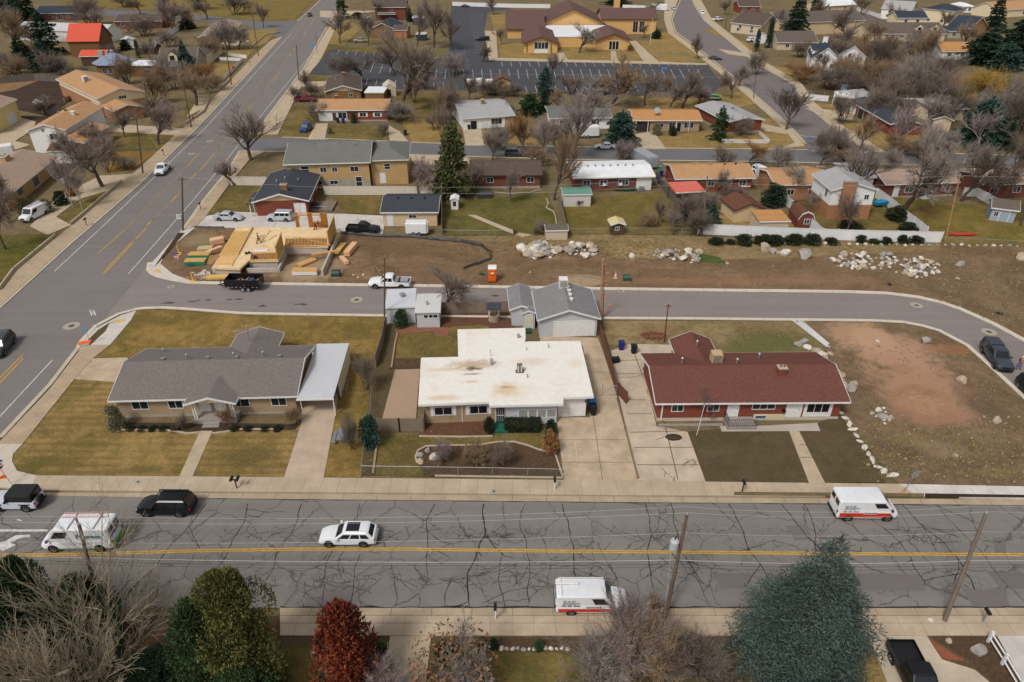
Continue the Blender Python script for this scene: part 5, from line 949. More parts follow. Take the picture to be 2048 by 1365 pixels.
t,W,D=house('two_storey_house','white two-storey house with tan gable roof and skylight on the left of the avenue',(51,263),(131,261),5.0,ridge_y=203,roof='gy',pitch=.30,ov=.4,wall=WL_white,roofm=RF_or,feats=wf((.65,2.8,1.6,1.3),(.4,4.6,.5,.6))+[('vent',.72,.5,.8,W_),('vent',.4,.6,.4,BLK),('pipe',.3,.5,.5)])
wing(t,(96,291),(170,287),2.9,d=13,roof='gy',pitch=.28,ov=.4,wall=BR_or,roofm=RF_or,feats=[('vent',.7,.3,.4,BLK),('vent',.7,.55,.4,BLK),('vent',.7,.8,.4,BLK)])
wing(t,(93,304),(150,303),2.6,d=2.4,roof='sx',pitch=.3,ov=.2,wall=WL_white,roofm=RF_rust)
t,W,D=house('ranch_house','beige-roofed brick ranch house with white garage door beside the parked ladder van',(13,397),(116,314),2.8,d=11,pitch=.28,ov=.6,wall=BR_gold,roofm=RF_beige,feats=[('gar','f',.88,.05,2.6,2.2),('chim',.72,.52,2.2,.9,.7,BR_gold)]+wf((.25,1,2,1.2,2),(.55,.4,2.4,2,2)))
t,W,D=house('garage','pale yellow two-storey garage with white door at the left edge',(-28,231),(35,200),4.9,d=10,pitch=.3,ov=.4,wall=WL_yel,roofm=RF_beige,cat='garage',feats=[('gar','f',.70,.05,3.6,2.4)])
t,W,D=house('playhouse','red and white striped play barn with grey roof in the garden plot',(65,206),(83,205),2.2,d=5.5,roof='gy',pitch=.7,ov=.15,wall=siding('red_white_stripe',s(150,44,52),2.2,0,.5),roofm=RF_gb,cat='playhouse')
M=wallM('f',0,0,W,D); b=MB()
for a,c_ in (((.2,.1),(.2,2.2)),((W-.2,.1),(W-.2,2.2)),((W/2,.1),(W/2,2.6)),((.2,2.2),(W-.2,2.2)),((.2,.1),(W-.2,2.2)),((.2,2.2),(W-.2,.1)),((.2,1.1),(W-.2,1.1))): b.tube([(*a,.05),(*c_,.05)],.09,4,M)
b.build('white_brace',W_,t)
b=MB()
for k in range(7): b.box(W+.003,.3+k*.8,.05,W+.05,.7+k*.8,2.1)
b.build('white_stripe',W_,t)
t,W,D=house('brick_house','tall red brick house with brown roof and raised deck at the top beside the avenue',(747,16),(812,15.5),5.5,ridge_y=-4,roof='hip' if False else 'gx',pitch=.35,ov=.5,wall=BR_red2,roofm=RF_brown,feats=wf((.2,3.2,1.2,1.5),(.55,3.2,1.0,2.0)))
b=MB(); b.box(W*.1,-3,2.4,W*.68,0,2.6); b.build('deck',WL_dark,t); b=MB(); b.box(W*.1,-3.05,2.6,W*.68,-2.95,2.75); b.box(W*.1,-3.05,3.35,W*.68,-2.95,3.5)
for k in range(9): b.box(W*.1+k*W*.0725-.04,-3.05,2.6,W*.1+k*W*.0725+.04,-2.95,3.4)
b.build('railing',W_,t)
t,W,D=house('brick_house','orange brick gabled house with dark roof behind the brown pickup',(737,60),(792,60.5),3.2,ridge_y=35,roof='gy',pitch=.42,ov=.4,wall=BR_brn,roofm=RF_navy,feats=wf((.42,1.6,1.2,1.0),(.64,1.2,1.2,1.4)))
wing(t,(785,62),(815,61),3.2,d=8,roof='gx',pitch=.35,ov=.3,wall=BR_or,roofm=RF_brown)
house('garden_shed','dark open shed with white roof behind the bare thicket near the car park lane',(824,37),(848,37),2.8,d=7,roof='flat',ov=.2,wall=plain('dark_shed',s(50,56,66)),roofm=RM_white,cat='shed')
house('garden_shed','small dark shed with grey roof in the yard beside the orange brick house',(831,70),(852,70),2.2,d=5,roof='flat',ov=.2,wall=plain('dark_shed',s(50,56,66)),roofm=plain('pale_metal',s(190,186,184),.6),cat='shed')
# ---------- vegetation
def bare_meshes(seed,spread=.75,levels=5,nb=(6,5,5,4,3),up=.25,trunkh=.22,first=.2,tw=.001,wig=.22,trr=.0145,crown_from=3,multi=1):
 r=random.Random(seed); T=MB(); Cc=MB()
 def grow(p,d,L,rad,lev):
  n=3 if lev<2 else 2
  pts=[p]; dd=d.copy()
  for i in range(n):
   dd=(dd+Vector((r.gauss(0,wig),r.gauss(0,wig),r.gauss(0,wig)*.6+up*.25))).normalized(); pts.append(pts[-1]+dd*(L/n))
  re=max(rad*.55,tw*.5); rads=[rad+(re-rad)*i/n for i in range(n+1)]
  (T if lev<crown_from else Cc).tube(pts,rads,6 if lev==0 else (5 if lev==1 else (4 if lev==2 else 3)),cap=False)
  if lev>=levels-1: return
  k=nb[lev]
  for i in range(k):
   f=(first+(1-first)*(i+r.random()*.8)/k) if lev>0 else (.55+.45*(i+r.random()*.5)/k)
   f=min(f,.99); j=min(int(f*n),n-1); q=pts[j].lerp(pts[j+1],f*n-j)
   a=r.random()*6.283; td=(pts[j+1]-pts[j]).normalized()
   e1=td.cross(Vector((.3,.5,.81))).normalized(); e2=td.cross(e1); sp=spread*r.uniform(.6,1.25)*(1.0 if lev else .85)
   nd=(td*math.cos(sp)+(e1*math.cos(a)+e2*math.sin(a))*math.sin(sp)); nd.z+=up*r.uniform(.2,1); nd.normalize()
   rr=max(rad*(.62 if lev==0 else .52)*(1-.3*f),tw); LL=L*r.uniform(.55,.85)*(1.05-.45*f if lev else 1.5)
   grow(q,nd,LL,rr,lev+1)
  if lev>0:
   grow(pts[-1],dd,L*.6,max(re,tw),lev+1)
 for m in range(multi):
  a=r.random()*6.28; b=Vector((math.cos(a)*.05*(multi>1),math.sin(a)*.05*(multi>1),0))
  d0=Vector((b.x*5+r.gauss(0,.06),b.y*5+r.gauss(0,.06),1)).normalized()
  grow(b,d0,trunkh*r.uniform(.8,1.2)*(1.6 if multi>1 else 1),trr*(.6 if multi>1 else 1),0)
 vs=T.v+Cc.v; h=sorted(v[2] for v in vs)[int(len(vs)*.997)]; rr=sorted(math.hypot(v[0],v[1]) for v in vs)[int(len(vs)*.97)]
 for M_ in (T,Cc): M_.v=[(v[0]/rr*.5,v[1]/rr*.5,v[2]/h) for v in M_.v]
 return T.mesh('tree_trunk',BARK,True,60),Cc.mesh('tree_crown',TWIG)
def bark(n,c): return plain(n,c,.95,.05,0,.3,2.5)
BARK=bark('bark_grey_brown',s(96,82,72)); BARKp=bark('bark_pale',s(164,152,142)); BARKd=bark('bark_dark',s(72,60,52))
TWIG=bark('twig_brown',s(134,120,108)); TWIGp=bark('twig_pale_pink',s(154,138,132)); TWIGo=bark('twig_orange',s(150,112,76)); TWIGd=bark('twig_dark',s(114,102,92)); TWIGy=bark('twig_yellow',s(170,136,62)); TWIGt=bark('twig_tan',s(150,126,100)); TWIGg=bark('twig_grey',s(148,137,126))
BT=[bare_meshes(1,.66,5,(6,6,6,7),.22,.2),bare_meshes(2,.8,5,(6,6,6,7),.14,.17),bare_meshes(3,.58,5,(7,6,6,6),.32,.2),bare_meshes(4,.9,5,(5,6,7,7),.1,.2)]
BM=[bare_meshes(5,.65,5,(5,5,5,5),.25,.15,multi=6,tw=.0012),bare_meshes(6,.85,5,(5,5,5,5),.15,.12,multi=6,tw=.0012)]
BIG=bare_meshes(11,.58,5,(5,5,4,4),.1,.15,tw=.0008,trr=.016,multi=6,wig=.13)
def place_pair(nm,meshes,label,cat,loc,w,h,rz,group,bk,tw):
 t=thing(nm,label,cat,loc,rz,group); t.scale=(w,w,h)
 for part,me,m in (('trunk',meshes[0],bk),('crown',meshes[1],tw)):
  if me is None: continue
  o=link(part,me,t); o.material_slots[0].link='OBJECT'; o.material_slots[0].material=m
 return t
def bare(px,py,ty,wpx,label,v=0,tw=None,bk=None,group=None,nm='bare_tree',cat='tree',h=None,ms=None):
 b=P(px,py,0); hh=h or hgt(px,py,ty); hh=max(1.0,hh)*1.04; ww=wpx/ppm(px,py,hh*.6)*1.38
 return place_pair(nm,(ms or BT[v%4]),label,cat,(b.x,b.y,0),ww,hh,R.random()*6.28,group,bk or BARK,tw or TWIG)
def bushy(px,py,ty,wpx,label,v=0,tw=None,**k):
 return bare(px,py,ty,wpx,label,tw=tw,nm=k.pop('nm','bare_shrub'),cat='shrub',ms=BM[v%2],bk=k.pop('bk',BARKd),**k)
LF_dark=leaf('needles_dark_green',s(40,56,42),s(60,76,54),s(26,38,32)); LF_blue=leaf('needles_blue',s(54,70,64),s(98,110,102),s(36,48,44)); LF_olive=leaf('needles_olive',s(92,94,52),s(120,114,64),s(58,64,36)); LF_green=leaf('needles_green',s(48,70,46),s(72,90,52),s(34,50,36)); LF_red=leaf('foliage_rust_red',s(106,50,36),s(146,74,48),s(54,36,32)); LF_brown=leaf('foliage_brown_orange',s(140,100,62),s(166,122,76),s(98,74,52)); LF_teal=leaf('needles_teal',s(48,70,62),s(74,98,86),s(34,50,46)); LF_ced=leaf('needles_cedar',s(76,82,46),s(104,104,62),s(46,56,38)); LF_yel=leaf('foliage_yellow',s(184,146,64),s(200,166,84),s(140,110,54)); LF_drk2=leaf('shrub_dark',s(44,52,36),s(64,68,44),s(28,34,26)); LF_sage=leaf('shrub_sage',s(120,116,88),s(140,132,100),s(90,86,64)); LF_rosy=leaf('dead_leaves_rust',s(150,112,82),s(128,86,60),s(106,84,70))
def spray(mb,r,p,d,L,w,tri=True):
 a=Vector((r.gauss(0,1),r.gauss(0,1),r.gauss(0,1))); e=d.cross(a)
 if e.length<1e-4: return
 e.normalize(); n=len(mb.v)
 mb.v+= [tuple(p-e*w*.25),tuple(p+d*L*.5-e*w*.5),tuple(p+d*L),tuple(p+d*L*.5+e*w*.5)]; mb.f.append((n,n+1,n+2,n+3)); mb.mi.append(0)
def conifer_mesh(seed,layers=16,per=9,seg=6,leafL=.06,leafW=.03,prof=None,droop=.25,jit=.15,sub=5,low=.03):
 r=random.Random(seed); mb=MB()
 prof=prof or (lambda t:(1-t)**.85)
 for i in range(layers):
  t=(i+r.random()*.7)/layers; z=low+(1-low)*t*.97; rad=.5*prof(t)*r.uniform(1-jit,1+jit)+.012
  n=max(4,int(per*(.45+.55*prof(t))))
  for k in range(n):
   a=6.283*(k+r.random())/n; L=rad*r.uniform(.72,1.12); d=Vector((math.cos(a),math.sin(a),0)); side=Vector((-d.y,d.x,0))
   m=max(3,int(seg*L/.25)+2)
   for q in range(m):
    f=(q+.5+r.random()*.5)/m
    p=d*L*f; pz=z+L*(.12*f-droop*f*f*1.2)
    wv=L*.34*(1-.55*f)
    for _ in range(sub):
     sg=r.uniform(-1,1); pp=Vector((p.x,p.y,pz))+side*sg*wv*.7+Vector((0,0,r.gauss(0,.008)))
     dd=(d*r.uniform(.5,1)+side*sg*.9+Vector((0,0,r.uniform(-.35,.3)))).normalized()
     spray(mb,r,pp,dd,leafL*r.uniform(.6,1.3),leafW*r.uniform(.7,1.3))
 for k in range(14):
  spray(mb,r,Vector((r.gauss(0,.01),r.gauss(0,.01),.93+r.random()*.05)),Vector((r.gauss(0,.3),r.gauss(0,.3),1)).normalized(),leafL,leafW)
 return mb.mesh('tree_crown',LF_dark)
def blob_mesh(seed,n=2200,leafL=.09,leafW=.05,clumps=14,flat=.0,zs=(.02,.98),prof=None):
 r=random.Random(seed); mb=MB(); cs=[]
 for k in range(clumps):
  t=(k+.5)/clumps; z=zs[0]+(zs[1]-zs[0])*t; w=(prof(t) if prof else math.sin(math.pi*min(max(t*.86+.12,0),1))**.6); a=r.random()*6.283; rr=.5*w*r.uniform(.25,.72)
  cs.append((Vector((math.cos(a)*rr,math.sin(a)*rr,z)),.5*w*r.uniform(.4,.62)+.04))
  a+=r.uniform(1.8,4.2); cs.append((Vector((math.cos(a)*rr,math.sin(a)*rr,z+r.uniform(-.05,.05))),.5*w*r.uniform(.35,.6)+.04))
 for i in range(n):
  c,R_=r.choice(cs); d=Vector((r.gauss(0,1),r.gauss(0,1),r.gauss(0,1))).normalized(); p=c+Vector((d.x*R_,d.y*R_,d.z*R_*.8))*r.uniform(.72,1.05)
  if p.z<.0: p.z=r.uniform(0,.05)
  dd=(d+Vector((r.gauss(0,.5),r.gauss(0,.5),r.gauss(0,.5)+.25))).normalized(); spray(mb,r,p,dd,leafL*r.uniform(.6,1.3),leafW*r.uniform(.7,1.3))
 return mb.mesh('crown',LF_dark)
def trunk_mesh(h=1,r0=.03):
 mb=MB(); mb.tube([(0,0,0),(.004,0,.4),(0,.003,h*.96)],[r0,r0*.65,r0*.12],7); return mb.mesh('tree_trunk',BARKd,True,60)
TRK=trunk_mesh(.9,.022)
CF=[conifer_mesh(21,16,9,7,.075,.036,jit=.2),conifer_mesh(22,18,8,7,.07,.034,lambda t:(1-t)**.7*(.75+.25*math.sin(min(t*9,1.57))),.15,.22),conifer_mesh(23,15,10,7,.08,.04,lambda t:math.sin(math.pi*(.25+.75*(1-t)*.62))*(1-t)**.35,.2,.3),conifer_mesh(24,20,5,5,.08,.04,lambda t:.9*(1-t)**.5*(.8+.2*math.sin(t*20)),.1,.4)]
BL=[blob_mesh(31,2600,.1,.06,9),blob_mesh(32,2600,.1,.055,10),blob_mesh(33,2000,.12,.07,6)]
COLM=blob_mesh(35,1500,.1,.07,12,prof=lambda t:(1-t)**.35*.9)
def ever(px,py,ty,wpx,label,m=None,me=None,nm='evergreen_tree',cat='tree',group=None,h=None,z=0):
 b=P(px,py,0); hh=h or max(.6,hgt(px,py,ty)); ww=wpx/ppm(px,py,hh*.4)*1.04
 t=place_pair(nm,(TRK,me or CF[0]),label,cat,(b.x,b.y,z),ww,hh,R.random()*6.28,group,BARKd,m or LF_dark); return t
def shrub(px,py,ty,wpx,label,m=None,v=0,group=None,nm='shrub'):
 b=P(px,py,0); hh=max(.35,hgt(px,py,ty)); ww=wpx/ppm(px,py,hh*.5)*1.05
 t=place_pair(nm,(TRK,BL[v%3]),label,'shrub',(b.x,b.y,0),ww,hh,R.random()*6.28,group,BARKd,m or LF_drk2); return t
for a in [
(502,320,216,112,'large dark bare tree at the corner of the avenue and the mid street',2,TWIG),
(205,374,264,120,'spreading bare tree with thick low limbs in the left driveway bed',3,TWIG),
(318,290,205,66,'bare tree on the avenue lawn beside the paved driveway',1,TWIG),
(393,212,138,88,'low bare tree with orange tint beside the split-level house',3,TWIGt),
(478,100,55,34,'small bare tree in front of the tan ranch house',1,TWIG),
(527,56,4,34,'slim bare tree at the corner of the far cross street',2,TWIG),
(440,100,62,44,'bare yard tree beside the gable of the pale tan ranch house',0,TWIGg),
(680,88,22,64,'bare tree on the verge at the top right of the avenue',0,TWIG),
(737,92,20,40,'slender bare tree in front of the orange brick gabled house',2,TWIG),
(806,228,62,150,'very tall dark bare tree behind the cream gambrel shed',1,TWIG),
(725,165,105,80,'bare tree with heavy crooked limbs beside the brown bungalow',3,TWIGd),
(1225,208,112,118,'broad yellow-tinted bare tree at the back of the car park',1,TWIGt),
(1290,212,140,64,'bare tree leaning over the fence next to the broad yellow-tinted tree',3,TWIG),
(1053,310,226,78,'orange-tinted bare street tree in front of the brown-roofed brick house',1,TWIGo),
(1150,318,178,105,'pale pink bare tree in front of the flat grey-roofed bungalow',2,TWIGp),
(1108,400,258,92,'tall brown bare tree beside the white-roofed brick house',0,TWIGt),
(965,123,86,36,'small bare tree on the grass island of the car park',1,TWIGd),
(1002,90,52,26,'young bare tree on the lawn left of the church',2,TWIG),
(1159,106,48,58,'grey bare tree on the lawn between the church gables',1,TWIGg),
(1288,76,46,22,'small bare tree by the tall windows of the church hall',2,TWIG),
(1312,38,2,34,'bare tree behind the church beside the white motorhome',1,TWIG),
(1572,260,166,82,'dark vase-shaped bare tree at the right street corner',2,TWIGd),
(1364,216,134,76,'rosy bare tree at the car park corner behind the trampoline',0,TWIG),
(1462,198,140,48,'bare tree leaning by the right street verge',3,TWIG),
(1478,172,128,50,'rosy bare tree on the verge above the right street',0,TWIG),
(1396,120,66,36,'bare tree on the church lawn beside the right street',1,TWIG),
(1642,146,100,58,'dark bare tree in front of the white cottages',3,TWIGd),
(1803,428,258,140,'huge bare tree with twisted limbs behind the white vinyl fence',1,TWIGg),
(1706,398,280,92,'bare tree over the grey roof of the two-storey house',2,TWIG),
(1595,398,335,70,'spreading bare tree before the orange wing of the two-storey house',3,TWIGg),
(1922,402,285,120,'leaning bare tree at the corner of the right lawns',0,TWIGd),
(1985,398,318,60,'pollarded bare tree in front of the right edge house',3,TWIGd),
(2040,452,210,90,'tall dark bare tree at the right edge of the picture',0,TWIGd),
(1498,330,284,52,'small orange-tinted bare tree on the mid street verge',1,TWIGo),
(888,630,542,92,'leafless tree behind the shed with the strip of dark windows',1,TWIG),
(470,372,318,66,'pale pink bare tree at the end of the tan vinyl fence by the avenue',1,TWIGp),
(839,392,312,72,'pale bare tree over the tan vinyl fence next to the tall cedar',3,TWIGp),
(345,66,-6,72,'tall pale bare tree beside the brick house with the porch gable',2,TWIGp),
(372,60,4,50,'tan bare tree at the junction field beside the far brick house',1,TWIGt),
(280,30,-5,42,'dark bare tree at the edge of the field beyond the cross street',3,TWIGd),
(30,108,18,80,'rounded bare tree at the far left beside the dark conifers',0,TWIGt),
(868,98,-12,80,'tall dense bare tree in the thicket beside the car park lane',2,TWIG),
(905,100,20,50,'rosy bare tree at the right end of the thicket by the car park lane',0,TWIG),
(835,92,0,54,'grey bare tree at the left end of the thicket by the car park lane',0,TWIGg),
(12,500,372,60,'bare tree with a dark leaning trunk at the left edge lawn',3,TWIG),
(1565,402,372,20,'thin bare sapling between the juniper and the fence',1,TWIG),
(1317,452,400,32,'small bare fruit tree on the big back yard',1,TWIG),
(955,395,318,58,'bare tree before the brown-roofed brick house next to the cedar',2,TWIG),
(1022,402,332,46,'slender bare tree before the right half of the brown-roofed brick house',3,TWIG),
(866,262,232,34,'small bare fruit tree on the lawn below the orange-roofed ranch house',3,TWIG),
(1012,240,200,34,'small bare tree at the corner of the pale bungalow',1,TWIG),
(1160,412,396,18,'little bare tree on the green-roofed block shed corner',1,TWIGd),
(1715,120,60,46,'bare tree left of the long cream house',0,TWIGt),
(1690,80,10,60,'bare tree behind the low brown-roofed house',1,TWIG),
(1745,90,40,50,'grey bare tree at the left end of the long cream house',2,TWIGt),
(1885,60,20,40,'bare tree between the two dark-roofed houses at the top right',1,TWIG),
(1720,30,-10,40,'bare tree beside the pale grey gabled house at the top',2,TWIG),
(1630,40,-5,44,'bare tree between the tan house and the white-roofed house at the top',0,TWIG),
(1450,30,-4,30,'bare tree at the top of the right street',2,TWIG),
(988,30,-8,30,'rosy bare tree at the end of the church lane',0,TWIG),
(755,40,-6,34,'bare tree before the tall red brick house with the deck',2,TWIG)]:
 bare(*a[:5],v=a[5],tw=a[6])
for (x,y,ty,lb,w) in ((146,415,298,'thin white birch in the oval flower bed on the left',40),(165,420,325,'shorter thin white birch at the right of the left oval flower bed',34),(342,260,196,'pale birch beside the brick garage wing of the split-level house',44),(225,330,262,'white birch beside the two-storey house, next to the utility pole',44),(1952,300,215,'white-barked bare tree in front of the blue-green evergreen',70),(1790,310,200,'tan bare birch in front of the charcoal-roofed brick house',60)):
 bare(x,y,ty,w,lb,v=2,tw=TWIGp,bk=BARKp,nm='birch_tree')
bare(185,40,-8,26,'white-barked tree beside the chimney of the dark brick house',v=1,tw=TWIGp,bk=BARKp,nm='birch_tree')
for a in [(150,330,258,60,'grey bare tree behind the beige-roofed ranch house',0,TWIGg),(250,275,215,50,'bare tree between the two-storey house and its driveway',2,TWIG),(90,230,195,44,'bare bushy tree beside the striped play barn',1,TWIGd),(330,185,130,54,'tan bare tree behind the split-level house roof',0,TWIGt),(300,120,76,44,'bare tree behind the grey cape house chimney',1,TWIG),(200,62,14,44,'pale bare tree between the barn and the dark brick house',2,TWIGp),(415,40,-4,46,'bare tree on the field edge behind the tan ranch house',3,TWIG),(620,185,140,34,'bare tree in front of the brown bungalow on the avenue side',1,TWIG),(690,165,112,60,'wide bare tree behind the brown bungalow roof',3,TWIG),(790,150,84,70,'bare tree on the car park verge left of the very tall one',0,TWIG),(850,180,120,60,'rosy bare tree at the middle of the car park edge',2,TWIG),(940,205,150,44,'thin bare tree behind the pale bungalow',1,TWIG),(880,250,170,44,'tangled bare tree above the little fruit tree',3,TWIGt),(1180,240,168,70,'pale bare tree behind the flat grey-roofed bungalow',2,TWIGp),(1120,230,178,44,'bare tree left of the pale one behind the flat grey roof',0,TWIGt),(1340,215,160,50,'slim bare tree behind the ranch house chimney side',1,TWIG),(1085,320,236,60,'bare tree over the caravan drive',0,TWIGp),(985,320,262,50,'bare street tree behind the brown-roofed brick house',2,TWIG),(1240,330,290,30,'small bare tree on the mid street verge',1,TWIG),(1640,330,285,44,'bare tree on the mid street corner verge',0,TWIG),(1850,330,262,70,'grey bare tree before the long charcoal-roofed house',1,TWIGg),(1880,375,300,60,'bare tree behind the pinkish tan roof',2,TWIG),(2010,360,270,70,'bare tree behind the right edge house roof',1,TWIGd),(1720,300,225,60,'bare tree on the verge of the right street corner',0,TWIGt),(1860,260,180,60,'grey bare tree behind the cream garage',2,TWIGg),(1780,60,8,50,'bare tree before the pale grey gabled house',1,TWIGt),(1680,110,50,60,'bare tree in the orchard left of the long cream house',0,TWIG),(1830,100,60,36,'small bare orchard tree before the long cream house',3,TWIGd),(1560,70,18,50,'bare tree before the tan gabled house',1,TWIG),(1490,60,20,40,'bare tree beside the tan house at the right street',0,TWIG),(1925,100,40,50,'bare tree left of the broad dark pines',2,TWIGt),(1230,60,20,30,'bare tree beside the church hall entrance',1,TWIG),(1690,470,395,70,'bare tree inside the white fence below the two-storey house',3,TWIGd),(1430,395,335,46,'bare tree between the patio cover and the cream shed',0,TWIG),(1345,470,425,46,'brown bare tree at the fence corner of the big back yard',3,TWIG),(20,445,330,70,'tall bare tree at the left edge beside the ladder van',1,TWIGg),(1105,160,100,30,'bare tree on the church front lawn, left of the grey one',2,TWIG)]:
 bare(*a[:5],v=a[5],tw=a[6])
for i in range(26):
 x=R.uniform(1650,2048); y=R.uniform(110,330); bushy(x,y,y-R.uniform(40,75),R.uniform(45,75),'tangled leafless tree in the overgrown thicket at the upper right',v=i,tw=(TWIG,TWIGg,TWIGt,TWIGd)[i%4],group='leafless trees of the upper right thicket',nm='bare_tree') if not (1690<x<1880 and 185<y<280) else None
for i,(x,y) in enumerate(((20,150),(70,90),(40,160),(290,72),(330,160),(255,168),(110,160),(350,178),(310,208),(180,50),(10,60),(425,118),(250,16),(455,100),(215,345),(190,300),(330,20),(400,20),(470,30),(10,40))): bushy(x,y,y-R.uniform(38,62)*(1 if y<200 else 1.3),R.uniform(40,66),'grey-brown leafless bush among the houses on the far left',v=i,tw=(TWIG,TWIGg,TWIGt)[i%3],group='leafless bushes among the far left houses',nm='bare_shrub')
for i,(x,y) in enumerate(((640,240),(800,245),(830,205),(905,150),(1140,190),(1200,190),(1330,190),(1400,210),(1480,270),(1000,300),(1070,330),(1250,320),(1440,330),(1560,340),(1690,330),(1780,340),(1860,345),(1950,335))): bushy(x,y,y-R.uniform(32,52),R.uniform(36,56),'grey-brown leafless bush between the middle rows of houses',v=i,tw=(TWIG,TWIGg,TWIGt,TWIGp)[i%4],group='leafless bushes between the middle house rows',nm='bare_shrub')
gi=0
for (x,y,ty,w,tw) in [(1660,180,130,60,TWIG),(1700,200,140,70,TWIGd),(1740,175,118,60,TWIGt),(1770,215,140,80,TWIG),(1810,190,125,70,TWIGg),(1845,230,150,80,TWIGd),(1880,200,140,60,TWIG),(1900,240,180,60,TWIGd),(1750,240,170,60,TWIG),(1800,245,190,50,TWIGd),(1690,160,105,50,TWIGt),(1725,130,75,60,TWIGt),(1765,120,70,50,TWIGt),(1835,160,110,50,TWIG),(1870,165,120,40,TWIGt),(1985,250,170,70,TWIGg),(2030,270,180,70,TWIGd),(2010,220,150,60,TWIGg),(1600,115,80,40,TWIG),(1575,75,40,40,TWIGd),(1660,60,20,50,TWIG),(1610,60,20,40,TWIGd),(1780,150,100,40,TWIG),(1915,215,160,50,TWIGt)]:
 gi+=1; bushy(x,y,ty,w,'tangled leafless tree in the overgrown thicket at the upper right',v=gi,tw=tw,group='leafless trees of the upper right thicket',nm='bare_tree')
for a in [(1607,160,124,82,'orange-brown leafless bush beside the right street',0,TWIGo),(1960,215,140,90,'large yellow leafless willow-like bush at the upper right',1,TWIGy),(1905,225,178,60,'smaller yellow leafless bush left of the large yellow one',0,TWIGy),(1375,452,385,66,'brown leafless hedge bush along the back fence line',0,TWIG),(1395,470,420,50,'low brown leafless bush at the end of the white vinyl fence',1,TWIGd),(1470,402,372,40,'brown leafless bush before the red patio cover',1,TWIG),(1415,416,385,60,'grey leafless bush under the red patio cover',0,TWIG),(985,190,160,60,'dark leafless hedge behind the storage boxes',1,TWIGd),(1030,192,168,50,'dark leafless hedge right of the gold shed',0,TWIGd),(900,240,165,50,'tall tangled vine bush between the two bungalows',1,TWIG),(885,275,210,44,'brown leafless bush below the tall tangled vine bush',0,TWIG),(770,270,245,26,'brown leafless bush at the right end of the orange-roofed ranch house',0,TWIG),(420,100,72,40,'dark leafless bush beside the pale tan ranch house wall',1,TWIGd),(335,95,60,50,'grey leafless bush behind the grey cape house',0,TWIGg),(160,166,132,50,'dark tangled leafless bush beside the octagonal house',1,TWIGd),(125,150,118,50,'dark tangled leafless bush below the conifers',0,TWIGd),(60,115,85,40,'tan leafless bush left of the conifers',0,TWIGt),(220,112,88,30,'rosy leafless bush over the low red roof',1,TWIG),(430,180,150,60,'tan leafless bush on the bank beside the avenue',0,TWIGt),(405,160,128,50,'orange leafless bush beside the tall spruce',1,TWIGo),(250,340,312,40,'grey leafless bush on the lawn by the avenue pole',0,TWIGg),(1120,300,235,60,'brown leafless bush at the foot of the pale pink tree',1,TWIG),(590,202,172,30,'small leafless bush in front of the red pickup',0,TWIG),(625,195,165,30,'small leafless tree beside the brown bungalow drive',1,TWIG),(1635,360,330,50,'leafless bush on the orange-roofed wing',0,TWIG),(1640,420,385,50,'grey leafless bush beside the brick base of the two-storey house',1,TWIGg),(1300,455,425,40,'leafless weeds along the chain link fence',0,TWIGt),(1510,150,100,34,'leafless bush on the verge beside the cypresses',1,TWIG),(1085,470,440,30,'leafless bush beside the small grey shed',0,TWIG)]:
 bushy(*a[:5],v=a[5],tw=a[6])
for a in [(1402,838,778,40,'faint leafless young tree in front of the red brick house',2,TWIG),(735,780,705,40,'thin leafless shrub beside the bungalow side fence',2,TWIG),(890,925,880,38,'pale leafless bush in the bark bed',0,TWIGp),(950,930,885,46,'tan leafless bush in the middle of the bark bed',1,TWIGt),(1010,935,885,44,'rosy leafless bush at the right of the bark bed',0,TWIG),(910,835,812,30,'rosy leafless bush under the left bungalow windows',1,TWIG),(455,850,815,30,'bare brown shrub right of the tan house porch',0,TWIGo),(590,850,815,30,'bare brown shrub at the carport corner',1,TWIGt),(372,860,828,26,'bare shrub left of the tan house porch',0,TWIG),(705,900,830,30,'rosy leafless hedge along the bungalow side fence',1,TWIG)]:
 bushy(*a[:5],v=a[5],tw=a[6],h=None)
shrub(1101,905,868,34,'rust-brown shrub beside the bungalow driveway',LF_brown,0)
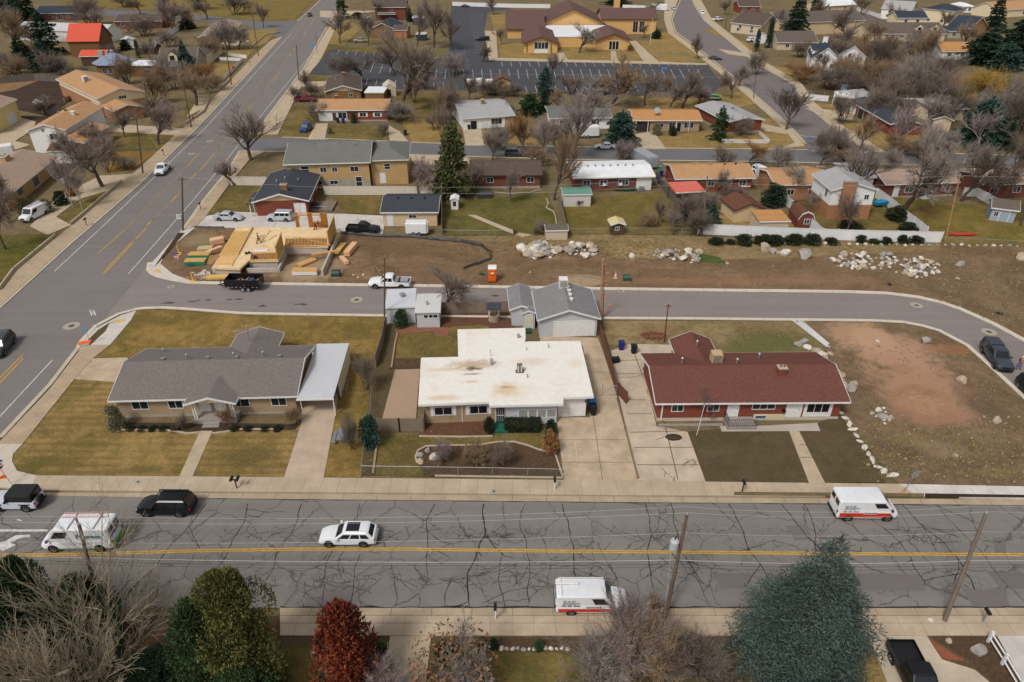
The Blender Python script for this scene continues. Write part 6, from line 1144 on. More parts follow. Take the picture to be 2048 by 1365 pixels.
for a in [
(908,392,240,104,'tall cedar with brownish green foliage behind the garage',LF_ced,CF[1]),
(1060,230,186,48,'rounded dark evergreen in front of the car park',LF_green,CF[2]),
(1089,222,176,34,'narrow dark spruce right of the rounded evergreen',LF_dark,CF[0]),
(1090,192,134,50,'thin grey-green pine standing at the car park edge',LF_teal,CF[3]),
(1240,290,222,68,'round dark evergreen by the orange-roofed ranch house driveway',LF_teal,CF[2]),
(1437,282,214,48,'open-branched pine behind the white picket fence',LF_green,CF[3]),
(377,150,82,44,'tall spruce in front of the grey cape house',LF_teal,CF[0]),
(338,158,130,20,'small narrow spruce beside the split-level house roof',LF_dark,CF[0]),
(100,112,24,74,'large dark spruce in front of the red barn roof',LF_dark,CF[3]),
(52,135,72,56,'dark broad conifer left of the spruce by the barn',LF_dark,CF[1]),
(95,142,78,62,'blue-tinted spruce in front of the tall barn spruce',LF_teal,CF[0]),
(30,40,-40,70,'dark conifer at the top left corner',LF_teal,CF[0]),(60,45,-30,50,'dark conifer beside the top left corner conifer',LF_dark,CF[0]),
(685,38,-20,34,'green pine at the top of the avenue',LF_green,CF[3]),
(820,44,12,16,'small dark conifer beside the tall red brick house',LF_dark,CF[0]),
(1588,78,-14,70,'dark conifer group tree at the top near the tan gabled house',LF_dark,CF[0]),(1628,40,-25,36,'dark conifer at the top left of the white-roofed house',LF_dark,CF[0]),
(1965,128,62,90,'broad dark pine at the right beside the orange outbuilding',LF_dark,CF[2]),(2035,125,30,110,'largest dark pine at the right edge',LF_dark,CF[2]),(1984,62,-12,54,'tall dark spruce at the top right',LF_dark,CF[0]),(2005,140,85,70,'low dark pine between the two broad pines at right',LF_teal,CF[2]),
(1955,292,196,92,'big blue-green evergreen beside the cream garage',LF_teal,CF[2]),
(2010,300,240,40,'dark evergreen behind the white-barked tree',LF_dark,CF[0]),
(1422,450,408,46,'small blue spruce at the end of the white vinyl fence',LF_teal,CF[0]),
(252,100,78,22,'dark round evergreen beside the moss-roofed shed',LF_dark,CF[2]),(279,116,82,11,'narrow columnar evergreen beside the cape house',LF_green,COLM),(375,58,34,34,'dark evergreen hedge tree by the far cross street',LF_dark,CF[2]),
(1512,104,62,13,'left narrow cypress by the right street',LF_dark,COLM),(1536,96,42,15,'right, taller narrow cypress by the right street',LF_dark,COLM),
(1235,10,-10,60,'dark conifers behind the church roof',LF_dark,CF[1])]:
 ever(*a[:5],m=a[5],me=a[6])
for a in [(803,654,622,30,'round green bush against the white shed',LF_green,1),(741,892,838,42,'dark juniper bush at the end of the grey plank fence',LF_teal,0),(1100,872,842,24,'small dark cypress bush by the bungalow garage',LF_dark,2),(978,865,838,22,'dark bush beside the bungalow front step',LF_drk2,0),(237,858,815,36,'grey-green bush at the left corner of the tan house',LF_sage,1),(1545,412,372,48,'dark juniper beside the white vinyl fence',LF_dark,0),(1588,430,405,22,'purple-brown shrub against the white vinyl fence',leaf('shrub_purple',s(70,52,56),s(88,66,66)),1),(1790,440,415,40,'dark green shrub under the huge bare tree',LF_drk2,2),(125,410,385,30,'dark clipped shrub beside the left driveway',LF_drk2,0),(95,425,400,26,'brown clipped shrub beside the left driveway',LF_sage,1),(145,392,372,22,'rusty clipped shrub beside the left driveway',LF_brown,2),(55,430,400,30,'sage shrub beside the ladder van',LF_sage,0),(1312,270,248,20,'tan clipped shrub before the ranch house porch',LF_sage,1),(1345,272,255,18,'dark clipped shrub before the ranch house porch',LF_drk2,0),(1260,103,90,12,'rusty shrub right of the church right gable',LF_brown,1),(1312,78,62,20,'dark clipped shrub at the end of the church hall',LF_drk2,2),(740,190,176,30,'dark shrub before the brown bungalow',LF_drk2,0),(708,246,228,14,'green shrub at the ranch house wall',LF_green,1),(716,38,26,22,'dark shrub on the lawn at the top of the avenue',LF_drk2,2),(1815,462,448,36,'dark shrub along the inside of the white fence',LF_drk2,0),(1700,458,445,50,'dark shrub along the inside of the white fence, left of the tree',LF_drk2,1),(660,268,255,12,'small shrub on the ranch house lawn',LF_sage,1)]:
 shrub(*a[:5],m=a[5],v=a[6])
for i,x in enumerate((1430,1460,1490,1530,1560,1590,1620,1665,1720,1745,1770,1800,1825,1512,1545)):
 shrub(x+R.uniform(-5,5),486+R.uniform(-1,3),478+R.uniform(-8,2),R.uniform(20,40),'low dark juniper sprawling in front of the white vinyl fence',LF_drk2,i,group='junipers in front of the white fence')
b1,b2=P(1010,866,0),P(1080,866,0); t=thing('hedge','clipped dark green box hedge below the bungalow front windows','hedge',(b1.x,b1.y,0),heading((1010,866),(1080,866)))
r=random.Random(5); mb=MB(); Lh=(b2-b1).length
for i in range(3200):
 f=r.random(); x=r.uniform(0,Lh);
 if f<.45: p=Vector((x,r.uniform(0,1.4),1.0+r.gauss(0,.04)))
 elif f<.8: p=Vector((x,r.gauss(0,.05),r.uniform(0,1.0)))
 else: p=Vector((r.choice((0,Lh))+r.gauss(0,.05),r.uniform(0,1.4),r.uniform(0,1)))
 spray(mb,r,p,Vector((r.gauss(0,1),r.gauss(0,1),r.gauss(.3,1))).normalized(),.16,.1)
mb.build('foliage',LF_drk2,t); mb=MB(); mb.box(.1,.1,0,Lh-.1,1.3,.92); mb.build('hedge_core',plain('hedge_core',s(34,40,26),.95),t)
[shrub(x,861,853,18,'low green ground plant in the tan house front bed',LF_drk2,i%3,group='low plants in the tan house front bed') for i,x in enumerate((262,284,306,328,352,470,496,530,556))]
def spruce_mesh(seed):
 r=random.Random(seed); mb=MB(); NL=24
 for i in range(NL):
  t=(i+.3)/NL; rad=.5*min(1,1.42*(1-t)**.82)*(1-.15*max(0,.2-t)/.2)+.012; n=max(5,int(20*rad/.5)+3)
  for k in range(n):
   a=6.283*(k+r.random()*.9)/n; L=rad*r.uniform(.7,1.12); z=.02+.955*t+r.gauss(0,.007); d=Vector((math.cos(a),math.sin(a),0)); sd=Vector((-d.y,d.x,0)); m=max(5,int(26*L)); dr=r.uniform(.25,.5)
   for q in range(m):
    f=(.25 if L>.15 else 0)+(.75 if L>.15 else 1)*(q+r.random()*.6)/m
    p=d*L*f+Vector((0,0,z-L*(dr*f*f-.14*f-.12*max(0,f-.75))))
    tl=L*.40*(1.1-f)+.016
    for sg in (-1,1):
     td=(d*.8+sd*sg+Vector((0,0,-.18+r.gauss(0,.1)))).normalized(); w=max(2,int(tl/.013))
     for u in range(w):
      pp=p+td*tl*(u+.5)/w
      spray(mb,r,pp,(td+Vector((r.gauss(0,.45),r.gauss(0,.45),r.gauss(0,.22)+.06))).normalized(),.028*r.uniform(.6,1.2),.0062)
    spray(mb,r,p,(d+Vector((0,0,.08))).normalized(),.03,.008)
 for k in range(30): spray(mb,r,Vector((r.gauss(0,.008),r.gauss(0,.008),.95+r.random()*.05)),Vector((r.gauss(0,.4),r.gauss(0,.4),1)).normalized(),.03,.008)
 return mb.mesh('tree_crown',LF_blue)
SPRUCE=spruce_mesh(41)
def front_tree(px,py,hm,wm,label,nm,me,m,rz=0.0):
 b=P(px,py,0); t=thing(nm,label,'tree',(b.x,b.y,0),rz); t.scale=(wm,wm,hm)
 o=link('trunk',TRK,t); o=link('crown',me,t); o.material_slots[0].link='OBJECT'; o.material_slots[0].material=m; return t
front_tree(1590,1340,hgt(1590,1340,1078)*1.02,9.6,'large blue-green spruce in the foreground beside the road','blue_spruce',SPRUCE,LF_blue)
ARB=blob_mesh(43,34000,.034,.013,22,prof=lambda t:(1-t)**.3*(.75+.25*math.sin(min(1,t*4)*1.57))*(.82+.18*math.sin(t*31)))
ARB2=blob_mesh(44,30000,.036,.014,34,prof=lambda t:(1-t)**.4)
front_tree(505,1375,hgt(505,1375,1150)*.95,6.3,'tall olive arborvitae in the foreground','arborvitae_tree',ARB,LF_olive)
front_tree(440,1390,hgt(440,1390,1200)*.9,5.2,'darker green arborvitae left of the tall olive one','arborvitae_tree',ARB2,LF_green)
front_tree(505,1440,5.0,5.4,'low green arborvitae at the bottom edge','arborvitae_tree',ARB2,LF_green,1.0)
front_tree(40,1330,hgt(40,1330,1130),7.0,'dark green juniper tree in the lower left corner','juniper_tree',ARB2,LF_dark)
front_tree(-40,1300,hgt(-40,1300,1085),6.0,'dark green juniper tree at the left edge of the foreground','juniper_tree',ARB,LF_dark,2.0)
front_tree(120,1310,hgt(120,1310,1130),5.0,'mid green juniper right of the lower left corner','juniper_tree',ARB,LF_green,1.3)
front_tree(205,1290,hgt(205,1290,1165),4.6,'green juniper behind the big bare foreground tree','juniper_tree',ARB2,LF_green,.6)
front_tree(70,1420,5.5,7.0,'dark juniper at the bottom left','juniper_tree',ARB2,LF_dark,2.6)
front_tree(320,1400,4.0,6.0,'low dark juniper under the big bare foreground tree','juniper_tree',ARB2,LF_dark,.9)
RED=blob_mesh(45,11000,.065,.026,17,prof=lambda t:(1-t)**.38*(.8+.2*math.sin(min(1,t*4)*1.57)))
front_tree(700,1366,hgt(700,1366,1225),4.5,'rust-red conifer in the foreground beside the pavement','red_conifer',RED,LF_red)
def fbare(px,py,h,wm,label,ms,tw,bk=None,nm='bare_tree',cat='tree',rz=0.0,lean=(0,0)):
 b=P(px,py,0); t=place_pair(nm,ms,label,cat,(b.x,b.y,0),wm,h,rz,None,bk or BARK,tw); t.rotation_euler=(lean[0],lean[1],rz); return t
fbare(245,1400,hgt(245,1400,1150),14,'big spreading bare tree with grey branches in the lower left foreground',BIG,bark('twig_grey_tan',s(152,138,116)),bark('bark_grey_olive',s(134,122,100)),rz=.4)
fbare(910,1385,6.4,6.2,'foreground tree with sparse dry orange leaves',BT[1],TWIGg,BARK,rz=1.0)
fbare(1245,1320,6.2,7.2,'dense grey-pink leafless bush in front of the parked white van',BM[0],TWIGp,BARK,'bare_shrub','shrub',rz=.5)
fbare(1290,1350,5.6,5.5,'brown leafless bush beside the leaning pole base',BM[1],TWIGt,BARK,'bare_shrub','shrub',rz=1.5)
fbare(1200,1375,4.6,6.0,'dark tangled leafless bush at the bottom centre',BM[1],TWIGg,BARK,'bare_shrub','shrub',rz=2.2)
fbare(1420,1400,5.2,6.6,'dark twiggy leafless tree left of the blue-green spruce',BT[3],TWIGd,BARKd,rz=.3)
fbare(1385,1350,4.2,4.6,'low twiggy leafless bush by the pole and the spruce',BM[0],TWIG,BARK,'bare_shrub','shrub',rz=.9)
fbare(1300,1250,3.6,2.2,'straw-coloured upright bush at the kerb beside the pole',BM[0],TWIGt,BARKp,'bare_shrub','shrub',rz=.1)
fbare(780,1400,4.0,4.0,'pale leafless shrub beside the foreground driveway',BM[1],TWIGp,BARKp,'bare_shrub','shrub')
r=random.Random(77); mb=MB(); b=P(910,1385,0)
for i in range(900):
 a=r.random()*6.283; rr=3.0*math.sqrt(r.random()); z=1.0+r.random()*3.6; spray(mb,r,Vector((math.cos(a)*rr/6.2,math.sin(a)*rr/6.2,z/6.4)),Vector((r.gauss(0,1),r.gauss(0,1),r.gauss(0,1))).normalized(),.045,.03)
tt=[o for o in COL.objects if o.get('label')=='foreground tree with sparse dry orange leaves'][0]; mb.build('dry_leaves',LF_rosy,tt)
ever(1010 if False else 965,1300,1275,22,'small dark conifer shrub in the foreground bed',LF_dark,CF[2],nm='shrub',cat='shrub'); ever(988,1296,1276,18,'small dark conifer shrub, right one of the pair in the foreground bed',LF_dark,CF[2],nm='shrub',cat='shrub'); ever(1078,1299,1280,20,'lone small conifer shrub among the foreground bed stones',LF_green,CF[2],nm='shrub',cat='shrub')
shrub(768,1345,1290,34,'green bush beside the rust-red conifer',LF_green,1); shrub(890,1320,1290,40,'dark green bush under the dry-leaved tree',LF_drk2,0)
# ---------- vehicles
def paint(n,c,rough=.28): return plain('paint_'+n,c,rough,.5,.0,.06,2)
PW=paint('white',s(222,222,222)); PBK=paint('black',s(20,20,22)); PSL=paint('silver',s(176,178,182)); PGR=paint('dark_grey',s(62,64,66)); PGY=paint('grey',s(128,134,142)); PBL=paint('blue',s(44,64,110)); PRD=paint('dark_red',s(110,32,34)); PLB=paint('pale_blue',s(120,150,168)); PCH=paint('champagne',s(150,142,124)); PGN=paint('grey_green',s(92,100,92))
CARGL=plain('car_glass',(.012,.014,.017),.08,.6,0,.2,1)
def loft(mb,st):
 rings=[]
 for x,zb,zt,hw,hb in st:
  cr=.03; rings.append([(x,-hb*.9,zb),(x,-hb,zb+.12),(x,-hb,zb+(zt-zb)*.6),(x,-hw,zt-.03),(x,-hw*.88,zt+cr*.3),(x,0,zt+cr),(x,hw*.88,zt+cr*.3),(x,hw,zt-.03),(x,hb,zb+(zt-zb)*.6),(x,hb,zb+.12),(x,hb*.9,zb)])
 n=len(rings[0]); vs=[v for r_ in rings for v in r_]; fs=[(i*n+k,i*n+(k+1)%n,(i+1)*n+(k+1)%n,(i+1)*n+k) for i in range(len(rings)-1) for k in range(n)]
 fs+=[tuple(range(n)),tuple(range((len(rings)-1)*n,len(rings)*n))[::-1]]
 mb.add(vs,[f[::-1] for f in fs])
def rrect(x0,x1,hw,z,c=.12):
 return [(x0+c,-hw,z),(x1-c,-hw,z),(x1,-hw+c,z),(x1,hw-c,z),(x1-c,hw,z),(x0+c,hw,z),(x0,hw-c,z),(x0,-hw+c,z)]
def cabin(mb,base,mid,top):
 R_=[rrect(*base),rrect(*mid),rrect(*top)]; vs=[v for r_ in R_ for v in r_]; n=8
 fs=[(i*n+k,i*n+(k+1)%n,(i+1)*n+(k+1)%n,(i+1)*n+k) for i in range(2) for k in range(n)]+[tuple(range(16,24))]
 mb.add(vs,fs)
def quadoff(a,b,c,d,off,sh=(.06,.1,.06,.08)):
 a,b,c,d=map(Vector,(a,b,c,d)); n=(b-a).cross(d-a).normalized(); l,bo,r_,to=sh
 def pt(u,v): return (a.lerp(b,u)).lerp(d.lerp(c,u),v)+n*off
 return [pt(l,bo),pt(1-r_,bo),pt(1-r_,1-to),pt(l,1-to)]
def wheels(t,L,xs,hw,r=.34,wd=.22,rimm=None):
 for x in xs:
  for sd in (-1,1):
   M=Matrix.Translation((x,sd*(hw-wd/2+.02),r))@Matrix.Rotation(math.pi/2*(1 if sd<0 else -1),4,'X')
   mb=MB(); mb.lathe([(r*.62,-wd/2),(r*.93,-wd/2),(r,-wd*.3),(r,wd*.3),(r*.93,wd/2),(r*.62,wd/2),(r*.6,wd*.3)],16,M); w_=mb.build('wheel',RUB,t,True,50)
   mb=MB(); mb.lathe([(r*.61,wd*.28),(r*.63,wd*.5),(r*.5,wd*.4),(r*.18,wd*.34),(r*.14,wd*.5)],10,M); mb.build('rim',rimm or ALU,w_)
KD=dict(
sedan=dict(L=4.75,W=1.82,H=1.45,belt=.95,hood=.88,nose=.68,tail=.98,c=(-.40,.20),m=(-.22,.06),top=(-.19,.03),ax=(-.29,.31)),
suv=dict(L=4.75,W=1.9,H=1.74,belt=1.05,hood=1.05,nose=.85,tail=1.05,c=(-.485,.22),m=(-.45,.10),top=(-.43,.07),ax=(-.29,.31)),
wagon=dict(L=4.75,W=1.86,H=1.52,belt=.94,hood=.90,nose=.72,tail=.98,c=(-.47,.21),m=(-.38,.07),top=(-.34,.03),ax=(-.29,.32)),
boxy=dict(L=4.4,W=1.85,H=1.78,belt=1.08,hood=1.02,nose=.92,tail=1.05,c=(-.485,.20),m=(-.47,.13),top=(-.46,.11),ax=(-.29,.31)),
van=dict(L=5.9,W=2.05,H=2.55,belt=1.25,hood=1.2,nose=.95,tail=1.25,c=(-.5,.41),m=(-.495,.25),top=(-.48,.19),ax=(-.31,.33)),
lowvan=dict(L=5.7,W=2.0,H=2.05,belt=1.12,hood=1.12,nose=1.0,tail=1.15,c=(-.5,.30),m=(-.49,.19),top=(-.47,.15),ax=(-.28,.33)),
pickup=dict(L=5.8,W=1.98,H=1.85,belt=1.12,hood=1.12,nose=.98,tail=.75,c=(-.12,.22),m=(-.10,.10),top=(-.085,.06),ax=(-.30,.33)),
jeep=dict(L=4.2,W=1.8,H=1.85,belt=1.12,hood=1.1,nose=1.05,tail=1.1,c=(-.46,.14),m=(-.45,.09),top=(-.44,.08),ax=(-.28,.32)))
def car(kind,label,cat,px,py,rz,col,group=None,nm=None,roofm=None,rim=None,sides=2,black_top=False,canopy=None,L=None,z=.02,rack=None,cladding=None,H=None):
 k=KD[kind]; L=L or k['L']; W=k['W']; H=H or k['H']; hw=W/2; b=k['belt']
 p=P(px,py,z); t=thing(nm or {'van':'delivery_van','lowvan':'cargo_van','pickup':'pickup_truck','jeep':'off_road_car'}.get(kind,'parked_car'),label,cat,(p.x,p.y,z),rz,group)
 mb=MB(); X=lambda f:f*L
 box_=kind in('van','lowvan','jeep','boxy')
 if kind=='pickup':
  loft(mb,[(X(-.5),.5,.8,hw*.9,hw*.94),(X(-.48),.45,.82,hw*.94,hw),(X(-.13),.4,.82,hw*.95,hw),(X(-.125),.38,b,hw*.95,hw),(X(.2),.35,b,hw*.93,hw),(X(.34),.35,k['hood'],hw*.86,hw*.98),(X(.47),.38,k['nose'],hw*.82,hw*.95),(X(.5),.45,k['nose']-.12,hw*.75,hw*.86)])
 else:
  loft(mb,[(X(-.5),.42,k['tail']-.15,hw*.82,hw*.88),(X(-.48),.32,k['tail'],hw*.9,hw*.97),(X(-.3),.27,b+.01,hw*.94,hw),(X(0),.25,b,hw*.94,hw),(X(.18),.25,b-.01,hw*.92,hw),(X(.34),.27,k['hood'],hw*.86,hw*.98),(X(.46),.3,k['nose'],hw*.78,hw*.93),(X(.5),.36,k['nose']-.14,hw*.66,hw*.82)])
 tw=.93 if kind=='van' else (.9 if box_ else .76)
 base=(X(k['c'][0]),X(k['c'][1]),hw*.93,b-.03,.08); mid=(X(k['m'][0]),X(k['m'][1]),hw*(tw+(.0 if box_ else .04)),H-.10,.1); top=(X(k['top'][0]),X(k['top'][1]),hw*(tw-.08),H,.16)
 if black_top:
  m2=MB(); cabin(m2,base,mid,top); m2.build('soft_top',plain('black_canvas',s(46,48,46),.9,.1),t)
 else: cabin(mb,base,mid,top)
 mb.build('body',[col],t,True,28)
 A=rrect(*base); B=rrect(*mid)
 g=MB(); g.poly(quadoff(A[2],A[3],B[3],B[2],.015,(.04,.08,.04,.04))); g.build('windscreen',CARGL,t)
 if kind not in('van','lowvan'):
  g=MB(); g.poly(quadoff(A[6],A[7],B[7],B[6],.015,(.06,.15,.06,.08))); g.build('rear_window',CARGL,t)
 else:
  for q in (0,1):
   g=MB(); g.poly(quadoff(A[6],A[7],B[7],B[6],.015,(.06+.5*q,.35,.56-.5*q,.12))); g.build('rear_window',CARGL,t)
 for sd in (0,1):
  a,b_,c,d=(A[0],A[1],B[1],B[0]) if sd==0 else (A[4],A[5],B[5],B[4])
  if kind in('van','lowvan'): spans=[(.72,.955) if kind=='van' else (.70,.96)]
  elif kind=='pickup': spans=[(.06,.46),(.52,.95)]
  elif kind=='sedan': spans=[(.12,.5),(.53,.93)]
  else: spans=[(.05,.30),(.34,.62),(.66,.95)]
  for (u0,u1) in spans:
   uu=(u0,u1) if sd==0 else (1-u1,1-u0)
   g=MB(); g.poly(quadoff(a,b_,c,d,.012,(uu[0],.28 if kind=='van' else .12,1-uu[1],.14))); g.build('side_window',CARGL,t)
 wheels(t,L,(X(k['ax'][0]),X(k['ax'][1])),hw,.38 if kind in('pickup','jeep','suv','van') else .34,rimm=rim)
 tr=MB()
 for x in (X(k['ax'][0]),X(k['ax'][1])):
  for sd in (-1,1):
   tr=MB(); M=Matrix.Translation((x,sd*(hw-.01),.38))@Matrix.Rotation(math.pi/2*(1 if sd<0 else -1),4,'X'); r_=.47 if kind in('pickup','jeep','suv','van') else .41; tr.lathe([(r_,-.05),(r_,.012),(.1,.014)],16,M); tr.build('wheel_arch',cladding or BLK,t)
 tr=MB(); tr.box(X(.485),-hw*.78,.32,X(.5)+.04,hw*.78,.52); tr.build('front_bumper',BLK if kind in('pickup','van','lowvan','jeep') else col,t)
 tr=MB(); tr.box(X(-.5)-.05,-hw*.85,.36,X(-.49),hw*.85,.56); tr.build('rear_bumper',BLK if kind in('van','lowvan','jeep') else (STEEL if kind=='pickup' else col),t)
 g=MB(); g.box(X(.485),-hw*.4,.56,X(.497)+.02,hw*.4,k['nose']-.18); g.build('grille',BLK,t)
 for sd in (-1,1):
  g=MB(); zz=k['nose']-.2; g.box(X(.462),sd*hw*.62-.16,zz-.06,X(.492),sd*hw*.62+.16,zz+.08); g.build('headlight',HEADL,t)
  g=MB(); zz=(k['tail'] if kind!='pickup' else 1.05)-.22; g.box(X(-.502)-.01,sd*hw*.82-.07,zz-.15,X(-.485),sd*hw*.82+.07,zz+.12); g.build('tail_light',REDL,t)
  g=MB(); xm=X(k['c'][1])-.25; g.box(xm-.08,sd*hw*.97,k['belt']+.0,xm+.08,sd*(hw*.97+.2),k['belt']+.18); g.build('wing_mirror',col if kind not in('van','lowvan','jeep') else BLK,t)
 if kind=='pickup':
  xb0,xb1=X(-.495),X(-.128); m2=MB()
  for sd in (-1,1): m2.box(xb0,sd*(hw-.02)-.06 if sd>0 else -hw+.02,.78,xb1,(hw-.02) if sd>0 else -hw+.1,1.1)
  m2.box(xb0,-hw+.1,.78,xb0+.07,hw-.08,1.1); m2.build('bed_side',col,t)
  m2=MB(); m2.box(xb0+.07,-hw+.1,.84,xb1,hw-.08,.87); m2.build('bed_floor',BLK,t)
  if canopy:
   m2=MB(); cabin(m2,(xb0+.02,xb1,hw*.95,1.08,.05),(xb0+.08,xb1,hw*.86,H-.1,.08),(xb0+.2,xb1,hw*.76,H+.02,.14)); m2.build('bed_canopy',canopy,t,True,28)
   for sd in (-1,1):
    g=MB(); y0,y1=hw*.945,hw*.875; g.poly([(xb0+.25,sd*(y0+.01),1.16),(xb1-.15,sd*(y0+.01),1.16),(xb1-.15,sd*(y1+.01),H-.16),(xb0+.3,sd*(y1+.01),H-.16)]); g.build('canopy_window',CARGL,t)
 if kind=='jeep':
  m2=MB(); M=Matrix.Translation((X(-.5)-.14,.1,.95))@Matrix.Rotation(math.pi/2,4,'Y'); m2.lathe([(.2,-.12),(.36,-.12),(.39,0),(.36,.12),(.1,.1)],16,M); m2.build('spare_wheel',RUB,t,True,50)
  for sd in (-1,1):
   for x in (X(k['ax'][0]),X(k['ax'][1])): m2=MB(); m2.box(x-.5,sd*hw*.85-.12 if sd<0 else hw*.85-.05,.82,x+.5,sd*hw*.85+.05 if sd<0 else hw*.85+.3-.13,.9); m2.build('fender',BLK,t)
 if kind in('suv','boxy','wagon') and rack is not False:
  for sd in (-1,1):
   g=MB(); g.tube([(X(k['top'][0])+.2,sd*hw*.6,H+.05),(X(k['top'][1])-.15,sd*hw*.6,H+.05)],.025,5); g.build('roof_rail',BLK if col in(PBK,) else STEEL,t)
 return t,L,hw,H
def ladder(label,p0,p1,w=.4,m=ALU,nr=None,name='ladder',z0=None):
 p0,p1=Vector(p0),Vector(p1); d=p1-p0; L=d.length; t=thing(name,label,'ladder',p0); u=d.normalized(); sdv=Vector((-u.y,u.x,0)); sdv=sdv.normalized() if sdv.length>.1 else Vector((1,0,0))
 for sg in (-1,1): mb=MB(); mb.tube([sdv*sg*w/2,d+sdv*sg*w/2],.035,5); mb.build('rail',m,t)
 mb=MB(); n=nr or int(L/.3)
 for k in range(1,n): q=u*(L*k/n); mb.tube([q-sdv*w/2,q+sdv*w/2],.018,4)
 mb.build('rungs',ALU,t); return t
h0=heading((0,1062),(2048,1066))
t,L,hw,H=car('jeep','silver off-road car with black soft top and rear spare wheel at the left edge','car',40,1010,math.pi,paint('pearl',s(190,192,200)),black_top=True,nm='off_road_car')
t,L,hw,H=car('suv','glossy black SUV with roof rack parked beside the far kerb','car',337,1020,math.pi-.01,PBK,nm='parked_car',L=4.85)
g=MB()
for k in range(8): g.box(-1.9+k*.34,-.6,H+.1,-1.84+k*.34,.6,H+.13)
g.box(-2.0,-.66,H+.04,.65,-.6,H+.13); g.box(-2.0,.6,H+.04,.65,.66,H+.13); g.build('roof_rack',BLK,t)
t,L,hw,H=car('van','tall white van with pink ladder on its roof and green lower stripe','van',170,1086,math.pi+.02,PW,L=6.0);
g=MB(); g.box(-L*.5-.06,-hw*.86,.5,-L*.5+.02,hw*.86,.85); g.build('green_stripe',plain('green_vinyl',s(96,170,70),.5),t)
g=MB(); g.box(-1.9,hw+.002,.42,1.6,hw+.012,.5); g.build('green_stripe',plain('green_vinyl',s(96,170,70),.5),t)
MS=TM((-1.55,hw*.945,1.62),(-1,0,0),(0,0,1));
text(t,'Pr gress',.62,plain('teal_vinyl',s(22,110,104),.5),TM((-1.25,hw*.965,1.75),(-1,0,0),(0,0,1)),bold=.012); text(t,'o',.62,plain('lime_vinyl',s(190,206,150),.5),TM((-.98,hw*.965,1.75),(-1,0,0),(0,0,1)),bold=.006)
text(t,'Progress',.42,plain('teal_vinyl',s(22,110,104),.5),TM((-L*.5-.005,0,1.55),(0,-1,0),(.04,0,1)),bold=.008)
g=MB()
for k in range(3): g.box(-2.4,hw+.003,.95-k*.0+.1*k,1.2,hw+.008,.965+.1*k)
g.build('side_crease',plain('crease_grey',s(170,172,180)),t)
g=MB()
for x in (-1.9,.2): g.box(x-.03,-.9,H,x+.03,.9,H+.08)
g.build('roof_bar',STEEL,t)
c_=t.location; cz=Matrix.Rotation(t.rotation_euler[2],4,'Z'); a=Vector(c_)+cz@Vector((-2.5,-.62,H+.14)); b=Vector(c_)+cz@Vector((1.3,-.62,H+.14)); ladder('pink fibreglass ladder strapped on the roof of the tall white van',a,b,.5,plain('pink_fibreglass',s(206,140,124)))
car('wagon','white estate car with black sunroof driving on the front road','car',699,1079,math.pi,PW,nm='estate_car',rack=False)
t=[o for o in COL.objects if o.name.startswith('estate_car')][0]; g=MB(); g.box(-1.05,-.5,1.515,.05,.5,1.54); g.build('sunroof',CARGL,t)
def redvan(kind,label,px,py,rz,L,side,text_lines=True,H_=None):
 t,L,hw,H=car(kind,label,'van',px,py,rz,PW,L=L,H=2.28 if kind=='van' else None); vr=plain('red_vinyl',s(196,52,30),.45); y=side*(hw+.004)
 g=MB(); g.box(-L*.46,min(y,y+side*.01),.46,L*.36,max(y,y+side*.01),.98 if kind=='van' else .8); g.build('red_stripe',vr,t)
 dk_=plain('dark_vinyl',s(60,60,64),.5); yy=side*(hw*.955+.004)
 g=MB(); rr=random.Random(4)
 for k in range(4):
  x=-L*.40
  for q in range(3):
   wd=rr.uniform(.2,.42); g.box(x,min(yy,yy+side*.012),1.74-k*.14 if kind=='van' else 1.62-k*.13,x+wd,max(yy,yy+side*.012),1.8-k*.14 if kind=='van' else 1.67-k*.13); x+=wd+.09
 g.build('service_list',plain('grey_vinyl',s(120,120,124),.5),t)
 z1=1.12; yb=side*(hw+.006); g=MB(); x=-L*.42
 for q in (3,3,4):
  for _ in range(q): g.box(x,min(yb,yb+side*.012),z1-.03,x+.09,max(yb,yb+side*.012),z1+.09); x+=.12
  x+=.1
 g.build('phone_number',dk_,t)
 g=MB(); g.box(-L*.08,min(yb,yb+side*.016),.86,L*.13,max(yb,yb+side*.016),1.1); g.build('name_panel',W_,t)
 g=MB(); yb2=side*(hw+.026)
 for q in range(7): g.box(-L*.07+q*.16,min(yb,yb2),.9,-L*.07+q*.16+.1,max(yb,yb2),1.06)
 g.build('lettering',dk_,t)
 return t,L,hw,H
redvan('van','white van with red side stripe parked beside the far verge, facing right',1722,1026,-.01,5.4,-1)
t,L,hw,H=redvan('lowvan','white van with red sill stripe and roof rail behind the bare foreground bush',1180,1210,0,5.5,-1)
g=MB(); g.tube([(-2.5,.8,H+.12),(1.0,.8,H+.12)],.03,5); g.tube([(-2.3,-.8,H+.1),(-2.3,.8,H+.12)],.03,5); g.build('roof_rail',W_,t); g=MB(); g.tube([(-2.75,.25,H+.14),(-1.0,.25,H+.14)],.09,8); g.build('pipe_carrier',W_,t)
hd_=heading((1400,1290),(1440,1365)); car('pickup','black off-road pickup with open bed parked on the lower right driveway','pickup truck',1422,1362,heading((1820,1310),(1850,1400)),PBK) if False else None
t,L,hw,H=car('pickup','black off-road pickup with open bed parked on the lower right driveway','pickup truck',1828,1368,heading((1800,1330),(1845,1420)),PBK,L=5.5)
av=heading((183,508),(330,363)); avd=av+math.pi
car('suv','dark grey SUV on the avenue at the left edge','car',5,700,avd+.12,PGR)
car('pickup','dark grey pickup with bed canopy parked on the new street bend','pickup truck',1990,722,heading((1962,690),(2010,755)),paint('slate',s(58,62,70)),canopy=paint('slate_dark',s(50,54,60)),L=5.5)
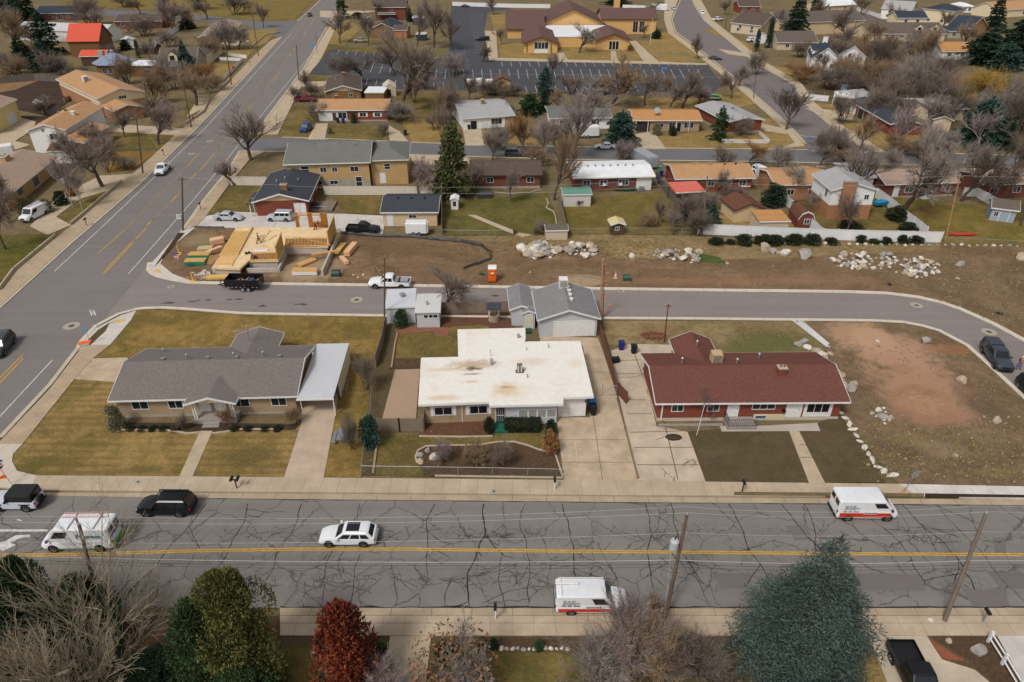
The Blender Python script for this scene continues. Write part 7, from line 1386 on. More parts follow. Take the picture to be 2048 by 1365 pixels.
car('suv','black car cut off by the right edge on the new street','car',2064,792,heading((1990,745),(2048,815)),PBK)
nr=heading((446,567),(900,573))
t,L,hw,H=car('pickup','white pickup with toolboxes in its bed parked opposite the garden sheds','pickup truck',781,573,math.pi+nr-.02,PW,L=5.9)
g=MB(); g.box(-1.3,-.85,.9,-.8,.85,1.25); g.build('toolbox',STEEL,t); g=MB(); g.box(-2.6,-.8,.9,-1.5,.4,1.12); g.build('bed_cargo',plain('grey_cargo',s(150,150,152)),t)
car('sedan','silver sedan parked on the drive beside the avenue','car',459,440,-.06,PSL,L=4.8)
car('boxy','silver boxy SUV parked in front of the charcoal-roofed brick house','car',561,441,math.pi-.04,PSL,L=4.45)
car('pickup','black pickup parked beside the tan garage','pickup truck',727,465,-.06,PBK,L=5.4,canopy=None)
car('pickup','white pickup driving down the avenue','pickup truck',326,345,avd+.06,PW,L=5.5)
t,L,hw,H=car('lowvan','white cargo van with ladders on its roof parked in the left driveway','van',71,435,avd-.25,PW,L=5.5,nm='cargo_van')
c_=t.location; cz=Matrix.Rotation(t.rotation_euler[2],4,'Z'); a=Vector(c_)+cz@Vector((-2.3,.3,H+.12)); b=Vector(c_)+cz@Vector((1.0,-.1,H+.14)); ladder('pinkish ladder on the roof of the white cargo van',a,b,.4,plain('dull_pink_rail',s(176,136,128)))
car('suv','dark blue car parked on the lawn beside the orange-roofed ranch house','car',612,262,-math.pi/2-.1,PBL,L=4.3)
car('sedan','silver sedan parked on the mid street near the round evergreen','car',1210,298,math.pi-.03,PSL)
car('suv','dark SUV parked on the mid street behind the orange-tinted tree','car',1031,312,-.03,PGR)
car('sedan','dark sedan parked on the mid street, partly behind the sage grey roof','car',699,300,-.02,PGY)
car('suv','white SUV parked on the drive beside the orange-tan roofed house','car',1523,351,-math.pi/2+.4,PW)
car('boxy','grey-green SUV parked on the mid street at the right','car',1900,340,math.pi+.35,PGN)
car('lowvan','pale blue van parked in the overgrown yard','van',1697,187,-math.pi/2+.3,PLB,L=4.9)
car('sedan','black sedan driving on the right street','car',1430,120,-.35,PGR)
car('suv','white SUV at the top of the right street kerb','car',1405,29,-math.pi/2-.2,PW); car('sedan','pale silver car at the top of the right street near the church hall','car',1347,20,-math.pi/2,PSL); car('pickup','white pickup on a drive beside the tan gabled house','pickup truck',1434,42,.5,PW); car('suv','white SUV on the cottage drive beside the cypress','car',1505,83,.4,PW)
car('pickup','black pickup with canopy parked in the church lane','pickup truck',965,82,math.pi-.05,PBK,canopy=PBK); car('sedan','small dark car parked at the top end of the church lane','car',931,15,.1,PGR)
car('pickup','brown pickup parked beside the orange brick gabled house','pickup truck',722,85,math.pi-.02,PCH); car('boxy','dark SUV on the top part of the avenue','car',620,33,av,PGR)
car('pickup','dark red pickup on the grass next to the brown bungalow','pickup truck',611,203,-.05,PRD); car('sedan','pale car under bare trees by the tall red brick house','car',732,38,0,PSL)
t,_,_,_=car('sedan','dark car under the white boat cover by the charcoal-roofed house','car',1688,208,-.1,PGR)
p=P(1663,210,0); t=thing('car_canopy','white metal carport canopy beside the charcoal-roofed brick house','carport',(p.x,p.y,0),heading((1663,210),(1706,214))); w_=(P(1706,214,0)-p).length; mb=MB(); mb.exy([(0,2.3),(w_,2.3),(w_-.3,2.7),(.3,2.7)],-1,5); mb.build('roof',RM_white,t)
for x in (.1,w_-.1):
 for y in (-.8,4.8): mb=MB(); mb.box(x-.06,y-.06,0,x+.06,y+.06,2.3); mb.build('post',W_,t)
def trailer(label,px,py,rz,L,W,H,m,cat='trailer',nm='enclosed_trailer',wheel=True):
 p=P(px,py,0); t=thing(nm,label,cat,(p.x,p.y,0),rz); mb=MB(); mb.exx([(-W/2,.45),(W/2,.45),(W/2,H-.12),(W/2-.15,H),(-W/2+.15,H),(-W/2,H-.12)],-L/2,L/2); mb.exx([(-W/2*.8,.5),(W/2*.8,.5),(W/2*.75,H-.2),(-W/2*.75,H-.2)],L/2,L/2+.25); mb.build('body',m,t)
 wheels(t,L,(-.45,.45),W/2+.08,.34); mb=MB(); mb.tube([(L/2,-.6,.45),(L/2+1.2,0,.45),(L/2,.6,.45)],.05,5); mb.build('drawbar',BLK,t)
 mb=MB(); mb.box(-L/2-.02,-W*.42,.55,-L/2-.004,W*.42,H-.2); mb.build('rear_door',m,t); return t
trailer('white enclosed cargo trailer parked in front of the tan garage',834,468,0,3.4,1.9,2.2,plain('trailer_white',s(222,220,216),.4))
trailer('grey-topped box trailer behind the white-roofed brick house',1290,330,-1.2,6.5,2.4,2.6,plain('trailer_grey',s(150,152,154),.5)); trailer('white caravan hidden behind the pale pink tree',1170,274,.1,6,2.4,2.6,plain('trailer_white',s(222,220,216),.4),'caravan','caravan'); trailer('white camper trailer on the lawn at the left edge',-2,315,.5,6,2.4,2.5,plain('trailer_white',s(222,220,216),.4),'caravan','caravan'); trailer('white motorhome behind the church hall',1318,22,-.3,8,2.5,3.2,plain('trailer_white',s(222,220,216),.4),'motorhome','motorhome')
p=P(138,366,0); t=thing('covered_boat','small boat under a pale cover beside the beige-roofed house','boat',(p.x,p.y,0),av); mb=MB(); loft(mb,[(-1.8,.5,1.1,.7,.5),(-.5,.45,1.3,.8,.6),(1.0,.5,1.2,.6,.4),(2.0,.9,1.1,.12,.08)]); mb.build('hull_cover',plain('pale_cover',s(196,194,190)),t,True); wheels(t,4,(-.3,),.9,.3)
p=P(492,577,0); t=thing('dump_trailer','black open dump trailer with debris at the kerb of the building site','trailer',(p.x,p.y,.02),math.pi+nr-.01); L,W=4.9,2.05; mb=MB()
for y0,y1 in ((-W/2,-W/2+.07),(W/2-.07,W/2)): mb.box(-L/2,y0,.62,L/2,y1,1.75)
mb.box(-L/2,-W/2+.07,.62,L/2,W/2-.07,.7); mb.box(-L/2,-W/2+.07,.7,-L/2+.07,W/2-.07,1.75); mb.box(L/2-.07,-W/2+.07,.7,L/2,W/2-.07,1.75); mb.build('dump_bed',PBK,t)
mb=MB()
for k in range(9): x=-L/2+.1+k*(L-.2)/8; mb.box(x-.04,-W/2-.05,.62,x+.04,-W/2-.003,1.7); mb.box(x-.04,W/2+.003,.62,x+.04,W/2+.05,1.7)
mb.box(-L/2,-W/2-.06,1.7,L/2,-W/2-.003,1.8); mb.build('bed_rib',plain('black_rib',s(30,30,32)),t)
mb=MB()
for k in range(8): mb.box(-L/2+.3+k*.58,W/2+.052,.66,-L/2+.5+k*.58,W/2+.062,.7)
mb.build('reflector_strip',W_,t)
wheels(t,L,(-.85,-.05),W/2+.22,.38); mb=MB(); mb.tube([(L/2,-.6,.55),(L/2+1.4,0,.5),(L/2,.6,.55)],.07,6); mb.tube([(L/2+1.0,0,.5),(L/2+1.0,0,1.1)],.05,5); mb.build('drawbar',BLK,t); mb=MB(); mb.box(L/2+.1,-.3,.6,L/2+.5,.3,.95); mb.build('battery_box',BLK,t)
r=random.Random(9); mb=MB()
for k in range(40): mb.box(-.1,-.06,0,r.uniform(.3,1.1),.06,.04,Matrix.Translation((r.uniform(-2,1.6),r.uniform(-.7,.7),.75+r.random()*.4))@Matrix.Rotation(r.uniform(0,6),4,'Z')@Matrix.Rotation(r.uniform(-.3,.3),4,'Y'))
mb.build('wood_debris',plain('debris_wood',s(168,134,92)),t); mb=MB()
for k in range(5): mb.tube([(-1.0+.45*math.cos(a),.1+.4*math.sin(a),1.2+.06*k+.1*math.sin(a*2)) for a in [j*.5 for j in range(14)]],.03,5)
mb.build('blue_hose',plain('blue_hose',s(40,90,150)),t)
p=P(1425,200,0); t=thing('trampoline','green-edged round trampoline beside the car park corner','trampoline',(p.x,p.y,0)); mb=MB(); mb.lathe([(2.1,.85),(2.1,.9),(.05,.88)],20); mb.build('mat',BLK,t); mb=MB(); mb.tube([(2.25*math.cos(a),2.25*math.sin(a),.92) for a in [j*.3142 for j in range(21)]],.2,6); mb.build('edge_pad',plain('green_pad',s(126,160,110)),t)
for k in range(4): mb=MB(); a=k*1.57+.5; mb.tube([(2.2*math.cos(a),2.2*math.sin(a),0),(2.2*math.cos(a),2.2*math.sin(a),.9)],.04,5); mb.build('leg',STEEL,t)
def bin_(px,py,col,label,rz=0,tip=False,lid=None,h=1.05,group=None):
 p=P(px,py,.07); t=thing('wheelie_bin',label,'bin',(p.x,p.y,.07),rz,group); M=Matrix.Identity(4)
 if tip: M=Matrix.Translation((0,0,.32))@Matrix.Rotation(-math.pi/2*.97,4,'Y')
 mb=MB(); w0,w1=.26,.34; vs=[(-w0,-w0,0),(w0,-w0,0),(w0,w0,0),(-w0,w0,0),(-w1,-w1,h),(w1,-w1,h),(w1,w1,h),(-w1,w1,h)]; mb.add(vs,[(0,3,2,1),(0,1,5,4),(1,2,6,5),(2,3,7,6),(3,0,4,7),(4,5,6,7)],M); mb.box(-w1-.03,-w1-.03,h-.1,w1+.03,w1+.03,h-.03,M); mb.build('bin_body',col,t)
 mb=MB(); mb.box(-w1-.02,-w1-.05,h+.0,w1+.02,w1+.02,h+.07,M); mb.build('lid',lid or col,t)
 for sd in (-1,1): mb=MB(); mb.lathe([(.1,-.03),(.1,.03)],8,M@Matrix.Translation((sd*.27,w0+.05,.1))@Matrix.Rotation(math.pi/2,4,'Y')); mb.build('wheel',RUB,t)
BB=plain('bin_blue',s(28,44,110),.5); BK=plain('bin_black',s(26,28,30),.5)
bin_(1242,699,BB,'dark blue wheelie bin on the concrete pad behind the garage fence'); bin_(1267,706,BK,'upright black wheelie bin right of the dark blue one'); bin_(1238,724,BK,'black wheelie bin lying tipped over on the concrete pad',.2,True)
bin_(1186,829,BK,'black wheelie bin beside the bungalow garage door'); bin_(1184,817,BB,'blue-lidded wheelie bin behind the black one by the bungalow garage',lid=plain('bin_lid_blue',s(60,110,190),.5))
bin_(687,246,BB,'blue wheelie bin at the orange-roofed ranch house window'); bin_(676,245,BK,'dark wheelie bin left of the blue one at the ranch house'); bin_(938,259,BK,'left black wheelie bin by the pale bungalow door'); bin_(947,259,BK,'right black wheelie bin by the pale bungalow door'); bin_(811,270,BK,'black wheelie bin alone at the end of the side path'); bin_(1319,367,BB,'blue wheelie bin beside the wooden fence of the red patio cover house'); bin_(1322,353,BB,'blue wheelie bin at the roadside end of the fence'); bin_(1333,354,plain('bin_orange',s(206,110,50)),'orange bin by the corner of the orange-tan roofed house'); bin_(1320,343,plain('bin_green',s(70,150,120)),'green bin at the back end of the fence line')
# ---------- fences
VIN=plain('white_vinyl',s(222,220,216),.45); VTN=plain('tan_vinyl',s(206,194,176),.5); WDG=siding('weathered_planks',s(134,118,102),6.5,0,.6,.18); WDR=siding('red_brown_planks',s(112,72,56),6.5,0,.6,.16); CHL=plain('chain_link_steel',s(150,152,150),.5,.4,.4); WDD=siding('grey_planks_dark',s(104,96,88),6.5,0,.6,.16)
def fence(label,pts,h,m,post=2.4,nm='fence',cat='fence',postm=None,cap=True,th=.06,z=0.02):
 w=[P(x,y,z) for x,y in pts]; t=thing(nm,label,cat,w[0]); o=w[0]
 pm=MB();
 for a,b in zip(w,w[1:]):
  d=b-a; L=d.length; M=Matrix.Translation(a-o)@Matrix.Rotation(math.atan2(d.y,d.x),4,'Z'); n=max(1,round(L/post))
  for k in range(n):
   mb=MB(); mb.box(L*k/n+.07,-th/2,.04,L*(k+1)/n-.07,th/2,h,M);
   if cap: mb.box(L*k/n+.07,-th/2-.03,h-.12,L*(k+1)/n-.07,th/2+.03,h+.0,M)
   mb.build('panel',m,t)
  for k in range(n+1):
   mb=MB(); mb.box(L*k/n-.065,-.065,0,L*k/n+.065,.065,h+.06,M); mb.build('post',postm or m,t)
 return t
fence('long white vinyl fence along the back of the empty lot',[(1395,469),(1560,477),(1700,482),(1880,486)],1.9,VIN)
fence('white vinyl fence running up between the brick house and the two-storey house',[(1640,478),(1562,402),(1528,372),(1508,346)],1.9,VIN)
fence('white vinyl fence running up on the right of the two-storey house',[(1850,476),(1812,446),(1775,414),(1750,396)],1.9,VIN)
fence('white vinyl fence behind the grey-blue shed at the right',[(1924,394),(1950,394),(1988,416),(2010,432)],1.8,VIN)
fence('white vinyl fence from the mid street beside the two-storey house roof',[(1678,352),(1700,370),(1722,384)],1.9,VIN)
fence('tan vinyl fence between the sage-roofed house and the brick house yard',[(650,391),(760,391),(880,392)],1.8,VTN); fence('short tan vinyl fence at the avenue end',[(462,371),(535,372)],1.8,VTN)
fence('white vinyl fence behind the church at the top edge',[(905,12),(1020,16),(1100,17)],2.0,VIN); fence('white vinyl fence right of the church chimney at the top edge',[(1245,18),(1300,20)],2.0,VIN)
fence('white fence beside the car canopy and the right street',[(1610,200),(1655,204)],1.6,VIN); fence('pale fence behind the white-roofed houses at the top right',[(1702,18),(1735,30),(1760,38)],2,VIN)
fence('white low wall fence in front of the cape house beside the avenue',[(440,121),(485,123),(466,143),(445,165)],1.1,VIN); fence('white fence panel behind the low white wall fence',[(455,112),(494,117)],1.1,VIN); fence('long pale fence rising beside the far brick house',[(313,90),(362,58)],1.8,VIN)
fence('weathered plank fence behind the bungalow along the new street',[(884,628),(950,627),(1017,625)],1.7,WDG,cap=False)
fence('weathered plank fence in front of the paver patio',[(757,864),(800,864),(846,864)],1.7,WDG,cap=False); fence('plank gate side of the patio fence returning to the bungalow wall',[(848,863),(851,846)],1.7,WDG,cap=False)
fence('grey plank fence on the left boundary of the bungalow, leaning and uneven',[(772,655),(766,690),(752,735)],1.6,WDG,cap=False)
fence('red-brown plank fence between the two driveways',[(1200,673),(1212,715),(1226,760),(1233,790)],1.5,WDR,cap=False); fence('open red-brown plank gate beside the old concrete drive',[(1236,790),(1252,808)],1.6,WDR,cap=False)
fence('grey plank fence on the left of the white-roofed brick house yard',[(1118,405),(1124,430),(1133,470)],1.5,WDG,cap=False); fence('grey plank fence between the garage and the garden with the path',[(884,392),(884,430),(884,470)],1.6,WDG,cap=False)
fence('dark plank fence right of the white-roofed brick house',[(1312,358),(1330,385),(1352,412),(1385,455)],1.6,WDD,cap=False)
fence('weathered plank fence behind the ranch house at the car park edge',[(1290,196),(1360,197),(1420,198)],1.7,WDG,cap=False); fence('old grey fence above the garden plot',[(0,168),(70,162),(140,166),(192,170)],2.0,WDD,cap=False); fence('old grey fence from the garden plot down to the split-level house',[(96,232),(150,226),(218,226)],1.6,WDD,cap=False); fence('pale low wall beside the garden plot lawn',[(130,206),(160,190),(188,170)],1.2,plain('pale_wall',s(160,150,134),.9)); fence('grey fence behind the split-level house',[(192,170),(240,166),(258,168)],1.8,WDD,cap=False)
fence('grey timber wall at the edge of the building site drive',[(391,458),(448,459)],.5,WDD,cap=False);
def picket(label,pts,h=1.0):
 w=[P(x,y,0) for x,y in pts]; t=thing('picket_fence',label,'fence',w[0])
 for a,b in zip(w,w[1:]):
  d=b-a; L=d.length; M=Matrix.Translation(a-w[0])@Matrix.Rotation(math.atan2(d.y,d.x),4,'Z'); mb=MB()
  mb.box(0,-.03,.25,L,.03,.33,M); mb.box(0,-.03,.72,L,.03,.8,M); mb.build('rail',VIN,t); mb=MB(); n=int(L/.22)
  for k in range(n): mb.box(k*.22,-.05,.08,k*.22+.13,-.032,h,M)
  mb.build('pickets',VIN,t)
picket('white picket fence around the small lawn of the grey-roofed brick house',[(1443,287),(1538,288),(1517,270)])
def railfence(label,pts,h=1.2,m=CHL,mesh=True,post=3.0,z=.05):
 w=[P(x,y,z) for x,y in pts]; t=thing('chain_link_fence',label,'fence',w[0])
 for a,b in zip(w,w[1:]):
  d=b-a; L=d.length; M=Matrix.Translation(a-w[0])@Matrix.Rotation(math.atan2(d.y,d.x),4,'Z'); n=max(1,round(L/post))
  for k in range(n+1): mb=MB(); mb.tube([(L*k/n,0,0),(L*k/n,0,h+.05)],.035,5,M); mb.build('post',m,t)
  mb=MB(); mb.tube([(0,0,h),(L,0,h)],.026,4,M); mb.build('top_rail',m,t)
  if mesh:
   mb=MB(); st=.22; n=int(L/st)
   for k in range(n):
    mb.add([(k*st,-.003,.05),(k*st+.008,-.003,.05),(k*st+.4,-.003,h),(k*st+.392,-.003,h)],[(0,1,2,3)],M); mb.add([(k*st+.4,.003,.05),(k*st+.408,.003,.05),(k*st+.008,.003,h),(k*st,.003,h)],[(0,1,2,3)],M)
   mb.build('wire_mesh',m,t)
railfence('low chain link fence along the pavement in front of the bungalow',[(724,951),(780,952),(848,953),(985,955),(1126,958)]); railfence('chain link fence on the left side of the bungalow front yard',[(724,951),(732,900),(740,850),(748,760)])
railfence('chain link gate across the bungalow driveway',[(1204,790),(1233,791)],1.3); railfence('chain link fence behind the back lawns above the rock piles',[(1090,474),(1160,471),(1240,470),(1330,470),(1395,471)],1.2)
railfence('chain link fence below the right lawn',[(1880,489),(1960,492),(2048,497)],1.2); railfence('chain link fence below the garden with the path',[(885,474),(960,475),(1020,474)],1.2); railfence('metal railing fence of the back deck beside the brick house',[(618,424),(655,424),(666,398)],1.0)
fence('concrete low wall between the two front driveways',[(1234,800),(1250,860),(1275,958)],.35,plain('driveway_curb',s(132,112,88),.9),cap=False,post=40);
for lb,pts,h in (('long low concrete wall along the avenue pavement by the oval bed',[(142,452),(180,420),(222,384),(244,366)],.6),('low concrete wall along the avenue at the lower left lawn',[(0,582),(29,543),(70,509),(112,474)],.6),('low retaining wall by the avenue below the orange bush',[(372,250),(408,226),(420,200)],.7),('stepped retaining wall of the split-level house bank',[(395,190),(440,182),(462,160)],.8),('low wall at the corner of the far cross street',[(500,98),(530,72),(560,66)],.5)): fence(lb,pts,h,plain('retaining_concrete',s(176,160,134),.9),post=30,nm='retaining_wall',cat='wall',cap=False,th=.25)
w=[P(1975,1285,0),P(2003,1330,0),P(2035,1385,0)]; t=thing('ranch_fence','white two-rail ranch fence in the lower right corner','fence',w[0])
for p in w: mb=MB(); q=p-w[0]; mb.box(q.x-.09,q.y-.09,0,q.x+.09,q.y+.09,1.2); mb.build('post',VIN,t)
for zz in (.5,1.0): mb=MB(); mb.tube([w[0]-w[0]+Vector((0,0,zz)),w[1]-w[0]+Vector((0,0,zz)),w[2]-w[0]+Vector((0,0,zz))],.07,4); mb.build('rail',VIN,t)
pts=[(680,466),(720,470),(760,473),(820,474),(880,480),(930,484),(960,490),(982,502),(980,516),(960,524),(925,536)]
w=[P(x,y,.03) for x,y in pts]; w=subdiv(w,.8); t=thing('silt_fence','crumpled black silt fence sheet along the back of the building site','silt fence',w[0]); r=random.Random(3); mb=MB(); rows=[]
for i,p in enumerate(w):
 q=p-w[0]; f=i/len(w); hh=r.uniform(.35,.6) if f<.72 else r.uniform(.15,.35); off=r.uniform(-.25,.25); rows.append([q+Vector((0,0,0)),q+Vector((off*.5,-.12,hh*.5)),q+Vector((off,-.5 if f>.6 else -.2,hh)),q+Vector((off,-.9 if f>.6 else -.5,hh*.45))])
for a,b in zip(rows,rows[1:]):
 for k in range(3): mb.poly([a[k],b[k],b[k+1],a[k+1]])
mb.build('sheet',plain('black_silt_sheet',s(38,40,40),.5,.4),t)
for i in range(0,len(w),3): mb=MB(); q=w[i]-w[0]; mb.box(q.x-.03,q.y-.03,0,q.x+.03,q.y+.03,.75); mb.build('stake',plain('stake_wood',s(130,104,74)),t)
def edging(label,px,w_=.16,h=.14,m=None,z=.05,nm='garden_edging'):
 pts=subdiv([P(x,y,z) for x,y in px],.5); t=thing(nm,label,'edging',pts[0]); mb=MB(); n=len(pts)
 rr=[]
 for i,p in enumerate(pts):
  d=pts[min(i+1,n-1)]-pts[max(i-1,0)]; q=Vector((-d.y,d.x,0)).normalized()*w_/2; rr.append((p+q-pts[0],p-q-pts[0]))
 u=Vector((0,0,h))
 for (a,b),(c,d) in zip(rr,rr[1:]): mb.poly([a+u,b+u,d+u,c+u]); mb.poly([b,d,d+u,b+u]); mb.poly([a,a+u,c+u,c])
 mb.build('edging_strip',m or plain('edging_concrete',s(182,166,144),.9),t)
edging('curved concrete edging around the bark bed of the bungalow',bed[:-1]); edging('wavy concrete edging beside the garden lawn',[(1093,398),(1097,408),(1092,416),(1107,424),(1111,436),(1113,450)]); edging('concrete edging of the yard behind the brown-roofed brick house',[(985,385),(1020,388),(1060,386),(1082,380)]); edging('concrete edging of the tan house left front bed',[(216,850),(218,858),(240,861),(330,861),(375,868),(400,866)]); edging('concrete edging of the tan house right front bed',[(425,868),(450,865),(480,860),(560,860)]); edging('timber edging around the small back lawn',[(795,668),(790,690),(783,738)],.2,.2,plain('timber_edge',s(160,136,108))); edging('straight edging below the bungalow flower bed',[(838,874),(920,875),(985,874)]); edging('timber edging on the left of the bungalow front lawn',[(758,872),(752,905),(746,950)],.2,.2,plain('timber_edge',s(160,136,108)))
# ---------- rocks
def rockmesh(seed,fl=.75):
 r=random.Random(seed); bm=bmesh.new(); bmesh.ops.create_icosphere(bm,subdivisions=2,radius=.5)
 pl=[(Vector((r.gauss(0,1),r.gauss(0,1),r.gauss(0,1))).normalized(),r.uniform(.26,.42)) for _ in range(11)]
 for v in bm.verts:
  for n,d in pl:
   k=v.co.dot(n)-d
   if k>0: v.co-=n*k
  v.co+=Vector((r.gauss(0,.012),)*3); v.co.z*=fl
 me=bpy.data.meshes.new('boulder'); bm.to_mesh(me); bm.free(); return me
RKM=[plain('boulder_pale',s(206,196,182),.9,.1,0,.2,3),plain('boulder_tan',s(176,158,136),.9,.1,0,.25,3),plain('boulder_grey',s(158,150,142),.9,.1,0,.25,3)]
RK=[]
for i in range(7):
 me=rockmesh(50+i,.62+.05*i); me.materials.append(RKM[0]); RK.append(me)
rk=random.Random(12)
def rock(px,py,d,label,group=None,z=.0,m=None,sc=None):
 p=P(px,py,.05); o=link('boulder',rk.choice(RK)); o.location=(p.x,p.y,d*.22+z); o.scale=sc or (d*rk.uniform(.85,1.35),d*rk.uniform(.8,1.1),d*rk.uniform(.8,1.2)); o.rotation_euler=(rk.uniform(-.3,.3),rk.uniform(-.3,.3),rk.random()*6.28); o.material_slots[0].link='OBJECT'; o.material_slots[0].material=m or rk.choice(RKM); tag(o,label,'boulder',group); return o
EX=[]
def pile(n,poly_,d0,d1,label,group,h=.8,extra=0):
 (x0,y0,x1,y1)=poly_
 for i in range(n):
  a=rk.random()*6.283; q=math.sqrt(rk.random()); x=(x0+x1)/2+(x1-x0)/2*q*math.cos(a); y=(y0+y1)/2+(y1-y0)/2*q*math.sin(a); d=d0+(d1-d0)*rk.random()**2;
  if i<n-extra: rock(x,y,d,label,group,z=max(0,(1-q)*h*rk.random()))
  else: EX.append((x,y,d*.7,max(0,(1-q)*h*rk.random())))
pile(58,(1042,490,1120,521),.6,2.3,'pale boulder heaped in the leftmost rock pile beyond the new street','boulders of the leftmost rock pile',.5,14)
pile(50,(1126,488,1200,517),.5,1.8,'pale boulder heaped in the second rock pile, right of the leftmost one','boulders of the second rock pile',.5,12)
pile(30,(1318,498,1402,530),.5,1.7,'pale boulder heaped in the middle rock pile beside the green patch','boulders of the middle rock pile',.5,6)
pile(10,(1296,500,1322,514),.35,.9,'small boulder left of the middle rock pile','small boulders left of the middle pile',.2)
pile(80,(1660,508,1800,540),.45,1.5,'pale stone in the long right rock pile','stones of the long right rock pile',.4,44)
pile(70,(1785,518,1880,556),.4,1.3,'pale stone at the right end of the long right rock pile','stones at the right end of the long pile',.6,38)
for a in [(1531,502,2.1,'tall pale boulder standing left of the big flat boulder'),(1545,506,1.5,'grey boulder touching the tall pale boulder'),(1607,514,2.4,'biggest pale boulder below the white vinyl fence'),(1570,510,1.8,'low earthy boulder between the tall and the biggest boulders'),(1556,507,.8,'small pale stone beside the grey boulder'),(1262,515,1.3,'lone low boulder left of the middle rock pile'),(1394,524,1.5,'boulder at the right end of the middle rock pile'),(2046,520,2.0,'pale boulder at the right edge beyond the new street'),(1918,532,1.6,'flat grey boulder right of the long rock pile'),(1915,560,.8,'lone small round stone below the flat grey boulder'),(1852,686,1.5,'grey boulder beside the kerb of the new street bend'),(1922,764,1.3,'cream boulder on the bare lot near the bend'),(1993,845,1.3,'cream boulder on the bare lot at the right'),(1910,912,.7,'small stone low on the bare lot at the right'),(1755,683,.5,'small stone near the reddish bare dirt'),(1060,546,.5,'small flat stone on the building lot right of the toilet cabin'),(868,915,1.2,'long grey boulder in the bark bed'),(840,911,.9,'upper white round stone at the left tip of the bark bed'),(842,925,1.1,'lower white round stone at the left tip of the bark bed'),(856,903,.8,'pale stone at the top left edge of the bark bed'),(642,1305,1.7,'large grey boulder beside the rust-red conifer'),(1955,1303,1.3,'pale boulder in the lower right planting bed'),(1898,1282,.6,'small stone at the top of the lower right planting bed'),(1182,1336,.6,'white stone at the edge of the foreground lawn'),(1861,1241,.6,'pale stone at the foot of the right leaning pole'),(1455,528,.6,'small stone beside the green patch')]: rock(*a)
pile(16,(1735,815,1790,850),.3,1.1,'broken concrete slab piece in the rubble heap beside the red brick house','rubble pieces beside the red brick house',.3,6)
seg=[(1600,690),(1617,700),(1640,708),(1655,716),(1668,730),(1678,742),(1688,757),(1697,772),(1706,780)]
for i,(x,y) in enumerate(seg):
 for k in range(2): rock(x+rk.uniform(-12,12),y+rk.uniform(-5,5),rk.uniform(.7,1.4),'boulder in the row behind the right end of the red brick house','boulders behind the red brick house')
for x,y in [(1680,826),(1690,838),(1698,850),(1705,860),(1712,872),(1720,884),(1728,897),(1737,910),(1744,922),(1755,935),(1768,944),(1786,952)]: rock(x,y,rk.uniform(.55,.9),'white edge stone in the line beside the dull lawn','edge stones beside the dull lawn',m=RKM[0],sc=(rk.uniform(.5,.8),rk.uniform(.9,1.3),.35))
for x in range(1570,2040,16): rock(x,488+ (x-1570)*.012+rk.uniform(-1,1),rk.uniform(.5,.8),'rounded stone in the row along the foot of the white vinyl fence','stone row below the white fence')
for x in range(1003,1140,11): rock(x,1298+rk.uniform(-1,1),rk.uniform(.25,.45),'small pale stone edging the foreground bed','stones edging the foreground bed')
pile(24,(705,535,800,560),.2,.7,'brown stone on the dirt heap','stones on the dirt heap',.9,24)
bmv=MB()
for x,y,d,z in EX:
 p=P(x,y,.05); me=rk.choice(RK); bmv.add([v.co for v in me.vertices],[tuple(q.vertices) for q in me.polygons],Matrix.Translation((p.x,p.y,d*.2+z))@Matrix.Rotation(rk.random()*6,4,'Z')@Matrix.Diagonal((d*1.2,d,d,1)))
tag(bmv.build('rubble_stones',RKM[0]),kind='stuff')
mb=MB(); r=random.Random(55)
def inp(x,y,pg):
 c=False; j=len(pg)-1
 for i in range(len(pg)):
  if (pg[i][1]>y)!=(pg[j][1]>y) and x<(pg[j][0]-pg[i][0])*(y-pg[i][1])/(pg[j][1]-pg[i][1])+pg[i][0]: c=not c
  j=i
 return c
NSP=cs_far+cs_near
def scat(n,poly_,s0,s1):
 for i in range(n):
  x=r.uniform(poly_[0],poly_[2]); y=r.uniform(poly_[1],poly_[3])
  if inp(x,y+3,NSP) or inp(x,y-3,NSP): continue
  p=P(x,y,.07); a=s0+(s1-s0)*r.random()**3; M=Matrix.Translation((p.x,p.y,.06+a*.2))@Matrix.Rotation(r.random()*6,4,(r.random(),r.random(),1)); q=a/2
  mb.add([(q,0,0),(-q,0,0),(0,q,0),(0,-q*.8,0),(0,0,q*.7),(0,0,-q)],[(0,2,4),(2,1,4),(1,3,4),(3,0,4),(2,0,5),(1,2,5),(3,1,5),(0,3,5)],M)
scat(420,(1420,495,2048,575),.06,.4); scat(260,(1000,520,1700,574),.05,.3); scat(300,(1880,560,2100,660),.06,.4); scat(420,(1730,830,2100,966),.06,.4); scat(120,(1720,690,1990,830),.05,.25); scat(160,(680,478,1000,560),.05,.3); scat(120,(1860,700,2000,800),.05,.3); scat(60,(340,460,460,560),.05,.25)
o=mb.build('loose_stones',plain('loose_stone',s(158,142,120),.95,.05,0,.3,2)); tag(o,kind='stuff')
mb=MB(); r=random.Random(56)
def weeds(n,poly_,h0,h1):
 for i in range(n):
  x=r.uniform(poly_[0],poly_[2]); y=r.uniform(poly_[1],poly_[3]); p=P(x,y,.05)
  if inp(x,y,NSP): continue
  for k in range(7): spray(mb,r,p+Vector((r.gauss(0,.15),r.gauss(0,.15),0)),Vector((r.gauss(0,.5),r.gauss(0,.5),1)).normalized(),r.uniform(h0,h1),.07)
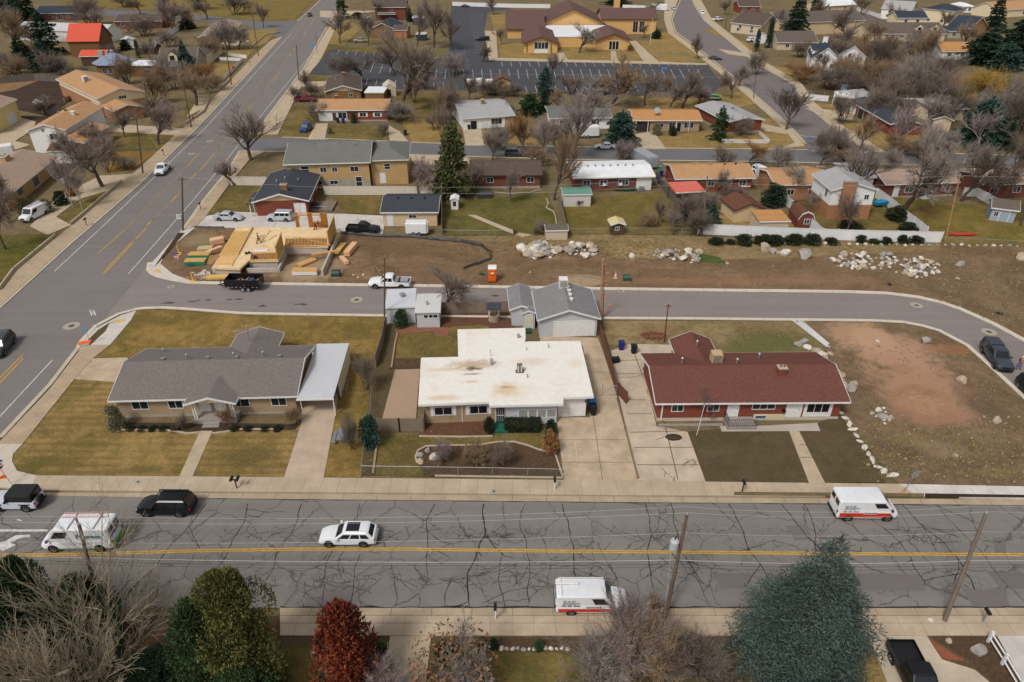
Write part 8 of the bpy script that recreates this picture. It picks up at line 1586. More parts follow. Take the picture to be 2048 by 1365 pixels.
weeds(700,(900,474,1390,512),.12,.4); weeds(500,(700,480,1700,572),.06,.22); weeds(200,(1400,488,2040,512),.15,.5); weeds(260,(1880,500,2100,660),.12,.4); weeds(500,(1720,850,2100,962),.1,.4); weeds(160,(1220,645,1600,690),.1,.3); weeds(90,(1200,490,1320,520),.2,.6); weeds(60,(430,460,540,480),.15,.4); weeds(60,(1700,690,1880,760),.1,.3); weeds(120,(1700,100,1900,160),.3,.9); weeds(260,(1640,170,2040,270),.3,1.0)
o=mb.build('dry_weeds',leaf('dry_weeds',s(170,146,100),s(140,122,78),s(112,100,64))); tag(o,kind='stuff')
def mound(label,px,py,rx,ry,h,m,nm='dirt_heap'):
 p=P(px,py,0); o=MB(); n,mm=20,7; r=random.Random(px); vs=[(0,0,h)]
 for i in range(1,mm+1):
  f=i/mm
  for k in range(n):
   a=6.283*k/n; z=h*(1-f)**1.3*(1+r.gauss(0,.12)) if i<mm else .0; vs.append((rx*f*math.cos(a)*(1+r.gauss(0,.04)),ry*f*math.sin(a)*(1+r.gauss(0,.04)),max(0,z)))
 fs=[(0,1+k,1+(k+1)%n) for k in range(n)]+[(1+i*n+k,1+(i+1)*n+k,1+(i+1)*n+(k+1)%n,1+i*n+(k+1)%n) for i in range(mm-1) for k in range(n)]
 o.add(vs,fs); q=o.build(nm,m); q.location=(p.x,p.y,.04); return tag(q,label,'heap')
mound('low heap of brown dirt and stones on the building lot',752,545,3.6,2.6,1.1,D_lot); mound('low gravel mound at the kerb of the new street',1165,562,3.4,2.0,.5,D_pale); mound('reddish mound at the end of the bare dirt patch',1845,800,3.6,3.0,.6,D_red); mound('small dirt mound behind the middle rock pile',1350,532,5.5,1.3,.7,D_lot); mound('pile of cut brush and branches behind the red brick house',1308,672,1.7,1.1,.5,D_leaf); mound('small heap of soil on the old concrete drive',1347,876,1.1,.7,.25,D_soil)
r=random.Random(8); tt=thing('brush_pile','heap of cut orange-brown branches beside the red post','brush pile',P(1306,675,0)); mb=MB()
for k in range(90): a=r.random()*6.28; mb.tube([(r.gauss(0,.7),r.gauss(0,.5),r.uniform(.1,.7)),(r.gauss(0,1.1),r.gauss(0,.7),r.uniform(.1,.8))],.02,3)
mb.build('branches',plain('cut_brush',s(150,106,74)),tt)
# ---------- utility poles and wires
POLE=plain('pole_wood',s(104,88,76),.95,.05,0,.25,2); POLEL=plain('pole_wood_new',s(168,132,92),.95,.05,0,.2,2); POLEG=plain('pole_wood_grey',s(120,106,94),.95,.05,0,.2,2)
def upole(label,bx,by,tx,ty,arm=None,m=None,rad=.17,xf=False,hfix=None):
 b=P(bx,by,0); h=hfix or hgt(bx,by,ty); top=P(tx,ty,h); t=thing('utility_pole',label,'pole',b); d=top-b
 mb=MB(); mb.tube([(0,0,0),d*.5,d],[rad,rad*.85,rad*.68],8); mb.build('shaft',m or POLE,t,True,50)
 if arm:
  ax=Vector((math.cos(arm[0]),math.sin(arm[0]),0)); q=d*.95
  mb=MB(); mb.tube([q-ax*arm[1],q+ax*arm[1]],.08,4); mb.build('crossarm',m or POLE,t)
  for k in (-1,1): mb=MB(); e=q+ax*arm[1]*.9*k; mb.lathe([(.05,0),(.07,.1),(.04,.2)],6,Matrix.Translation(e+Vector((0,0,.05)))); mb.build('insulator',plain('insulator',s(180,176,170),.4),t)
 mb=MB(); mb.lathe([(.05,0),(.06,.15),(.03,.25)],6,Matrix.Translation(d+Vector((0,0,-.03)))); mb.build('insulator',plain('insulator',s(180,176,170),.4),t)
 if xf: mb=MB(); mb.lathe([(.3,0),(.33,.1),(.33,.85),(.2,1.0)],12,Matrix.Translation(d*.72+Vector((-.5,-.1,-.3)))); mb.build('transformer',plain('transformer_grey',s(176,178,178),.5),t); mb=MB(); mb.lathe([(.05,0),(.05,.3)],6,Matrix.Translation(d*.72+Vector((-.5,-.1,.7)))); mb.build('bushing',BLK,t)
 return b+d,b,d
A1,a1,d1=upole('leaning utility pole with crossarm in front of the white ladder van',200,1215,158,1050,(heading((150,1100),(160,1040))+.3,1.3),m=POLEG,hfix=8.6)
A2,a2,d2=upole('utility pole with grey transformer beside the foreground bushes',1330,1238,1374,1030,None,xf=True,m=POLE,hfix=9.0)
A3,a3,d3=upole('tall leaning weathered utility pole at the lower right kerb',1888,1244,1972,1028,None,m=POLEG,hfix=9.2)
def wire(label,a,b,sag=.5,rad=.015,m=None,nm='power_line'):
 a,b=Vector(a),Vector(b); t=MB(); n=16; pts=[a.lerp(b,i/n)+Vector((0,0,-sag*4*(i/n)*(1-i/n))) for i in range(n+1)]; t.tube([p-a for p in pts],rad,4); o=t.build(nm,m or plain('wire_grey',s(150,146,142),.5)); o.location=a; return tag(o,label,'cable')
WG=plain('wire_pale',s(176,170,164),.5); WD=plain('wire_dark',s(50,48,48),.6)
L0=A1+Vector((-40,2,0)); R0=A3+Vector((40,1,0))
for nmx,off,fr,sg,rd,m in (('topmost thin',(0,0,.2),1.0,.5,.011,WG),('second thin',(0,.9,-.1),1.0,.6,.011,WG),('third thin',(0,-.2,-1.6),.85,.4,.011,WG)):
 q=[A1+Vector(off),A2+Vector(off),A3+Vector(off),R0+Vector(off)]
 for (a,b),w_ in zip(zip([L0+Vector(off)]+q,q),('left of the leaning pole','between the left and middle poles','between the middle and right poles','right of the tall leaning pole')): wire(f'{nmx} wire over the front road, {w_}',a,b,sg,rd,m)
B1,B2,B3=a1+d1*.62,a2+d2*.58,a3+d3*.58
for nmx,oz,m,rd,sg in (('pale thick cable',0,WG,.024,.35),('dark cable',-.45,WD,.02,.3),('second dark cable',-.75,WD,.016,.35)):
 o=Vector((0,0,oz)); q=[B1+Vector((-40,2,0))+o,B1+o,B2+o,B3+o,B3+Vector((40,1,0))+o]
 for a,b,w_ in zip(q,q[1:],('left of the leaning pole','between the left and middle poles','between the middle and right poles','right of the tall leaning pole')): wire(f'{nmx} low over the front road, {w_}',a,b,sg,rd,m)
wire('guy wire falling from the middle pole to the foreground shrubs',B2+Vector((-.6,-.1,.8)),P(1318,1345,0),0,.012,WG)
V1,_,_=upole('utility pole on the avenue verge by the white pickup',286,348,272,232,(av+1.57,.9)); V2,_,_=upole('utility pole beside the avenue at the driveway of the split-level house',383,256,363,148,(av+1.57,.9)); V3,_,_=upole('utility pole on the avenue verge beside the low white wall',463,171,443,36,(av+1.57,1.0)); V4,_,_=upole('utility pole near the far cross street corner',517,113,505,30,(av+1.57,.8)); V5,_,_=upole('utility pole behind the brick garage wing of the split-level house',303,240,287,165,(av+1.57,.7))
S1,_,_=upole('utility pole with white notice at the building site corner',366,462,364,354,(0.2,.6)); S2,_,_=upole('dark utility pole on the right verge of the avenue near the car park',598,162,592,88); upole('slim pole with a blue sign near the car park entrance',634,107,631,62,rad=.09); S3,_,_=upole('dark pole beside the white shed at the new street',769,655,769,514,rad=.12); S4,_,_=upole('new orange-brown wooden pole beside the grey garage',1200,640,1206,520,m=POLEL); upole('thin grey pole right of the new orange-brown pole',1206,638,1209,530,rad=.07,m=POLEG); S5,_,_=upole('slim grey utility pole at the end of the long white fence',1404,470,1415,352,m=POLEG,rad=.12); S6,_,_=upole('leaning pale pole in the right lawn beside the fence corner',1890,484,1920,352,m=POLEL,rad=.14); upole('pole on the verge of the right street by the car park',1507,198,1514,124,rad=.12); upole('pole at the junction of the right street and the mid street',1667,326,1680,250,rad=.12); S7,_,_=upole('pole at the back fence behind the garage',884,470,883,375,rad=.11); upole('slim grey pole in the back hedge by the storage boxes',901,180,900,106,rad=.1); upole('pole at the verge near the tan gabled house',1450,56,1462,0,rad=.14)
upole('rusty red steel post with crossbar behind the red brick house',1328,686,1337,608,(0,.35),m=plain('rust_steel',s(110,52,42)),rad=.09); upole('white slanting pole on the red brick house lawn',1393,872,1409,812,m=W_,rad=.04)
for a,b,l in ((V1,V2,'first'),(V2,V3,'second'),(V3,V4,'third')):
 for k,o in enumerate(((0,0,.1),(.6,-.3,-.6))): wire(f'{"upper" if k==0 else "lower"} wire of the {l} span along the avenue poles',a+Vector(o),b+Vector(o),.6,.014,WG)
for k,o in enumerate(((0,0,.1),(.6,-.3,-.7))): wire(f'{"upper" if k==0 else "lower"} wire from the avenue pole to the lower left picture edge',V1+Vector(o),P(-60,500 if k==0 else 545,9)+Vector((0,0,0)),.6,.014,WG)
wire('wire crossing the avenue from the verge pole to the site corner pole',V1,S1,.8,.012,WG); wire('wire from the site corner pole to the tan garage pole',S1,S7,.8,.012,WG); wire('wire from the garage back fence pole to the white fence pole',S7,S5,.5,.012,WG); wire('wire from the white fence pole to the pale leaning pole',S5,S6,.5,.012,WG); wire('lower wire from the white fence pole to the pale leaning pole',S5-Vector((0,0,1)),S6-Vector((0,0,1)),.6,.012,WG); wire('lower wire from the garage back fence pole to the white fence pole',S7-Vector((0,0,1)),S5-Vector((0,0,1)),.6,.012,WG); wire('wire from the pale leaning pole to the right picture edge',S6,S6+Vector((40,2,0)),.5,.012,WG)
# ---------- signs
def post_sign(label,px,py,h,build,nm='road_sign',lean=(0,0),r=.03,m=STEEL,cat='sign',z=.12):
 b=P(px,py,z); t=thing(nm,label,cat,b); mb=MB(); top=Vector((lean[0],lean[1],h)); mb.tube([(0,0,0),top],r,5); mb.build('post',m,t); build(t,top); return t
RS=plain('sign_red',s(176,32,36),.4); BS=plain('sign_blue',s(36,84,160),.4); SW=plain('sign_white',s(226,226,224),.4); OR=plain('sign_orange',s(240,96,24),.5); SB=plain('sign_black',s(24,24,26),.5)
def octo(t,c,n,rad,txt='STOP'):
 n=Vector(n).normalized(); rt=Vector((0,0,1)).cross(n).normalized(); M=TM(c,rt,(0,0,1))
 pts=lambda q,z: [(q*math.cos(math.pi/8+k*math.pi/4),q*math.sin(math.pi/8+k*math.pi/4),z) for k in range(8)]
 mb=MB(); mb.poly(pts(rad,.02),M); mb.poly(pts(rad,.0)[::-1],M); mb.build('sign_border',SW,t); mb=MB(); mb.poly(pts(rad*.92,.026),M); mb.build('sign_face',RS,t); text(t,txt,rad*.78,SW,M@Matrix.Translation((0,0,.032)),bold=.01)
def stopb(t,top):
 octo(t,top-Vector((0,0,.35)),(.6,-.8,0),.42)
 for ang,zz in ((.5,.15),(-.45,.38)):
  mb=MB(); M=Matrix.Translation(top+Vector((0,0,zz)))@Matrix.Rotation(ang,4,'Z'); mb.box(-.5,-.015,-.1,.5,.015,.1,M); mb.build('street_name_plate',BS,t)
  mb=MB(); mb.box(-.36,-.022,-.03,.3,-.017,.03,M); mb.build('lettering',SW,t)
 mb=MB(); mb.add([(-.05,-.05,1.0),(-.75,-.25,.95),(-.55,-.2,1.25),(-.25,-.1,1.45)],[(0,1,2,3)]); mb.build('orange_flag',OR,t)
post_sign('stop sign with blue street name plates and an orange flag at the road corner',25,971,2.6,stopb,lean=(-.55,.1))
def stop2(t,top):
 octo(t,top-Vector((0,0,.35)),(-.35,-.9,0),.42)
 for ang,zz in ((.1,.15),(-.9,.32)): mb=MB(); mb.box(-.5,-.015,-.1,.5,.015,.1,Matrix.Translation(top+Vector((0,0,zz)))@Matrix.Rotation(ang,4,'Z')); mb.build('street_name_plate',BS,t)
post_sign('stop sign with blue street name plates at the building site corner',360,541,2.5,stop2)
def rectsign(w,h,lines,face=SW,n=(0,-1,0),col=SB,border=False):
 def f(t,top):
  nn=Vector(n).normalized(); rt=Vector((0,0,1)).cross(nn).normalized(); M=TM(top-Vector((0,0,h/2)),rt,(0,0,1)); mb=MB(); mb.box(-w/2,-h/2,.02,w/2,h/2,.045,M); mb.build('sign_face',face,t)
  y=h/2
  for tx,sz in lines:
   y-=sz*.62; text(t,tx,sz,col,M@Matrix.Translation((0,y,.05)),bold=.006); y-=sz*.5
 return f
post_sign('white speed limit sign reading 35 at the new street corner',197,657,2.7,rectsign(.62,.78,[('SPEED',.17),('LIMIT',.17),('35',.4)],n=(.05,-1,0)))
post_sign('small blue sign beside the planted verge of the avenue',181,688,2.3,rectsign(.5,.45,[('___',.16)],face=plain('sign_light_blue',s(74,140,190),.4),col=SW))
post_sign('grey back of a road sign at the edge of the weedy lot',1808,985,2.4,rectsign(.75,.75,[],face=plain('sign_back_grey',s(140,142,140),.5),n=(.3,-1,0)),lean=(.55,.2))
t=thing('notice_board','white notice fixed on the utility pole at the building site corner','sign',P(366,462,0)); mb=MB(); mb.box(-.32,-.26,2.2,.32,-.22,3.0); mb.build('sign_face',SW,t); mb=MB()
for k in range(3): mb.box(-.2,-.268,2.4+k*.2,.2,-.262,2.48+k*.2)
mb.build('lettering',SB,t)
post_sign('small blue sign on a slim pole near the car park entrance',628,108,3.2,rectsign(.9,1.1,[],face=plain('sign_light_blue',s(74,140,190),.4)))
for x in (1318,1350,1375): post_sign('small blue yard sign on the church lawn',x,114,.9,rectsign(.7,.7,[],face=plain('sign_light_blue',s(74,140,190),.4)),nm='yard_sign') if False else None
for x,l in ((1320,'left'),(1350,'middle'),(1374,'right')): post_sign(f'{l} one of three small blue yard signs on the church lawn',x,114,1.0,rectsign(.7,.6,[],face=plain('sign_light_blue',s(74,140,190),.4)),nm='yard_sign',z=.05)
post_sign('red and white estate sign at the low white wall beside the avenue',468,143,1.6,rectsign(.9,.8,[],face=RS),nm='estate_sign')
post_sign('orange marker stake on the front verge',1800,990,1.0,lambda t,top:None,m=OR,nm='marker_stake',lean=(.25,0),r=.035)
p=P(170,686,.12); t=thing('barricade_panel','orange construction sign lying flat at the planted verge','sign',p,.4); mb=MB(); mb.box(-.7,-.35,.05,.7,.35,.1); mb.build('panel_face',OR,t); mb=MB(); mb.box(-.5,-.9,.0,.5,-.4,.08); mb.build('base_slab',FND,t)
def mailbox(label,px,py,n=1,m=None,h=1.1,leg=None):
 p=P(px,py,.12); t=thing('mailbox',label,'mailbox',p); mb=MB(); mb.box(-.05,-.05,0,.05,.05,h); mb.box(-.05-.3*(n>1),-.05,h-.08,.05+.3*(n>1),.05,h); mb.build('post',leg or POLE,t)
 for k in range(n):
  x=(-.28+.56*k) if n>1 else 0; mb=MB(); mb.exy([(x-.11,h),(x+.11,h),(x+.11,h+.16),(x+.07,h+.24),(x-.07,h+.24),(x-.11,h+.16)],-.3,.3); mb.build('box',m or BLK,t); mb=MB(); mb.box(x-.1,-.31,h+.01,x+.1,-.302,h+.15); mb.build('box_door',plain('mailbox_door',s(70,60,56)),t)
mailbox('pair of dark mailboxes on one post on the front pavement',474,977,2); mailbox('single dark mailbox on a pale post in front of the bungalow',1109,979,leg=W_); mailbox('dark mailbox beside the verge in front of the red brick house',1484,984); mailbox('black and white mailbox post on the near pavement',991,1238,leg=SW,h=1.3); mailbox('mailbox on a bent post at the lower right kerb',1965,1244,leg=STEEL); mailbox('brown mailbox on the left avenue pavement beside the oval bed',174,452); mailbox('dark mailbox on the avenue beside the two-storey house lawn',328,312); mailbox('dark mailbox on the verge beside the silver sedan drive',402,420); mailbox('mailbox on the verge near the low white wall',501,132); mailbox('mailbox near the corner of the far cross street',541,85); mailbox('mailbox beside the driveway of the split-level house',388,245); mailbox('mailbox on the mid street in front of the white caravan',1035,322)
p=P(985,562,.05); t=thing('toilet_cabin','orange portable toilet cabin with white roof on the building lot','portable toilet',p); mb=MB(); mb.box(-.55,-.55,.12,.55,.55,2.05); mb.build('cabin_wall',plain('cabin_orange',s(232,104,28),.45),t); mb=MB(); mb.exx([(-.6,2.05),(.6,2.05),(.6,2.2),(.35,2.4),(-.35,2.4),(-.6,2.2)],-.6,.6); mb.build('roof',plain('cabin_white',s(222,218,210),.4),t); mb=MB(); mb.box(-.45,-.6,.2,.45,-.553,1.95); d_=mb.build('door',plain('cabin_orange2',s(222,96,24),.45),t); mb=MB(); mb.prism([(.26*math.cos(k*.524),1.5+.17*math.sin(k*.524)) for k in range(12)],0,.012,TM((0,-.602,0),(1,0,0),(0,0,1))); mb.build('emblem',plain('emblem_cream',s(236,206,176)),d_); mb=MB(); mb.box(-.6,-.6,0,.6,.6,.12); mb.build('base',BLK,t)
mb=MB()
for k in range(5): mb.box(-.3+k*.13,-.615,1.12,-.3+k*.13+.09,-.602,1.24)
mb.build('lettering',plain('cabin_text',s(150,60,16)),d_)
def ubox(label,px,py,w=1.1,h=.9,m=None):
 p=P(px,py,.05); t=thing('utility_box',label,'utility box',p); mb=MB(); mb.box(-w/2,-w*.42,0,w/2,w*.42,.1); mb.build('pad',FND,t); mb=MB(); mb.exx([(-w*.4,.1),(w*.4,.1),(w*.4,h),(-w*.2,h),(-w*.4,h*.75)],-w/2,w/2); mb.build('cabinet',m or plain('utility_green',s(62,84,66),.5),t); mb=MB(); mb.box(-w*.3,-w*.41,.25,w*.3,-w*.402,.6*h); mb.build('cabinet_door',plain('utility_green2',s(56,76,60),.5),t)
ubox('green electrical cabinet right of the new orange-brown pole',1253,562); ubox('dark green utility boxes at the front of the building site',672,553,1.2,.9,plain('utility_dark',s(60,66,58),.5)); ubox('small dark green box beside the toilet cabin',962,552,.5,.7)
p=P(1231,556,.05); t=thing('traffic_cone','pale pink faded cone among the orange survey marks','cone',p); mb=MB(); mb.lathe([(.35,0),(.32,.04),(.2,.06),(.04,1.0)],10); mb.build('cone_body',plain('faded_cone',s(216,160,140)),t); mb=MB(); mb.lathe([(.17,.35),(.12,.6)],10); mb.build('band',SW,t)
mound('small black rubber post base with orange paint at the far kerb',1779,570,.4,.4,.3,BLK,'drain_cover'); mound('round tyre-like ring at the right of the far kerb',1999,628,.6,.5,.2,BLK,'old_tyre')
p=P(1625,668,.05); t=thing('pipe_bundle','bundle of white plastic pipes lying beside the boulders','pipes',p,heading((1588,645),(1645,690)))
for k in range(6): mb=MB(); mb.tube([(-3.2+R.uniform(-.4,.4),-.5+k*.2,.12+.05*(k%2)),(3.0+R.uniform(-.5,.5),-.4+k*.14,.12)],.07,6); mb.build('pipe',plain('pvc_white',s(206,204,198),.4),t)
p=P(988,641,.05); t=thing('wishing_well','small stone wishing well with a shingled roof','well',p); mb=MB(); mb.lathe([(.75,0),(.75,.9),(.55,.9),(.55,.3)],14); mb.build('stone_ring',plain('well_stone',s(172,150,128),.9,.1,0,.3,3),t)
for sg in (-1,1): mb=MB(); mb.box(sg*.62-.06,-.06,.8,sg*.62+.06,.06,2.1); mb.build('post',W_,t)
mb=MB(); mb.exx([(-.75,1.95),(0,2.5),(.75,1.95),(.75,2.05),(0,2.62),(-.75,2.05)],-.95,.95); mb.build('roof',RF_dark,t)
p=P(685,880,.06); t=thing('picnic_table','grey picnic table with two benches on the strip lawn','table',p,.08); gm=plain('grey_plastic',s(120,124,132),.6); mb=MB(); mb.box(-.42,-.95,.72,.42,.95,.78); mb.build('tabletop',gm,t)
for sg in (-1,1): mb=MB(); mb.box(sg*.75-.14,-.95,.42,sg*.75+.14,.95,.47); mb.build('bench',gm,t)
for y in (-.65,.65):
 for sg in (-1,1): mb=MB(); mb.tube([(sg*.8,y,0),(sg*.2,y,.72)],.03,5); mb.build('leg',STEEL,t)
a=P(688,783,.08); b=P(694,757,.08); ladder('aluminium ladder lying on the lawn beside the carport',a,b,.45)
p=P(1657,0,0); t=thing('canoe','red canoe lying on the right lawn','boat',P(1924,472,.05),-.05); mb=MB(); loft(mb,[(-2.3,.25,.4,.04,.03),(-1.2,.1,.38,.36,.22),(0,.08,.38,.42,.26),(1.2,.1,.38,.36,.22),(2.3,.25,.4,.04,.03)]); mb.build('hull',plain('canoe_red',s(196,56,50),.4),t,True)
t=thing('canoe','dark green canoe lying against the white-roofed brick house','boat',P(1252,382,.05),0); mb=MB(); loft(mb,[(-2.3,.25,.45,.04,.03),(-1.2,.1,.4,.36,.22),(0,.08,.4,.42,.26),(1.2,.1,.4,.36,.22),(2.3,.25,.45,.04,.03)]); mb.build('hull',plain('canoe_green',s(44,92,72),.4),t,True)
t=thing('canopy','blue tarpaulin canopy beside the playhouse','canopy',P(910,388,.0)); mb=MB(); mb.add([(-1,-.8,2.0),(1.6,-.8,2.1),(1.8,1.6,2.3),(-.8,1.6,2.4)],[(0,1,2,3)]); mb.build('tarp',plain('blue_tarp',s(40,110,190),.5),t)
for x,y in ((-1,-.8),(1.6,-.8),(1.8,1.6),(-.8,1.6)): mb=MB(); mb.tube([(x,y,0),(x,y,2.1)],.04,4); mb.build('post',STEEL,t)
t=thing('hot_tub','dark covered hot tub behind the brown-roofed brick house','hot tub',P(969,395,.0)); mb=MB(); mb.box(-1.3,-.9,0,1.3,.9,.8); mb.build('tub',plain('tub_dark',s(56,54,54)),t); mb=MB(); mb.box(-1.35,-.95,.8,1.35,.95,.95); mb.build('cover',plain('tub_cover',s(80,76,76)),t)
t=thing('boat_trailer','small blue covered boat beside the two-storey house','boat',P(1764,414,.0),.2); mb=MB(); loft(mb,[(-1.6,.5,1.0,.6,.5),(0,.45,1.2,.8,.6),(1.6,.7,1.0,.1,.05)]); mb.build('hull_cover',plain('bright_blue_cover',s(30,130,170),.5),t,True); wheels(t,3,(-.3,),.7,.28)
t=thing('covered_grill','black covered barbecue on the back deck beside the brick house','barbecue',P(632,420,.0)); mb=MB(); mb.prism([(-.7,-.35),(.7,-.35),(.7,.35),(-.7,.35)],.3,1.15); mb.lathe([(.6,1.1),(.5,1.35),(.1,1.45)],10); mb.build('cover',BLK,t)
t=thing('deck','low grey deck beside the charcoal-roofed brick house','deck',P(620,424,.0)); mb=MB(); q=P(664,424,0)-P(620,424,0); mb.box(0,0,0,q.x,4.5,.35); mb.build('deck_boards',WDG,t)
for (x,y,l) in ((1030,470,'left'),(1072,468,'right')): t=thing('planter','%s round dark planter at the end of the garden path'%l,'planter',P(x-0 if l=='left' else x,y-2,.05)); mb=MB(); mb.lathe([(.25,0),(.38,.7),(.3,.66)],10); mb.build('pot',plain('pot_brown',s(84,66,56)),t); mb=MB(); mb.lathe([(.3,.6),(.29,.63)],10); mb.build('soil',D_soil,t)
t=thing('satellite_dish','grey satellite dish on a mast above the orange roof','dish',P(1313,232,3.2)); t.location.z=3.2; mb=MB(); mb.tube([(0,0,0),(0,0,1.2)],.04,5); mb.build('mast',STEEL,t); mb=MB(); mb.lathe([(.02,0),(.5,.1),(.75,.25)],14,Matrix.Translation((0,0,1.2))@Matrix.Rotation(.9,4,'X')); mb.build('dish',plain('dish_grey',s(150,150,152)),t)
t=thing('flagpole','white flagpole on the church lawn','flagpole',P(1300,92,0)); hh=hgt(1300,92,38); mb=MB(); mb.tube([(0,0,0),(0,0,hh)],[.09,.05],6); mb.build('pole',W_,t); mb=MB(); mb.lathe([(.02,hh),(.12,hh+.1),(.02,hh+.22)],8); mb.build('finial',W_,t)
t=thing('swing_frame','white A-frame swing beside the split-level house','swing',P(212,178,0));
for sx in (-1.2,1.2):
 for sy in (-.9,.9): mb=MB(); mb.tube([(sx,sy,0),(sx,0,2.4)],.05,4); mb.build('leg',W_,t)
mb=MB(); mb.tube([(-1.4,0,2.4),(1.4,0,2.4)],.05,4); mb.build('top_bar',W_,t)
# ---------- building site
WD1=plain('timber_new',s(200,156,100),.8,.15,0,.14,3); WD2=plain('osb_sheet',s(202,160,96),.85,.1,0,.2,6); WD3=plain('timber_orange',s(196,140,72),.8,.15,0,.2,3); CONC=concrete('foundation_new',s(186,176,162)); OSBD=plain('osb_deck',s(222,194,150),.85,.1,0,.16,1.2)
zd=1.35
O=P(430,544,0); e1=(P(550,540,0)-O); rz=math.atan2(e1.y,e1.x)*.6
t=thing('unfinished_house','timber-framed house under construction with plywood deck on a concrete foundation','building site',(O.x,O.y,0),rz); ci,si=math.cos(rz),math.sin(rz)
def lc(px,py,z): p=P(px,py,z); return ((p.x-O.x)*ci+(p.y-O.y)*si,-(p.x-O.x)*si+(p.y-O.y)*ci)
K=lambda x,y: (350+x/5.389,400+y/5.389)
def pl(pts,z): return [lc(*K(*q),z) for q in pts]
dk1=pl([(405,728),(700,742),(795,655),(1115,650),(1185,505),(1650,500),(1680,300),(660,296)],zd)
mb=MB(); mb.prism(dk1,zd-.3,zd); mb.build('floor_deck',OSBD,t)
mb=MB()
def bd(a,b,z,w=.09,hh=.06):
 p,q=lc(*K(*a),z),lc(*K(*b),z); mb.tube([(*p,z+hh/2),(*q,z+hh/2)],w/2*1.3,4)
for a,b in (((480,605),(690,600)),((470,640),(650,640)),((450,670),(640,668)),((425,700),(620,698)),((690,600),(845,300)),((610,725),(850,310)),((660,296),(910,296)),((500,560),(690,560)),((560,470),(745,475)),((600,400),(770,400)),((640,340),(800,340)),((930,455),(1030,335)),((1000,440),(1100,380)),((890,490),(1040,520)),((1185,412),(1640,410))): bd(a,b,zd)
mb.build('framing_timber',WD1,t)
mb=MB()
for k in range(9):
 a=(790+k*.0,640-k*9);
for x in (830,880,985,1020,1060):
 bd((x,575),(x-35 if x>900 else x-15,648),zd,.1)
bd((820,572),(1090,562),zd,.1); bd((800,655),(1110,645),zd,.12)
for k in range(13): x=1195+k*36; bd((x,418),(x-12,500),zd,.1,.08)
bd((1185,508),(1640,498),zd,.14,.14); bd((1290,410),(1390,420),zd,.1,.2); bd((1440,440),(1680,495),zd,.1,.25)
mb.build('floor_joist',WD1,t)
mb=MB(); a=pl([(690,600),(845,300),(830,300),(670,600)],zd+.012); mb.poly([(*q,zd+.01) for q in a]); mb.build('joist_gap_shade',plain('joist_shadow',s(84,60,38),.9),t)  # dark sheet on the solid deck, painted as the shade of open joists
mb=MB(); a=pl([(480,600),(660,600),(800,345),(625,345)],zd+.01); mb.poly([(*q,zd+.006) for q in a]); mb.build('osb_sheet',WD2,t)
mb=MB()
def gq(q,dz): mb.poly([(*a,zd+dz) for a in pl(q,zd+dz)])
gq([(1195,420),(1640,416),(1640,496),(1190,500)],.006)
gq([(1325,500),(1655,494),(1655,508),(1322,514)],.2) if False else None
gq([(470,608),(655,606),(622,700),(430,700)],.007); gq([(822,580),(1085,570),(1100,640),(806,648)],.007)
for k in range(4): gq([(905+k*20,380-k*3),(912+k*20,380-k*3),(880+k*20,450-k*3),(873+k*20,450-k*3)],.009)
mb.build('joist_gap_shade',plain('joist_shadow2',s(150,108,64),.9),t)  # brown sheets paint the shade between joists onto the deck
mb=MB()
for k in range(9): a=(485-k*7,612+k*10.5); b=(655-k*4,610+k*10.5); bd(a,b,zd,.11,.05)
mb.build('floor_joist',plain('timber_pale',s(222,182,126),.8,.15,0,.1,3),t)
mb=MB()
def fw(a,b,z0,z1,th=.28):
 p,q=Vector(lc(*K(*a),z1)),Vector(lc(*K(*b),z1)); d=(q-p); n=Vector((-d.y,d.x)).normalized()*th/2; mb.prism([p+n,p-n,q-n,q+n],z0,z1)
for a,b in (((405,735),(700,748)),((795,665),(1105,660)),((1110,655),(1185,512)),((1185,520),(1640,512)),((405,735),(560,470))): fw(a,b,0,zd-.31)
fw((770,740),(1110,735),0,.7); fw((1115,735),(1190,560),0,.75);
mb.build('foundation_wall',CONC,t)
mb=MB()
p=[lc(*K(1740,395),1.2),lc(*K(1585,770),.9)]; v=Vector(p[1])-Vector(p[0]); n=Vector((-v.y,v.x)).normalized()*.14; mb.prism([Vector(p[0])+n,Vector(p[0])-n,Vector(p[1])-n,Vector(p[1])+n],0,1.1); mb.build('foundation_wall',CONC,t)
h=2.45; p0,p1=Vector(lc(*K(1310,296),zd)),Vector(lc(*K(1655,300),zd)); d=(p1-p0); L=d.length; M=Matrix.Translation((p0.x,p0.y,zd))@Matrix.Rotation(math.atan2(d.y,d.x),4,'Z')
mb=MB()
for x in (0,.18,.36,.54,L*.40,L*.445,L*.49,L*.54,L*.80,L*.85,L*.9,L*.95,L-.05): mb.box(x-.03,-.07,0,x+.03,.07,h,M)
mb.box(0,-.075,h,L,.075,h+.09,M); mb.box(0,-.074,h*.82,L*.42,.074,h*.9,M); mb.box(L*.54,-.074,h*.84,L*.8,.074,h*.9,M); mb.box(L*.54,-.074,h*.38,L*.8,.074,h*.44,M)
for x in (L*.6,L*.67,L*.74): mb.box(x-.03,-.07,0,x+.03,.07,h*.38,M)
mb.build('stud_wall',WD3,t)
mb=MB()
for a_,b_ in ((0,.56),(L*.41,L*.53),(L*.8,L)): mb.box(a_,.072,0,b_,.084,h,M)
mb.box(L*.53,.072,0,L*.8,.084,h*.38,M); mb.build('wall_sheathing',plain('osb_orange',s(188,128,62),.85,.1,0,.2,5),t)
